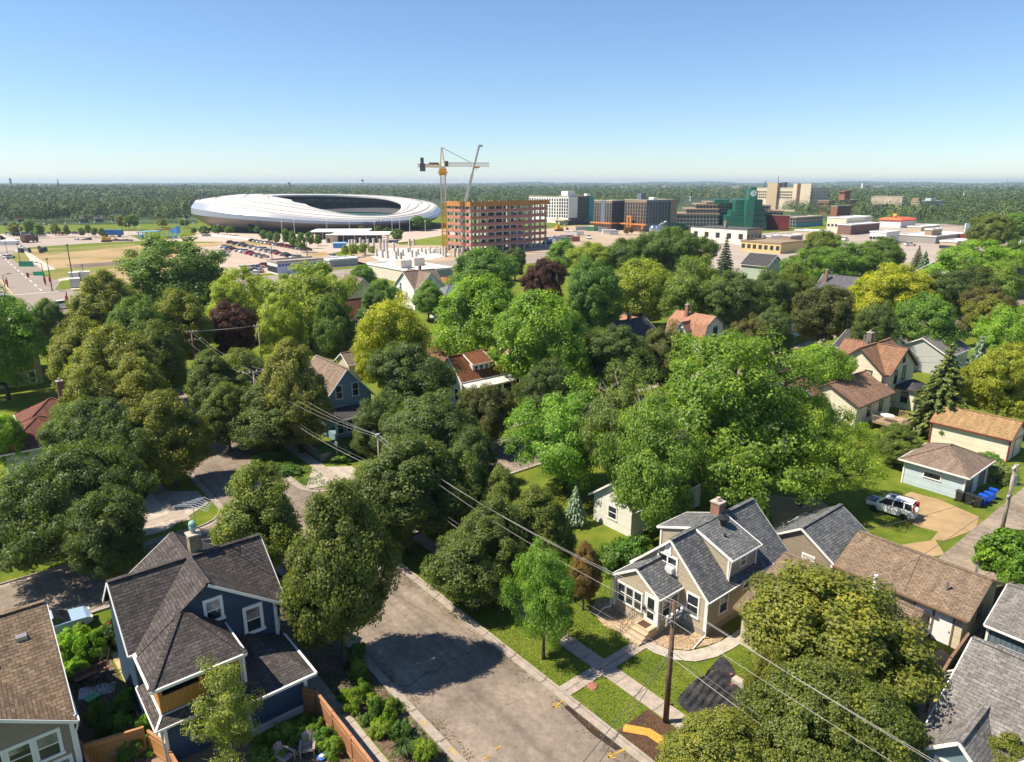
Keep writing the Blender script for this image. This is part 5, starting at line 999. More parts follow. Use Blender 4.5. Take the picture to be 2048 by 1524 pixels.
def arch(label,u,w,rz=0.,r=.75):
    t=gthing('garden_arch',label,'garden arch',u,w,0,rz); b=MB(); 
    for y in (-.3,.3):
        P=[(-r,y,0),(-r,y,1.5)]+[(-r*math.cos(a),y,1.5+r*math.sin(a)) for a in [PI*k/10 for k in range(1,10)]]+[(r,y,1.5),(r,y,0)]; b.path(P,.045,6)
    b.build('hoops',WHITE,t); b=MB()
    for k in range(1,6):
        for sx in (-r,r): b.tube((sx,-.3,.25*k),(sx,.3,.25*k),.025,.025,5)
    for k in range(0,11): a=PI*k/10; b.tube((-r*math.cos(a),-.3,1.5+r*math.sin(a)),(-r*math.cos(a),.3,1.5+r*math.sin(a)),.025,.025,5)
    b.build('rungs',WHITE,t)
arch('white garden arch trellis by the brown fence and picket fence',42.6,9.9,1.2); arch('white arch trellis before the slate shed, partly hidden',50.,7.9,.5)
t=gthing('picket_fence','short white picket fence beside the garden arch','fence',40.3,10.6); b=MB()
for k in range(9): b.box(k*.2,k*.2+.1,-.02,.02,.05,1.05)
b.build('pickets',WHITE,t); 
for z in (.3,.8): b=MB(); b.box(0,1.75,.022,.06,z,z+.08); b.build('rail',WHITE,t)
def bin_(label,u,w,col,name,rz=0.):
    t=gthing(name,label,'waste bin',u,w,0,rz,'wheeled bins beside the blue garage'); m=paint(col[0],col[1],.4); b=MB()
    v=[]; 
    for z,a in ((.08,.24),(.95,.3)): v+=[(-a,-a,z),(a,-a,z),(a,a*1.1,z),(-a,a*1.1,z)]
    b.solid(v,[(3,2,1,0),(4,5,6,7),(0,1,5,4),(1,2,6,5),(2,3,7,6),(3,0,4,7)]); b.build('bin_body',m,t)
    b=MB(); b.slab([(-.32,-.34,1.02),(.32,-.34,1.02),(.32,.34,1.1),(-.32,.34,1.1)],.07); b.tube((-.28,.4,1.02),(.28,.4,1.02),.03,.03,6); b.build('lid',m,t)
    for sx in (-.27,.27): b=MB(); b.tube((sx-.03,.28,.12),(sx+.03,.28,.12),.12,.12,10); b.build('wheel',BLACKM,t)
for k,(x,y) in enumerate(((1918,1002),(1937,1008),(1953,1014))): bin_('black wheeled bin in the row by the blue garage, %s from the wall'%ORD[k],*UW(x,y),('bin_black',(.03,.03,.032)),'black_bin',.2*k)
for k,(x,y) in enumerate(((1963,1010),(1974,1005),(1984,998))): bin_('blue wheeled bin in the row by the blue garage, %s blue from the black ones'%ORD[k],*UW(x,y),('bin_blue',(.01,.08,.5)),'blue_bin',.1*k)
bin_('black bin behind the brown roofed garage near the slate shed',53.,11.0,('bin_black',(.03,.03,.032)),'black_bin')
t=gthing('barbecue_grill','small grill under a blue cover beside the white garage doors','grill',47.4,13.7); b=MB()
for sx in (-.3,.3):
    for sy in (-.2,.2): b.tube((sx,sy,0),(sx,sy,.7),.025,.025,6)
b.build('legs',BLACKM,t); b=MB(); b.lathe([(.35,.6),(.45,.75),(.42,.95),(.2,1.1),(.02,1.12)],12); b.build('cover',paint('cover_blue',(.25,.4,.6)),t)
# ---------------------------------------------------------------- garden furniture by the navy house
CEDAR=plain('grey_cedar',(.36,.28,.24),.8,.25,4.); REDWOOD=plain('red_bench_wood',(.3,.16,.1),.8,.3,4.)
t=gthing('garden_bench','long reddish wooden bench along the flower bed by the left house','bench',2.2,44.9,0,.1); b=MB(); b.box(0,1.9,0,.4,.42,.48); b.build('seat',REDWOOD,t); b=MB(); b.box(0,1.9,.4,.45,.48,.8); b.build('backrest',REDWOOD,t)
for x in (.05,1.75):
    for y in (.03,.32): b=MB(); b.box(x,x+.1,y,y+.08,.04,.419); b.build('leg',REDWOOD,t)
tag(suw('outdoor_rug',[(2.1,43.6),(3.9,43.0),(4.2,44.0),(2.3,44.7)],.075,plain('rug_white',(.62,.58,.56),.9,.2,5),'pale outdoor rug under the folding chair',th=.02),kind=None,cat='rug')
del_k=[o for o in COL.objects if o.name=='outdoor_rug'][0]; 
if 'kind' in del_k: del del_k['kind']
def folding_chair():
    t=gthing('folding_chair','dark wooden folding chair on the pale rug','chair',3.9,43.9,.08,.6); m=paint('dark_wood',(.05,.03,.025),.6); b=MB()
    b.box(-.2,.2,-.2,.2,.44,.47); b.build('seat',m,t); b=MB()
    for z in (.62,.72,.82): b.box(-.19,.19,.2,.225,z,z+.06)
    b.build('backrest',m,t)
    for sx in (-.2,.2): 
        b=MB(); b.bar((sx,.25,.9),(sx,-.25,.01),.03,.03); b.build('leg',m,t); b=MB(); b.bar((sx*.85,-.2,.46),(sx*.85,.3,.01),.03,.03); b.build('leg',m,t)
    t=gthing('folding_table','dark folding tray table with a small pot on the pale rug','table',3.1,44.2,.08,.3); b=MB(); b.box(-.25,.25,-.18,.18,.6,.63); b.build('tabletop',m,t)
    for sx in (-.2,.2): b=MB(); b.bar((sx,-.25,.01),(sx,.25,.6),.03,.03); b.build('leg',m,t); b=MB(); b.bar((sx*.9,.25,.01),(sx*.9,-.25,.6),.03,.03); b.build('leg',m,t)
    t=gthing('plant_pot','terracotta pot with a small plant on the folding table','plant pot',3.1,44.2,.71); b=MB(); b.lathe([(.05,0),(.08,.02),(.11,.16),(.09,.165)],10); b.build('pot',paint('terracotta',(.4,.16,.08)),t); b=MB(); b.ball((0,0,.25),.12,.12,.11,8,5); b.build('leaves',plain('pot_green',(.08,.14,.03),.8),t)
folding_chair()
t=gthing('storage_box','bright green box beside the planting bed','box',2.7,42.9,.04,.3); b=MB(); b.box(-.3,.3,-.25,.25,0,.3); b.build('box_body',paint('box_green',(.02,.3,.07)),t); b=MB(); b.box(-.33,.33,-.28,.28,.302,.36); b.build('lid',paint('box_lid',(.02,.36,.09)),t)
def adirondack(label,u,w,rz):
    t=gthing('adirondack_chair',label,'chair',u,w,.04,rz,'adirondack chairs in the back garden'); m=CEDAR
    b=MB(); 
    for k in range(5): b.bar((-.3,-.3+.13*k,.38-.045*k),(.3,-.3+.13*k,.38-.045*k),.12,.025)
    b.build('seat',m,t); b=MB()
    for k in range(5): x=(k-2)*.125; hh=1.0-.035*(k-2)**2; b.bar((x*.85,.26,.2),(x*1.1,.58,hh),.11,.02)
    b.build('backrest',m,t)
    for sx in (-.36,.36):
        b=MB(); b.box(sx-.07,sx+.07,-.42,.4,.54,.57); b.build('armrest',m,t); b=MB(); b.box(sx-.03,sx+.03,-.38,-.3,0,.539); b.build('leg',m,t); b=MB(); b.bar((sx*.9,-.3,.36),(sx*.9,.6,.02),.04,.1); b.build('leg',m,t)
adirondack('weathered grey adirondack chair facing the bottom edge, right one of two',11.1,31.0,-.5); adirondack('weathered grey adirondack chair cut by the bottom edge, left one of two',9.9,31.2,.4)
t=gthing('beach_ball','round red white and blue cushion beside the adirondack chair','cushion',11.5,30.15,.04); b=MB(); b.lathe([(.02,.0),(.24,.03),(.26,.14),(.14,.19),(.02,.2)],14); b.build('cushion_body',paint('cushion_blue',(.05,.12,.4)),t); b=MB(); b.lathe([(.13,.192),(.12,.215),(.02,.22)],12); b.build('cushion_centre',paint('cushion_white',(.7,.68,.66)),t)
t=gthing('bird_bath','pale stone bird bath by the amber fence','bird bath',2.9,37.0,.03); b=MB(); b.lathe([(.2,0),(.16,.06),(.08,.12),(.07,.6),(.12,.66)],12); b.build('pedestal',SLAB,t); b=MB(); b.lathe([(.1,.661),(.32,.74),(.34,.8),(.28,.78),(.05,.72)],14); b.build('basin',SLAB,t)
t=gthing('blue_tub','bright blue plastic tub under the slender birch','tub',7.2,34.0-2.2,.04); b=MB(); b.lathe([(.16,0),(.2,.02),(.26,.42),(.28,.44),(.24,.44),(.2,.1)],14); b.build('tub_body',paint('tub_blue',(.01,.05,.6)),t); b=MB(); b.tube((-.3,0,.4),(.3,0,.4),.02,.02,6); b.build('handle',paint('tub_blue',(.01,.05,.6)),t)
t=gthing('stepladder_trellis','dark metal ladder leaning by the left eaves of the navy house','ladder',3.6,44.5,.04,.9); b=MB()
for y in (0,.45): b.bar((0,y,0),(1.2,y,1.6),.04,.05)
for k in range(6): b.bar((.2*k+.1,0,.27*k+.13),(.2*k+.1,.45,.27*k+.13),.03,.03)
b.build('ladder_frame',BLACKM,t)
def deck():
    t=gthing('wooden_deck','wooden back deck with railing and stairs behind the cream house','deck',88.4,31.8); m=plain('deck_wood',(.36,.26,.17),.85,.25,3.); b=MB(); b.box(0,4.6,0,3.6,.75,.85); b.build('deck_floor',m,t)
    b=MB()
    for (a,c) in (((0,0),(0,3.6)),((0,0),(4.6,0)),((4.6,0),(4.6,2.2))):
        L=math.hypot(c[0]-a[0],c[1]-a[1]); n_=int(L/.18); b.bar((*a,1.75),(*c,1.75),.1,.05); b.bar((*a,.98),(*c,.98),.05,.06)
        for k in range(n_+1): x=a[0]+(c[0]-a[0])*k/n_; y=a[1]+(c[1]-a[1])*k/n_; b.box(x-.025,x+.025,y-.025,y+.025,.85,1.73)
    b.build('railing',m,t)
    for x,y in ((.05,.05),(4.5,.05),(.05,3.5),(4.5,3.5),(2.3,.05)): b=MB(); b.box(x-.06,x+.06,y-.06,y+.06,0,.75); b.build('deck_post',m,t)
    b=MB()
    for k in range(4): b.box(4.6+.28*k,4.88+.28*k,-.2,.8,.55-.18*k,.6-.18*k)
    for y in (-.2,.8): b.bar((4.6,y,1.75),(5.7,y,.95),.07,.06); b.box(5.66,5.74,y-.04,y+.04,0,.95)
    b.build('stairs',m,t); tt=gthing('patio_table','white round table top on the wooden deck','table',90.2,34.3,.85); b=MB(); b.lathe([(.02,.7),(.8,.7),(.82,.74),(.02,.75)],18); b.build('tabletop',WHITE,tt); b=MB(); b.tube((0,0,0),(0,0,.7),.05,.05,8); b.tube((0,0,0),(0,0,.04),.3,.25,12); b.build('table_leg',WHITE,tt)
deck()
# ---------------------------------------------------------------- tarp, paint marks, puddle
def tarp():
    rng=np.random.default_rng(4); Q=[UW(*p) for p in ((1446,1316),(1348,1402),(1432,1466),(1512,1400))]; n_=44; V=[]; 
    for j in range(n_+1):
        for i in range(n_+1):
            a,c=i/n_,j/n_; u=(1-a)*(1-c)*Q[0][0]+a*(1-c)*Q[1][0]+a*c*Q[2][0]+(1-a)*c*Q[3][0]; w=(1-a)*(1-c)*Q[0][1]+a*(1-c)*Q[1][1]+a*c*Q[2][1]+(1-a)*c*Q[3][1]
            e=min(a,1-a,c,1-c); u+=.12*math.sin(9*c+2*a)*(e<.03); w+=.1*math.sin(11*a)*(e<.03)
            z=.1+.06*math.sin(c*42+3*math.sin(a*5))*(.3+abs(math.sin(a*3)))+.09*math.sin(a*23+c*9)*max(0,.4-c)*2+.02*rng.normal()+.12*math.exp(-((a-.35)**2+(c-.3)**2)/.02); V.append((*W(u,w),max(.05,z)))
    b=MB(); k=n_+1; b.solid(V,[(j*k+i,j*k+i+1,(j+1)*k+i+1,(j+1)*k+i) for j in range(n_) for i in range(n_)])
    m,nt,bs=newmat('black_plastic',.2,.6); out(nt,bs,ramp(nt,noise(nt,pos(nt),1.2,4),[(.3,(.018,.018,.022)),(.7,(.06,.055,.055))])); o=b.build('tarp',m,smooth=True); tag(o,'wrinkled black plastic sheet covering the front lawn corner','tarp')
    for k,(x,y) in enumerate(((1463,1352),(1464,1372),(1444,1420),(1340,1410))):
        X,Y=G(x,y); t=thing('weight_stone','rusty brown stone holding down the black tarp, %s from the back'%ORD[k],'stone',(X,Y,.1),k,'stones on the black tarp'); b=MB(); b.ball((0,0,.03),.14,.1,.07,9,6); b.build('stone_body',plain('rust_stone',(.22,.11,.07),.9,.3,6),t)
    X,Y=G(1492,1378); t=thing('concrete_block','pale concrete block beside the black tarp','block',(X,Y,0),ANG); b=MB(); b.box(-.25,.25,-.9,.9,0,.35); b.build('block_body',SLAB,t)
tarp()
YP=plain('yellow_paint',(.5,.3,.04),.9,.5,6.)
def mark(label,p,q,head=True):
    P=Vector((*G(*p),0));Q=Vector((*G(*q),0)); d=(Q-P).normalized(); t=Vector((-d.y,d.x,0)); b=MB(); z=.046
    def quad(a,c,wd): e=(c-a).normalized(); s_=Vector((-e.y,e.x,0))*wd; b.face([(v.x,v.y,z) for v in (a-s_,c-s_,c+s_,a+s_)])
    quad(P,Q,.05)
    if head: quad(Q,Q-d*.35+t*.22,.04); quad(Q,Q-d*.35-t*.22,.04)
    tag(b.build('paint_mark',YP),label,'road marking',kind='structure')
mark('yellow sprayed arrow by the curb, upper one',(1128,1401),(1106,1416)); mark('yellow sprayed arrow by the curb, lower one',(1252,1498),(1216,1516)); mark('yellow sprayed dash on the street, left',(980,1512),(966,1520),False); mark('yellow sprayed dash on the street, right',(1002,1493),(990,1500),False); mark('yellow sprayed tick beside the left curb',(843,1441),(852,1452),False); mark('long yellow mark by the left curb',(898,1496),(912,1510),False)
suw('puddle',[(24.28,24.6),(24.56,24.6),(24.56,20.3),(24.2,20.4),(24.05,22.)],.043,plain('wet_leaves',(.05,.035,.025),.25,.6,9.),'dark wet gutter with fallen leaves',cat='puddle')
X,Y=G(1185,1373); t=thing('tree_stump','flat red brown stump in the boulevard lawn','stump',(X,Y,0)); b=MB(); b.lathe([(.36,0),(.33,.05),(.3,.09),(.02,.1)],14); b.build('stump_body',speckle('stump_wood',[(.25,.1,.07),(.4,.18,.12),(.15,.07,.06)],12.,2.),t)
# ---------------------------------------------------------------- the white car with its stripped front
RUB=paint('tyre_rubber',(.02,.02,.02),.8); RIM=paint('alloy_rim',(.5,.5,.5),.3,.8); CGLASS=glassm('car_glass',(.012,.016,.02),.04)
def wheel(par,x,y,r,side,wd=.2):
    b=MB(); b.lathe([(r*.6,-wd/2),(r*.95,-wd/2),(r,-wd*.3),(r,wd*.3),(r*.95,wd/2),(r*.6,wd/2)],18); o=b.build('wheel',RUB,par,True); o.location=(x,y,r); o.rotation_euler=(PI/2,0,0)
    b=MB(); b.lathe([(.03,wd/2*.9),(r*.6,wd/2*.75)],14); b.lathe([(.03,-wd/2*.9),(r*.6,-wd/2*.75)],14); b.build('rim',RIM,o)
def suv():
    u,w=65.6,23.4; t=gthing('parked_car','white four wheel drive car with its front end stripped, on the grass','car',u,w,.03,PI/2+.12); m=paint('car_white',(.8,.8,.79),.22)
    # x forward (toward the upper left), y across
    sec=[(-2.1,.55,1.0,.8),(-2.0,.35,1.12,.86),(-1.2,.3,1.08,.88),(0.,.3,1.06,.89),(.9,.32,1.04,.88),(1.15,.36,.98,.84)]
    b=MB(); vs=[]
    for x,z0,z1,hw in sec: vs+=[(x,-hw*.94,z0),(x,-hw,(z0+z1)/2),(x,-hw*.95,z1),(x,hw*.95,z1),(x,hw,(z0+z1)/2),(x,hw*.94,z0)]
    k=6; fs=[tuple(range(5,-1,-1)),tuple(range(30,36))]+[(j*k+i,j*k+(i+1)%k,(j+1)*k+(i+1)%k,(j+1)*k+i) for j in range(5) for i in range(k)]; b.solid(vs,fs)
    # cabin roof and pillars
    ro=[(-1.85,1.66,.64),(-.9,1.72,.68),(.2,1.7,.67),(.45,1.66,.62)]
    vs=[]
    for x,z,hw in ro: vs+=[(x,-hw,z-.06),(x,-hw*.9,z),(x,hw*.9,z),(x,hw,z-.06)]
    b.solid(vs,[(0,1,2,3),(15,14,13,12)]+[(j*4+i,j*4+(i+1)%4,(j+1)*4+(i+1)%4,(j+1)*4+i) for j in range(3) for i in range(4)])
    for s_ in (-1,1):
        for (xb,xt) in ((-2.,-1.85),(-1.25,-1.2),(-.3,-.3),(1.05,.42)): b.bar((xb,s_*.83,1.04),(xt,s_*.65,1.64),.09,.09)
    b.build('body',m,t,False)
    for s_ in (-1,1):
        for n_,(x0,x1,y0,y1) in enumerate(((-1.93,-1.3,-1.8,-1.25),(-1.2,-.36,-1.16,-.36),(-.24,.95,-.24,.36))):
            b=MB(); b.face([(x0,s_*.835,1.07),(x1,s_*.835,1.07),(y1,s_*.66,1.62),(y0,s_*.66,1.62)]); b.build('side_window',CGLASS,t)
    b=MB(); b.face([(1.02,-.78,1.06),(1.02,.78,1.06),(.45,.6,1.63),(.45,-.6,1.63)]); b.build('windscreen',CGLASS,t); b=MB(); b.face([(-2.02,-.76,1.1),(-2.02,.76,1.1),(-1.88,.6,1.6),(-1.88,-.6,1.6)]); b.build('rear_window',CGLASS,t)
    b=MB(); b.box(-.3,.15,-.35,.35,1.715,1.735); b.build('sunroof',CGLASS,t)
    for s_ in (-.6,.6): b=MB(); b.bar((-1.7,s_,1.76),(.25,s_,1.76),.04,.04); b.build('roof_rail',BLACKM,t)
    for s_ in (-1,1): b=MB(); b.box(-2.13,-1.98,s_*.8-.07,s_*.8+.07,.95,1.5); b.build('tail_light',paint('tail_red',(.4,.01,.01),.25),t)
    b=MB(); b.tube((-2.28,.12,.95),(-2.06,.12,.95),.34,.36,20); b.build('spare_wheel_cover',m,t); b=MB(); b.box(-2.2,-2.02,-.8,.8,.38,.62); b.build('rear_bumper',m,t)
    b=MB(); rg=random.Random(3)     # bared engine bay
    b.box(1.15,2.05,-.55,.55,.45,.75)
    for k in range(16): x=1.2+rg.random()*.85; y=rg.uniform(-.6,.6); s_=.07+rg.random()*.1; b.box(x-s_,x+s_,y-s_,y+s_,.7,.85+rg.random()*.15)
    b.tube((1.2,-.65,.8),(2.05,-.6,.75),.05,.05,6); b.tube((1.2,.65,.8),(2.05,.6,.75),.05,.05,6); b.tube((2.05,-.6,.75),(2.05,.6,.75),.05,.05,6); b.build('engine_bay',plain('engine_parts',(.3,.28,.27),.5,.8,9.,.5,.5),t)
    b=MB()
    for s_ in (-1,1): b.box(1.15,1.9,s_*.78-.08,s_*.78+.08,.6,.92)
    b.build('front_wing',paint('car_white',(.8,.8,.79)),t)
    for x in (-1.35,1.3):
        for y in (-.78,.78): wheel(t,x,y,.34,1)
suv()
def far_car_mesh():
    b=MB()
    def loft(sec,m):
        vs=[]
        for x,z0,z1,hw in sec: vs+=[(x,-hw,z0),(x,-hw,z1),(x,hw,z1),(x,hw,z0)]
        k=len(sec); b.solid(vs,[(0,1,2,3),tuple(range(4*k-1,4*k-5,-1))]+[(j*4+i,j*4+(i+1)%4,(j+1)*4+(i+1)%4,(j+1)*4+i) for j in range(k-1) for i in range(4)],m)
    loft([(-2.25,.45,.8,.8),(-2.15,.3,.95,.86),(.7,.28,.95,.88),(1.9,.3,.85,.84),(2.25,.4,.65,.74)],0); loft([(-1.95,.94,1.0,.78),(-1.45,.94,1.36,.66),(.1,.94,1.4,.66),(.95,.94,1.0,.76)],1); loft([(-1.4,1.37,1.42,.62),(.05,1.405,1.45,.62)],0)
    for x in (-1.4,1.4):
        for y in (-.86,.86): b.tube((x,y-.08,.32),(x,y+.08,.32),.32,.32,12,2)
    for y in (-.6,.6): b.box(2.1,2.27,y-.16,y+.16,.55,.7,3); b.box(-2.27,-2.1,y-.16,y+.16,.65,.85,4)
    m,nt,bs=newmat('car_paint',.25,.5); oi=nd(nt,'ShaderNodeObjectInfo'); out(nt,bs,oi.outputs['Color'])
    o=b.build('parked_car',[m,CGLASS,RUB,PORC,paint('tail_red',(.4,.01,.01))]); me=o.data; bpy.data.objects.remove(o); return me
CARME=far_car_mesh(); CARCOL={'white':(.75,.75,.74),'black':(.015,.015,.018),'silver':(.45,.46,.47),'grey':(.2,.2,.21),'red':(.4,.02,.02),'blue':(.04,.08,.2),'maroon':(.15,.01,.02),'dark green':(.03,.05,.04)}
def pcar(label,x,y,rz,c,group,s=1.,z=.07):
    o=bpy.data.objects.new('parked_car',CARME); COL.objects.link(o); o.location=(x,y,z); o.rotation_euler=(0,0,rz); o.scale=(s,s,s*random.Random(int(x*7+y)).choice((1,1.12,1.25))); o.color=(*CARCOL[c],1); tag(o,label,'car',group); return o
def lot():
    rg=random.Random(11); g='cars in the gravel parking lot'
    rows=[('back',(506,483),(615,502),'black silver white white white red white black maroon red maroon black grey blue black'.split()),('second',(462,487),(600,519),'black blue grey black silver white silver silver grey red grey black silver grey'.split()),
          ('third',(447,496),(528,516),'white blue maroon silver white red red silver silver'.split()),('front',(490,540),(525,535),'white silver blue white red'.split())]
    for nm,a,c,cols in rows:
        for i,cc in enumerate(cols):
            f=i/(len(cols)-1); X,Y=G(a[0]+(c[0]-a[0])*f,a[1]+(c[1]-a[1])*f); pcar('%s car parked in the %s row of the gravel lot, %s from the left'%(cc,nm,ORD[i]),X,Y,ANG+.15+rg.uniform(-.06,.06)+(PI if rg.random()<.4 else 0),cc,g)
    for i,(x,y,c) in enumerate(((447,512,'silver'),(452,505,'white'),(500,548,'white'),(520,545,'silver'),(512,551,'white'))): pcar('%s car standing alone at the edge of the gravel lot, %s from the back'%(c,ORD[i]),*G(x,y),ANG+.3*i,c,g)
    for i in range(26):
        x=18+i*4.6 if i<14 else 86+(i-14)*13; y=470-.02*x+(i%3)*1.2; cc=rg.choice(['white','silver','black','blue','grey','red']); pcar('%s car in the far car park behind the field, %s from the left'%(cc,ORD[i]),*G(x,y),1.57+rg.uniform(-.1,.1),cc,'cars in the far car park')
    for i,(x,y,c,l) in enumerate(((130,617,'white','white car waiting at the avenue crossing'),(18,517,'white','white pickup on the avenue beside the tent'),(1012,482,'dark green','dark car under the unfinished building'),(1210,455,'black','black car beside the building site'),(1285,465,'maroon','red car near the silver sculpture'),(1178,478,'white','white car at the edge of the building site'),(667,517,'silver','silver car beside the grey low building'),(1820,492,'white','white van by the grey shops'),(1690,482,'white','white car behind the tan shops'),(1770,470,'silver','silver car before the orange roofed restaurant'))):
        pcar(l,*G(x,y),ANG+i*.8,c,'single cars in the distance',1.15)
    t=G(5,640); pcar('dark blue car at the left edge of the avenue crossing',*G(8,602),ANG+1.57,'blue','single cars in the distance')
    t=thing('parked_car','light blue car under the wide dark maple behind the navy house','car',(*W(2.,52.2),.04),ANG); 
    o=bpy.data.objects.new('body',CARME); COL.objects.link(o); o.parent=t; o.color=(.3,.42,.55,1)
    for i,(x,y,c) in enumerate(((1262,600,'red'),(1275,645,'white'))): pcar('%s car glimpsed between the trees near the rust roofed garage'%c,*G(x,y),.4,c,'cars between the trees')
lot()
# ---------------------------------------------------------------- planted beds and ground cover
def beds():
    P=[(700,1330),(715,1352),(722,1375),(728,1395),(745,1410),(752,1432),(768,1425),(782,1440),(790,1420),(775,1455),(760,1470),(800,1470),(690,1400),(705,1420),(735,1445),(835,1500),(850,1520),(715,1320)]
    for i,(x,y) in enumerate(P): X,Y=G(x,y); tree('bush' if i%3 else 'herb','leafy plant in the soil strip beside the left curb, %s from the far end'%ORD[i],X,Y,RT.uniform(.6,1.3),RT.uniform(.45,.8),[(.08,.15,.025),(.11,.16,.03),(.05,.1,.025)][i%3],'plant',group='plants beside the left curb')
    X,Y=G(806,1512); b=MB(); rg=random.Random(8)
    for k in range(260):
        a=rg.uniform(0,6.28); r=rg.uniform(.2,.75); h=rg.uniform(.7,1.15); p=Vector((.06*math.cos(a),.06*math.sin(a),0)); q=p+Vector((r*.45*math.cos(a),r*.45*math.sin(a),h*.8)); e=p+Vector((r*math.cos(a),r*math.sin(a),h*.62)); b.tube(p,q,.014,.012,3); b.tube(q,e,.012,.003,3)
    t=thing('ornamental_grass','tall fountain grass clump beside the left curb','plant',(X,Y,.04)); b.build('grass_blades',plain('fountain_grass',(.1,.17,.04),.7,.3,3.),t)
    Q=[(140,1262),(165,1250),(190,1265),(150,1290),(130,1285),(170,1300),(150,1325),(120,1310),(195,1285)]
    for i,(x,y) in enumerate(Q): X,Y=G(x,y+30); tree('bush','leafy shrub in the mulched bed left of the navy house, %s of the bed'%ORD[i],X,Y,RT.uniform(1.,1.9),RT.uniform(.6,1.1),[(.11,.2,.03),(.14,.21,.035),(.08,.15,.03)][i%3],'shrub',group='shrubs left of the navy house')
    Q=[(190,1430),(220,1420),(240,1440),(215,1455),(255,1400),(270,1470),(285,1490),(260,1500),(300,1455),(245,1465)]
    for i,(x,y) in enumerate(Q): X,Y=G(x,y+15); tree('bush','bright leafy shrub by the vine covered fence, %s of the group'%ORD[i],X,Y,RT.uniform(.9,1.6),RT.uniform(.5,.85),[(.09,.17,.03),(.06,.12,.03)][i%2],'shrub',group='shrubs by the vine covered fence')
    Q=[(545,1480),(570,1465),(600,1455),(625,1470),(640,1445),(650,1480),(560,1500),(665,1500),(590,1475),(520,1510),(672,1475),(535,1520)]
    for i,(x,y) in enumerate(Q): X,Y=G(x,y+10); tree('bush' if i%2 else 'herb','green garden plant below the navy side wall, %s of the border'%ORD[i],X,Y,RT.uniform(.6,1.2),RT.uniform(.5,.8),[(.08,.15,.025),(.1,.16,.03),(.055,.11,.025)][i%3],'plant',group='border plants below the navy wall')
    b=MB(); rg=random.Random(2)
    for k in range(14): b.ball((rg.uniform(-.5,.5),rg.uniform(-.4,.4),rg.uniform(.7,1.5)),.1,.1,.09,8,5)
    X,Y=G(232,1285); t=thing('red_rose_bush','red flowering bush beside the left eaves of the navy house','shrub',(X,Y,0)); b.build('blossoms',paint('rose_red',(.5,.01,.03),.6),t)
    me,tr,H,R=LIB['bush'][0]; o=bpy.data.objects.new('foliage',me); COL.objects.link(o); o.parent=t; o.scale=(.75,.75,.95); o.color=(.06,.12,.03,1)
beds()
def cover():
    rng=np.random.default_rng(21); m=leafmat('ground_leaf',.2)
    def strip(name,label,regs,n,leaf,col,z=.05,up=1.2):
        C=[]
        for (u0,u1,w0,w1) in regs:
            k=int(n*(u1-u0)*(w1-w0)); u=rng.uniform(u0,u1,k); w=rng.uniform(w0,w1,k); f=np.sin(u*2.1+w*1.3)+np.sin(u*1.2-w*2.4)+.6*np.sin(w*5); ok=f>rng.normal(-.3,.8,k) if name!='lawn_grass' else np.ones(k,bool); u=u[ok];w=w[ok]
            C.append(np.stack([u*NX[0]+w*SX[0],u*NX[1]+w*SX[1],z+rng.uniform(0,.12 if name!='lawn_grass' else .035,len(u))*(1.3+f[ok]*.3)],1))
        C=np.concatenate(C); k=len(C); L=leaf*rng.uniform(.6,1.4,k); me=cards(name,C,np.array([0,0,up])+.8*rng.normal(size=(k,3)),L,L*.5,np.clip(rng.normal(.45,.22,k),0,1),m,rng)
        o=bpy.data.objects.new(name,me); COL.objects.link(o); o.color=(*[c*1.5 for c in col],1); tag(o,label,'ground cover',kind='stuff')
    strip('ground_cover','low green ground cover in the curb strip',[(14.4,16.8,17,50)],110,.13,(.07,.12,.03)); strip('ground_cover','low green ground cover in the garden left of the navy house',[(-3,4.2,37,49)],80,.14,(.06,.1,.03)); strip('ground_cover','leafy ground cover in the back garden of the navy house',[(5,12.4,28,33.6)],60,.12,(.08,.12,.035))
    strip('lawn_grass','short grass on the lawns before the taupe house',[(25.3,28,16,48),(29.4,33,19,31),(33,38,16,21.2),(29.4,36,31,48)],170,.1,(.115,.15,.02),.0,1.6)
    strip('ground_cover','weedy plants at the corner by the blue house',[(25.3,28,63,80),(30.2,39,70,73)],80,.16,(.06,.11,.03))
    rng2=np.random.default_rng(5); k=5200; side=rng2.uniform(size=k)<.5; w=rng2.uniform(5,50,k); u=np.where(side,17.5+np.abs(rng2.normal(size=k))*.28,24.55-np.abs(rng2.normal(size=k))*.35); ok=np.sin(w*.9+side*2)+np.sin(w*2.3)>rng2.normal(.3,.8,k); u=u[ok];w=w[ok];k=len(u)
    L=.09*rng2.uniform(.6,1.5,k); me=cards('fallen_leaves',np.stack([u*NX[0]+w*SX[0],u*NX[1]+w*SX[1],np.full(k,.05)],1),np.array([0,0,1.])+.35*rng2.normal(size=(k,3)),L,L*.6,np.clip(rng2.normal(.5,.25,k),0,1),m,rng2)
    o=bpy.data.objects.new('fallen_leaves',me); COL.objects.link(o); o.color=(.17,.12,.05,1); tag(o,'dry leaves and grit along both gutters','fallen leaves',kind='stuff')
cover()
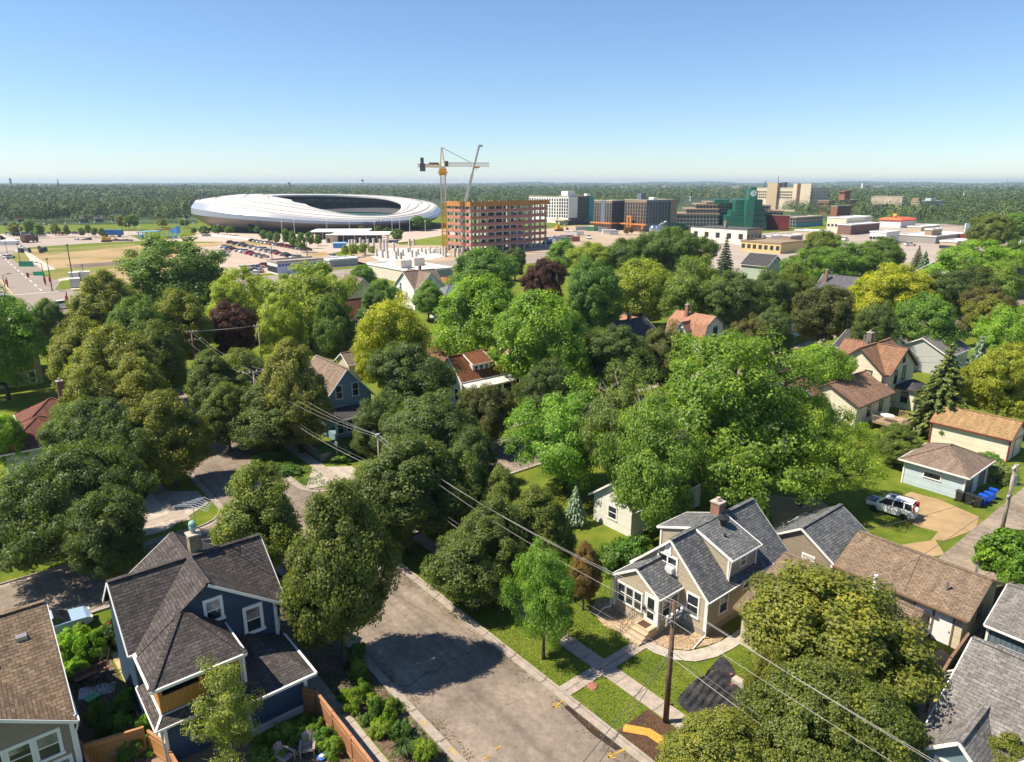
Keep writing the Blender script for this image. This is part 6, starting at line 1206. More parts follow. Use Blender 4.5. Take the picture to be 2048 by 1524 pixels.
# ---------------------------------------------------------------- the distant buildings
def pjx(X,Y,Z):
    zz=Y*cp-(Z-CAMH)*sp; return 1024+F*X/zz
def corner_block(xc,yb,xl,xr,yt):
    """street-grid block whose near corner shows at xc (foot yb, top yt), left face ends at xl, right face at xr"""
    u,w=UW(xc,yb); X,Y=G(xc,yb); z=ztop(X,Y,yt)
    def solve(f,x):
        a,c=0.,400.
        for _ in range(50):
            m=(a+c)/2
            if (pjx(*f(m),z)>x)==(f is FL): a=m
            else: c=m
        return (a+c)/2
    FL=lambda k:W(u,w+k); dw=solve(FL,xl)
    FR=lambda k:W(u+k,w)
    a,c=0.,400.
    for _ in range(50):
        m=(a+c)/2
        if pjx(*FR(m),z)<xr: a=m
        else: c=m
    return u,w,(a+c)/2,dw,z
WINME={}
def wins(par,face,x0,x1,z0,z1,off,nx,nz,ww,wh,m,skip=None):
    key=(face,round(ww,2),round(wh,2),m.name)
    if key not in WINME:
        b=MB(); P=FACE[face](0,0,0); fbox(b,P,-ww/2,ww/2,-wh/2,wh/2,-.1,.12); o=b.build('window',m); WINME[key]=o.data; bpy.data.objects.remove(o)
    for i in range(nx):
        for j in range(nz):
            if skip and skip(i,j): continue
            a=x0+(x1-x0)*(i+.5)/nx; z=z0+(z1-z0)*(j+.5)/nz; o=bpy.data.objects.new('window',WINME[key]); COL.objects.link(o); o.parent=par
            o.location=(a,off,z) if face in('-w','+w') else (off,a,z)
def block(name,label,cat,xc,yb,xl,xr,yt,ml,mr=None,roofm=None,wl=None,wr=None,wm=None,par=True,group=None):
    u,w,du,dw,z=corner_block(xc,yb,xl,xr,yt); t=gthing(name,label,cat,u,w,0,0,group); mr=mr or ml
    b=MB(); b.box(0,du,0,dw,0,z); o=b.build('wall',[ml,mr],t); 
    for p in o.data.polygons:
        if abs(p.normal.y)>.9: p.material_index=1
    if par:
        b=MB(); e=.25; 
        for q in ((-e,du+e,-e,e),(-e,du+e,dw-e,dw+e),(-e,e,e,dw-e),(du-e,du+e,e,dw-e)): b.box(*q,z+.003,z+.6)
        b.box(e,du-e,e,dw-e,z+.003,z+.1); b.build('roof',roofm or SLAB,t)
    if wl: wins(t,'-u',0,dw,wl[2],z-wl[3],0,wl[0],wl[1],wl[4],wl[5],wm or GLASS)
    if wr: wins(t,'-w',0,du,wr[2],z-wr[3],0,wr[0],wr[1],wr[4],wr[5],wm or GLASS)
    print('BLK',name,xc,round(du),round(dw),round(z,1)) if DBG else None; EXCL.append((*W(u+du/2,w+dw/2),min(45,max(du,dw)*.72))); return t,du,dw,z
EXCL=[]; DBG=0
FW=paint('far_white',(.74,.72,.68),.7); FDARK=paint('far_charcoal',(.06,.065,.075),.6); FBROWN=plain('far_brown',(.3,.22,.15),.8,.1,.1); FBLUE=paint('far_slate_blue',(.12,.15,.2),.6); TEAL=paint('far_teal',(.03,.25,.32),.5); ORANGE=paint('orange_canopy',(.55,.2,.05),.6)
FARGL=paint('far_window',(.03,.035,.045),.2)
def roofbox(t,x0,x1,y0,y1,z0,z1,m=None,name='roof_unit'): b=MB(); b.box(x0,x1,y0,y1,z0+.11,z1); b.build(name,m or FW,t)
def apartments():  # right-hand faces get darker paint to stand in for their shaded side
    t,du,dw,z=block('apartment_block','white six storey apartment block, shaded side painted black, roof stair box, behind the crane building','apartment block',1136,450,1118,1187,393.5,FW,FDARK,wl=(4,6,5,1,1.6,1.9),wr=(9,6,4,1,1.8,1.9),wm=FARGL); roofbox(t,1,8,2,9,z,z+4); roofbox(t,du*.8,du*.95,2,5,z,z+2)
    b=MB(); b.box(-.4,9,-.42,-.05,z*.25,z); b.build('white_bay',FW,t); b=MB(); b.box(du-5,du+.3,-.45,-.05,0,z+.5); b.build('teal_bay',TEAL,t); b=MB(); b.box(-7,-.3,-3,dw,3.2,4.0); b.build('canopy',plain('stone_canopy',(.5,.4,.3),.8),t)
    t,du,dw,z=block('apartment_block','long white wing of the apartments, left of the block with the painted dark side','apartment block',1117,446,1058,1120,394,FW,FDARK,wl=(12,6,4,1,1.5,1.8),wm=FARGL)
    t,du,dw,z=block('apartment_block','brown apartment block, shaded side painted black, with orange canopy, left one of the pair','apartment block',1222,461,1189,1252,402.5,FBROWN,FDARK,wl=(7,6,5,1,1.7,1.9),wr=(5,6,5,1,1.7,1.9),wm=FARGL); b=MB(); b.box(-2.6,-.1,-2,dw+1,4.2,5.); b.box(-.1,du,-2.2,-.1,4.2,5.); b.build('canopy',ORANGE,t); b=MB(); b.box(-.35,-.03,dw*.35,dw*.6,5,z+.3); b.build('blue_bay',FBLUE,t)
    t,du,dw,z=block('apartment_block','brown apartment block, shaded side painted slate, with orange portal, right one of the pair','apartment block',1290,464,1250,1354,401.5,FBROWN,FBLUE,wl=(8,6,5,1,1.7,1.9),wr=(10,6,5,1,1.7,1.9),wm=FARGL); b=MB(); b.box(-2.6,-.1,-2,dw+1,4.2,5.); 
    for y in (0,dw*.55,dw*.7): b.box(-2.6,-1.7,y,y+.9,0,9 if y>5 else 4.2)
    b.box(-2.6,-1.7,dw*.55,dw*.7+.9,9.001,9.8); b.build('canopy',ORANGE,t); roofbox(t,1,6,dw*.3,dw*.5,z,z+4.5,FBLUE,'stair_tower'); roofbox(t,du*.3,du*.42,2,6,z,z+2); b=MB(); b.box(du*.78,du,-.5,-.05,5,z); b.build('brown_bay',FBROWN,t)
apartments()
def hospital():
    FB=plain('hospital_beige',(.62,.52,.38),.8,.08,.05); FB2=plain('hospital_tan',(.5,.38,.25),.8,.08,.05)
    t,du,dw,z=block('hospital_building','long pale beige hospital block with brown shaft above the trees','hospital',1622,424,1514,1658,376,FB,FB,wl=(26,3,13,3,1.8,1.6),wr=(6,3,13,3,1.8,1.6),wm=FARGL)
    b=MB(); b.box(-3,8,dw*.6,dw*.78,0,z+5.5); b.build('stair_tower',FB2,t); b=MB(); b.box(-3,-.3,dw*.02,dw*.32,0,z+4.5); b.build('end_tower',FB,t); b=MB(); b.box(-3.6,-3.05,dw*.2,dw*.25,0,z+4.6); b.build('brown_shaft',plain('shaft_brown',(.16,.08,.05),.8),t)
    b=MB(); b.box(3,9,dw*.53,dw*.58,z+.2,z+6); b.build('roof_unit',FDARK,t); b=MB(); b.tube((du*.8,dw*.85,z),(du*.8,dw*.85,z+14),.5,.2,6); b.build('mast',FDARK,t)
    BR=bricks('far_brick',(.3,.13,.08),(.24,.1,.065),(.3,.22,.18),1.,.4)
    t,du,dw,z=block('brick_building','dark red brick building with a square tower beside the hospital','brick building',1655,428,1636,1718,402,BR,BR,wl=(6,2,3,1,1.5,1.8),wr=(8,2,3,1,1.5,1.8),wm=FARGL); b=MB(); b.box(du*.52,du*.72,1,7,z,z+8.5); b.box(du*.5,du*.74,.6,7.4,z+8.502,z+9.5); b.build('tower',BR,t)
    t,du,dw,z=block('brick_building','low red brick annex between the trees below the hospital','brick building',1672,440,1662,1703,413,BR,BR,par=True)
    t,du,dw,z=block('concrete_hall','tan concrete hall with a taller blank block, above the restaurant','hall',1800,432,1743,1815,394,plain('hall_tan',(.46,.38,.28),.85,.1,.05),plain('hall_tan',(.46,.38,.28)))
    t,du,dw,z=block('concrete_hall','long low grey tan wing right of the tan concrete hall','hall',1835,432,1800,1890,404,plain('hall_grey',(.48,.43,.37),.85,.1,.05)); roofbox(t,2,9,2,8,z,z+3.5,FBROWN); roofbox(t,du*.5,du*.7,2,7,z,z+3,paint('pale_teal',(.4,.55,.5)))
    t,du,dw,z=block('brick_building','low brown office with a sloping roof before the tan hall','brick building',1745,434,1728,1788,411,BR,FDARK)
hospital()
def stepped():
    GRN=plain('green_tile',(.014,.13,.085),.4,.12,.3,.5)
    m,nt,bs=newmat('glazed_grid',.3,.5); br=nd(nt,'ShaderNodeTexBrick',{'Vector':uvn(nt),'Color1':(.02,.022,.026),'Color2':(.035,.04,.045),'Mortar':(.3,.29,.27),'Scale':1.,'Mortar Size':.24,'Brick Width':2.2,'Row Height':2.2},offset=0.); out(nt,bs,br.outputs[0])
    x,y=G(1482,460); t=thing('stepped_office','green tiled stepped office with clock tower and gridded glass wings','office building',(x,y,0),R_(-8)); EXCL.append((x,y+30,70))
    d=depth(x,y,10)/F; X=lambda px:(px-1482)*d; Z=lambda py:(458-py)*d*1.02
    for i,(a,c,zt,y0) in enumerate(((1352,1440,430,20),(1375,1440,421,24),(1396,1440,412,28),(1418,1470,408,32),(1500,1545,414,30),(1500,1568,424,26))):
        b=MB(); b.box(X(a),X(c),y0-14,y0+14,0,Z(zt)); b.build('glass_wing',m,t)
        b=MB(); b.box(X(a)-.3,X(c)+.3,y0-14.3,y0+14.3,Z(zt)+.003,Z(zt)+.8); b.build('roof',FBROWN,t)
    for a,c,zt,y0 in ((1448,1528,441,-4),(1450,1527,431,-2),(1459,1524,421,0),(1468,1520,400,2)):
        b=MB(); b.box(X(a),X(c),y0,y0+22,0,Z(zt)); o=b.build('green_tier',GRN,t); 
        if zt>405 : wins(o,'-w',X(a)+2,X(c)-2,Z(zt)-4.6,Z(zt)-2.2,y0,9,1,1.6,1.3,FARGL)
    b=MB(); b.box(X(1485),X(1500),-7,10,0,Z(401)); b.box(X(1489.5),X(1505),-5,8,Z(401),Z(383)); b.box(X(1492),X(1503),-3,6,Z(383),Z(377)); b.build('clock_tower',GRN,t)
    b=MB(); q=X(1497); zz=Z(388); b.tube((q,-5.15,zz),(q,-5.02,zz),2.,2.,20); b.build('clock_face',paint('clock_pale',(.5,.62,.58)),t)
    b=MB(); b.bar((q,-5.25,zz),(q,-5.25,zz+1.6),.25,.1); b.bar((q,-5.25,zz),(q+1.,-5.25,zz-.5),.25,.1); b.build('clock_hands',FDARK,t)
    for k,a in enumerate((1432,1446)): b=MB(); b.box(X(a),X(a+16),14,26,Z(409),Z(401)); b.build('roof_unit',GRN,t)
    b=MB(); b.box(X(1345),X(1372),0,14,0,Z(446)); b.build('green_base',GRN,t)
    BR=MC['far_brick']
    block('red_hall','dark red clad block right of the green stepped office','commercial building',1577,462,1530,1580,432,plain('dark_red',(.2,.04,.04),.7,.15,.2)); u=None
    t,du,dw,z=block('glazed_hall','long low gridded building with a teal base, right of the dark red block','commercial building',1590,455,1560,1646,436,m,m); b=MB(); b.box(-.5,du,-.6,-.05,0,z*.45); b.build('teal_base',TEAL,t)
    t,du,dw,z=block('whitewashed_building','whitewashed brick building with dark windows behind the dark tree','commercial building',1492,490,1382,1525,460,plain('whitewash',(.72,.68,.58),.85,.12,.3),plain('worn_brick',(.33,.26,.18),.9,.2,.4),plain('dark_roof',(.1,.1,.105),.9),wl=(5,1,3.2,2.6,2.4,2.6),wr=(4,1,3.,2.6,2.,2.4),wm=FARGL); b=MB(); b.box(4,6.,dw*.45,dw*.48,z,z+3.6); b.build('chimney',FBROWN,t)
    block('yellow_shops','yellow brick shops with dark windows, between the trees below the whitewashed building','shop building',1560,508,1482,1610,488,plain('yellow_shop',(.6,.45,.2),.85,.15,.3),plain('yellow_shop',(.6,.45,.2)),FBROWN,wl=(7,1,2,1.5,1.6,1.8),wm=FARGL)
    for i,a in enumerate(((1540,488,1526,1562,474,FW,'small white flat roofed shop left of the brown flat roof'),(1580,486,1560,1606,473,FBROWN,'brown flat roofed shop behind the yellow brick shops'),(1640,478,1590,1660,464,plain('tan_shop',(.5,.4,.28),.85),'long tan wall of a low shop below the dark red block'),(1605,470,1600,1625,462,FW,'white trailer box on the low shop roofs'),
        (1690,466,1655,1745,437,plain('pale_shop',(.68,.6,.46),.85,.1,.1),'pale commercial building with brick base left of the restaurant'),(1700,470,1676,1760,451,plain('brown_shop',(.2,.12,.09),.85),'brown walled shop in front of the pale commercial building'),
        (1840,472,1815,1880,455,plain('tan_shop',(.5,.4,.28)),'small tan shop under white roof right of the restaurant'),(1870,488,1795,1930,474,plain('grey_shop',(.3,.28,.26),.85),'grey shop with a broad white roof at the right'),(1910,505,1880,1945,485,plain('tan_shop',(.5,.4,.28)),'tan brick shop below the broad white roof'),(1965,485,1920,1990,470,plain('dark_red',(.2,.04,.04)),'dark red low building under the billboard'),(2040,490,2015,2080,470,FW,'white building at the right edge behind the trees'),(1770,488,1740,1800,466,FW,'white sided shop with blue awnings before the restaurant'),(1860,486,1850,1885,460,FBROWN,'brown tavern block behind the white roof'))):
        block('shop_building',a[6],'shop building',*a[:5],a[5],None,FW,wl=(5,1,1.2,1.2,1.4,1.4) if i in (0,4,8,11) else None,wm=FARGL)
    t,du,dw,z=block('restaurant','restaurant with an orange red roof and yellow emblem on top','restaurant',1800,456,1758,1832,443,FW,FW,paint('orange_red_roof',(.6,.12,.04),.6)); b=MB(); b.solid([(-.8,-.8,z+.7),(du*.99,-.8,z+.7),(du*.99,dw+.8,z+.7),(-.8,dw+.8,z+.7),(1,2,z+2.2),(du-2,2,z+2.2),(du-2,dw-2,z+2.2),(1,dw-2,z+2.2)],[(4,5,6,7),(0,1,5,4),(1,2,6,5),(2,3,7,6),(3,0,4,7)]); b.build('upper_roof',MC['orange_red_roof'],t); b=MB(); b.ball((du*.3,dw*.5,z+3.4),1.6,1.6,1.5); b.build('roof_emblem',paint('emblem_yellow',(.7,.35,.03)),t)
    x,y=G(1942,483); t=thing('billboard','billboard with a pale picture panel among trees at the right','billboard',(x,y,0),.15); d=depth(x,y,6)/F; b=MB(); b.box(-20*d*.5-9*d,20*d,-.3,.3,30*d*.5,36*d); b.build('panel',paint('billboard_pale',(.62,.66,.7)),t); b=MB(); b.box(-19*d,20*d,-.5,-.3,20*d,23*d); b.build('picture_band',paint('billboard_gold',(.5,.33,.15)),t); b=MB()
    for sx in (-9,9): b.tube((sx*d,0,0),(sx*d,0,15*d),.25,.25,8)
    b.build('posts',FDARK,t); b=MB(); b.box(20*d,28*d,-.3,6,20*d,38*d); b.build('orange_roof_sign',MC['orange_red_roof'],t)
stepped()
def construction():
    u,w,du,dw,z=corner_block(943,507,894,1064,411); t=gthing('unfinished_building','seven storey concrete frame under construction with orange safety nets','construction building',u,w); EXCL.append((*W(u+du/2,w+dw/2),50))
    # a second wing turned away behind the right end
    wing=(du,du+du*.42,6,dw+10); CO=plain('raw_concrete',(.5,.46,.41),.9,.12,.3); NET=siding('safety_net',(.45,.19,.14),.5,.6,.9); NET.node_tree.nodes['Principled BSDF'].inputs['Roughness'].default_value=.9
    lv=[0,z*.155]+[z*(.155+.845*k/6) for k in range(1,7)]
    FORM=siding('formwork_boards',(.45,.2,.055),2.,.6,.7,True)
    for i,zz in enumerate(lv[1:]):
        b=MB(); b.box(-.6,du,-.6,dw,zz-.3,zz); b.box(du+.002,wing[1],6,dw+10,zz-.3,zz); b.build('floor_slab',CO,t)
        if 0<i<6 or i==0:
            b=MB()
            if i<6:
                hN=1.2; b.box(-.75,-.66,-.6,dw,zz+.01,zz+hN); b.box(-.6,du,-.75,-.66,zz+.01,zz+hN); b.box(du+.3,wing[1],5.85,5.94,zz+.01,zz+hN); b.build('safety_net',NET,t)
    b=MB(); zz=lv[-1]; b.box(-1.1,-.9,-1.,dw,zz-.5,zz+1.6); b.box(-1.1,du+.5,-1.1,-.9,zz-.5,zz+1.6); b.box(du+.5,wing[1]+.5,5.,5.2,zz-.5,zz+1.6); b.build('formwork',FORM,t)
    cs=[(x,y) for x in np.linspace(.3,du-.3,9) for y in (.1,dw*.5,dw-.3)]+[(-.1,y) for y in np.linspace(.1,dw-.3,4)]+[(x,y) for x in np.linspace(du+4,wing[1]-.4,4) for y in (6.4,dw+9)]
    for (x,y) in cs: b=MB(); b.box(x-.35,x+.35,y-.35,y+.35,0,lv[-1]-.31); b.build('column',CO,t)
    rg=random.Random(9); WR=[paint('wrap_blue',(.12,.18,.42)),paint('wrap_purple',(.22,.1,.24)),paint('wrap_red',(.5,.05,.05)),paint('wrap_pale',(.45,.5,.6)),FDARK]
    for i in range(2,7):
        for k in range(9):
            x=du*(.3+.7*k/9); 
            if rg.random()<.75: b=MB(); b.box(x,x+du*.068,dw*.35,dw*.35+.2,lv[i-1]+.02,lv[i]-.31-rg.random()*1.2); b.build('wrapped_panel',WR[rg.randrange(5)],t)
    b=MB(); b.box(du*.62,du*.75,dw*.55,dw*.9,0,lv[-1]-.01); b.build('core_wall',CO,t)
    for k in range(26):
        x=rg.uniform(0,du); y=rg.uniform(1,dw-1); b=MB(); hh=rg.uniform(.6,1.9); b.box(x-.25,x+.25,y-.2,y+.2,lv[-1]+.01,lv[-1]+hh); b.build('deck_prop',[ORANGE,FDARK,CO][k%3],t)
    X,Y=W(u-2,w+dw*.35); return t,u,w,du,dw,z
CB=construction()
def crane():
    X,Y=G(890,506); t=thing('tower_crane','yellow and white tower crane beside the unfinished building','tower crane',(X,Y,0)); YL=paint('crane_yellow',(.62,.3,.02),.5); PW=paint('crane_pale',(.62,.5,.42),.5)
    H=ztop(X,Y,341); ZJ=ztop(X,Y,328); ZT=ztop(X,Y,295); d=depth(X,Y,30)/F
    def lattice(p,q,w_,n_,m,name,r=.11,par=t,tri=False,rd=None):
        p=Vector(p);q=Vector(q); ax=(q-p).normalized(); a=ax.cross(Vector((0,1,0)) if abs(ax.y)<.9 else Vector((1,0,0))).normalized(); c=ax.cross(a); b=MB(); off=[a*w_/2+c*w_/2,a*w_/2-c*w_/2,-a*w_/2-c*w_/2,-a*w_/2+c*w_/2]
        for o in off: b.bar(p+o,q+o,r*2,r*2)
        for i in range(n_):
            e=p.lerp(q,i/n_); f=p.lerp(q,(i+1)/n_)
            for k in range(4): b.bar(e+off[k],f+off[(k+1)%4],r,r); b.bar(e+off[k],e+off[(k+1)%4],r,r)
        return b.build(name,m,par)
    lattice((0,0,0),(0,0,H*.62),2.,14,YL,'mast_lower',.16); lattice((0,0,H*.62),(0,0,H-2.),2.,8,PW,'mast_upper',.16); b=MB(); b.box(-1.5,1.5,-1.5,1.5,H-2,H+.8); b.box(-2.1,2.1,-2.1,2.1,H-1,H-.6); b.build('slewing_ring',YL,t)
    b=MB(); b.box(-1.1,1.1,-1.1,1.1,H+.802,ZJ-.9); b.build('turntable',PW,t); b=MB(); b.box(1.15,2.4,-1.4,.2,H+1.6,H+3.9); b.build('cab',FDARK,t)
    b=MB()
    for sx in (-1,1):
        for sy in (-.8,.8): b.bar((sx,sy,ZJ-.9),(-.3+.1*sx,sy*.3,ZT),.22,.22)
    for k in range(5): zz=ZJ+(ZT-ZJ)*k/5; s=1-.17*k; b.bar((-s,-.8*s,zz),(s,-.8*s,zz+1.2),.12,.12)
    b.build('tower_head',YL,t)
    lattice((1.2,0,ZJ-.2),((983-890)*d,0,ZJ-.3),1.5,22,PW,'jib',.1); lattice((-1.2,0,ZJ-.8),((840-890)*d,0,ZJ-.6),1.1,9,YL,'counter_jib',.14)
    b=MB(); b.bar((-.2,0,ZT),((946-890)*d,0,ZJ+.6),.2,.2); b.build('tie_bar',FDARK,t); b=MB(); x=(850-890)*d; b.box(x-1.1,x+1.1,-.9,.9,ZJ-3.,ZJ+.2); b.box(x-.8,x+.5,-.7,.7,ZJ+.202,ZJ+2.6); b.build('counterweight',FDARK,t); b=MB(); x=(873-890)*d; b.box(x-2.2,x+2,-.6,.6,ZJ-.2,ZJ+.6); b.build('winch',FDARK,t)
    b=MB(); x=(957-890)*d; b.box(x-1.3,x+1.3,-.6,.6,ZJ-1.7,ZJ-1.1); b.tube((x,0,ZJ-1.7),(x,0,ZJ-2.9),.1,.1,5); b.build('trolley',YL,t)
    # telescopic boom of the mobile crane behind the building
    X,Y=W(CB[1]+CB[3]*.22,CB[2]+CB[4]+7); zb=2.; t=thing('mobile_crane','pale mobile crane behind the unfinished building with a long raised boom','mobile crane',(X,Y,0),.1); dd=depth(X,Y,30)/F
    zt=ztop(X,Y,292); z0=ztop(X,Y,404); x0=(pjx(X,Y,z0)); tx=(960-x0)*dd; bx=(931-x0)*dd; s=(tx-bx)/(zt-z0); b=MB(); B0=Vector((bx-s*(z0-zb),0,zb)); b.bar(B0,(bx+(tx-bx)*.5,0,(z0+zt)/2),1.3,1.3); b.bar((bx+(tx-bx)*.45,0,z0+(zt-z0)*.45),(tx,0,zt),.9,.9); b.box(tx-.3,tx+1.6,-.4,.4,zt-.4,zt+.6); b.build('boom',paint('boom_grey',(.55,.52,.48),.5),t)
    b=MB(); b.box(B0.x-4,B0.x+5,-1.4,1.4,.9,2.3); b.box(B0.x+3,B0.x+5.4,-1.3,1.3,2.3,3.6); b.build('chassis',PW,t)
    for k in (-3.2,-1.,1.4,3.6): b=MB(); b.tube((B0.x+k,-1.5,.7),(B0.x+k,1.5,.7),.7,.7,12); b.build('wheel',RUB,t)
crane()
def site():
    CO=MC['raw_concrete']; g='concrete columns of the building site'
    P=[(706,505,479),(712,508,480),(722,505,476),(729,510,480),(737,504,478),(748,503,477),(761,502,478),(768,503,479),(774,505,478),(753,513,498),(765,516,500),(775,517,503),(792,518,503),(802,524,505),(796,512,497),(806,512,499),(816,505,496),(820,505,494),(824,516,500),(832,517,503),(836,510,498),(819,492,478),(828,490,478),(843,504,496),(851,508,498),(857,502,495),(860,507,494),(868,507,498),(872,504,494),(876,507,497),(880,509,496),(886,512,494),(891,514,495),(788,503,485),(700,500,480),(909,514,497),(917,515,497),(925,515,497)]
    for i,(x,yb,yt) in enumerate(sorted(P)):
        X,Y=G(x,yb); h=ztop(X,Y,yt); b=MB(); b.box(-.45,.45,-.45,.45,0,h); b.box(-.6,.6,-.6,.6,0,.4); o=b.build('concrete_column',CO); o.location=(X,Y,.08); o.rotation_euler=(0,0,ANG); tag(o,'bare concrete column on the site left of the tower crane, %s from the left'%(ORD[i] if i<30 else ('thirty-first','thirty-second','thirty-third','thirty-fourth','thirty-fifth','thirty-sixth','thirty-seventh','thirty-eighth')[i-30]),'column',g)
    for i,a in enumerate(((735,468,622,742,None),(780,478,664,782,None))):
        X,Y=G(700+i*30,478+i*7); d=depth(X,Y,4)/F; t=thing('pavilion',('flat white roofed pavilion before the stadium, rear one of two','flat white roofed pavilion before the stadium, front one on thin posts')[i],'pavilion',(X,Y,0),.06); x0,x1=(624-700)*d if i==0 else (664-730)*d,(738-700)*d if i==0 else (782-730)*d
        b=MB(); b.slab([(x0,-4,4.4),(x1,-4,4.4),(x1,15,4.7),(x0,15,4.7)],.5); b.build('roof',FW,t); b=MB(); b.box(x0+2,x1-6,1,12,0,3.7); b.build('wall',FDARK,t)
        for k in range(6): b=MB(); x=x0+1+(x1-x0-2)*k/5; b.tube((x,-3,0),(x,-3,3.95),.2,.2,6); b.build('post',CO,t)
    X,Y=G(664,486); t=thing('kiosk','small tan walled kiosk beside the front pavilion','kiosk',(X,Y,0),.1); b=MB(); b.box(-3,3,0,5,0,4); b.build('wall',plain('kiosk_tan',(.55,.47,.36),.85),t); b=MB(); b.box(-2.2,-.9,-.05,.02,0,2.4); b.build('door',FDARK,t); b=MB(); b.box(-3.2,3.2,-.2,5.2,4.002,4.25); b.build('roof',FW,t)
    X,Y=G(680,496); t=thing('site_container','bright blue container tents below the kiosk','container',(X,Y,0),.1); b=MB(); b.box(-3,3,-1.5,1.5,0,2.4); b.build('container_body',paint('tarp_blue',(.05,.25,.6)),t); b=MB(); b.slab([(-3.2,-1.7,2.45),(3.2,-1.7,2.45),(3.2,1.7,2.7),(-3.2,1.7,2.7)],.1); b.build('roof',paint('tarp_pale',(.3,.5,.75)),t)
    t,du,dw,z=block('blue_striped_building','low white building with blue zigzag stripes and a tan flat roof','commercial building',556,550,534,646,526,FW,paint('pale_lilac',(.55,.57,.68)),plain('gravel_roof',(.36,.3,.26),.95)); b=MB()
    for k in range(14): x=du*(.03+.069*k); b.box(x,x+du*.045,-.16,-.02,z-1.3,z-.5)
    b.build('blue_stripe',paint('stripe_blue',(.05,.1,.35)),t); wins(t,'-u',0,dw,.5,z-1.2,0,5,1,1.6,2.,FARGL)
    t,du,dw,z=block('grey_low_building','low grey building right of the blue striped one','commercial building',660,535,640,716,522,plain('grey_low',(.36,.35,.34),.85),plain('grey_low',(.36,.35,.34)),FW)
    t,du,dw,z=block('white_roofed_building','commercial building with a broad white roof and rooftop units','commercial building',826,570,735,905,545,plain('cream_low',(.6,.54,.44),.85),plain('grey_side',(.35,.36,.38),.8),FW); 
    for k in range(2): roofbox(t,2+k*7,6+k*7,dw*(.35+.12*k),dw*(.35+.12*k)+4,z,z+2.6,plain('unit_tan',(.55,.5,.42),.7))
    b=MB(); b.ball((7,dw*.7,z+.3),4,4,1.6,14,7); b.build('roof_dome',FW,t)
    # machines and clutter on the bare ground
    def digger(label,x,y,col,s=1.):
        X,Y=G(x,y); t=thing('excavator',label,'excavator',(X,Y,.08),.3*s); t.scale=(s,s,s); m=paint('digger_%s'%col[0],col[1],.5); b=MB(); b.box(-2,2,-1.4,1.4,.9,2.2); b.box(-1.6,0,-1.,1.,2.2,3.4); b.build('body',m,t)
        for sy in (-1.3,1.3): b=MB(); b.box(-2.3,2.3,sy-.35,sy+.35,0,.9); b.build('track',RUB,t)
        b=MB(); b.bar((1.6,0,1.8),(3.8,0,4.),.45,.5); b.bar((3.8,0,4.),(5.3,0,1.6),.35,.4); b.build('arm',m,t); b=MB(); b.box(4.8,5.9,-.6,.6,.5,1.6); b.build('bucket',FDARK,t)
    digger('yellow excavator on the grey track behind the field',213,484,('yellow',(.6,.33,.02)),.9); digger('yellow loader beside the site below the apartments',1118,462,('yellow',(.6,.33,.02)),1.1); digger('blue lifting machine at the right foot of the unfinished building',1095,488,('blue',(.1,.25,.45)),1.)
    rg=random.Random(31); cols=[FW,FW,paint('skip_green',(.05,.25,.13)),paint('skip_brown',(.3,.1,.06)),paint('skip_grey',(.35,.37,.4))]; nm=['white','white','green','brown','grey']
    L=[(1142,471,0),(1157,471,1),(1164,461,4),(1180,462,2),(1193,462,2),(1205,464,4),(1150,483,3),(1133,480,3),(1120,482,4),(1218,468,0),(1132,486,2),(1228,470,4),(1105,484,4)]
    for i,(x,y,c) in enumerate(sorted(L)):
        X,Y=G(x,y); t=thing('site_container','%s container on the building site, %s from the left'%(nm[c],ORD[i]),'container',(X,Y,.07),rg.uniform(-.3,.5),'containers on the building site'); b=MB(); a=rg.uniform(2,4.2); b.box(-a,a,-1.3,1.3,0,2.5); b.build('container_body',cols[c],t); b=MB(); b.box(-a-.1,a+.1,-1.4,1.4,2.502,2.62); b.build('lid',cols[c],t)
    X,Y=G(1314,474); t=thing('steel_sculpture','large polished steel rounded sculpture with a curved neck','sculpture',(X,Y,0)); d=depth(X,Y,5)/F; m=paint('polished_steel',(.6,.58,.55),.18,.9); b=MB(); b.ball((3*d,0,12*d),15*d,10*d,12*d,20,12); b.ball((-8*d,0,14*d),9*d,8*d,10*d,16,10); b.build('sculpture_body',m,t,True); b=MB(); b.path([(2*d,0,20*d),(6*d,0,25*d),(12*d,0,28*d),(18*d,0,32*d)],2.2*d,10); b.build('neck',m,t,True)
site()
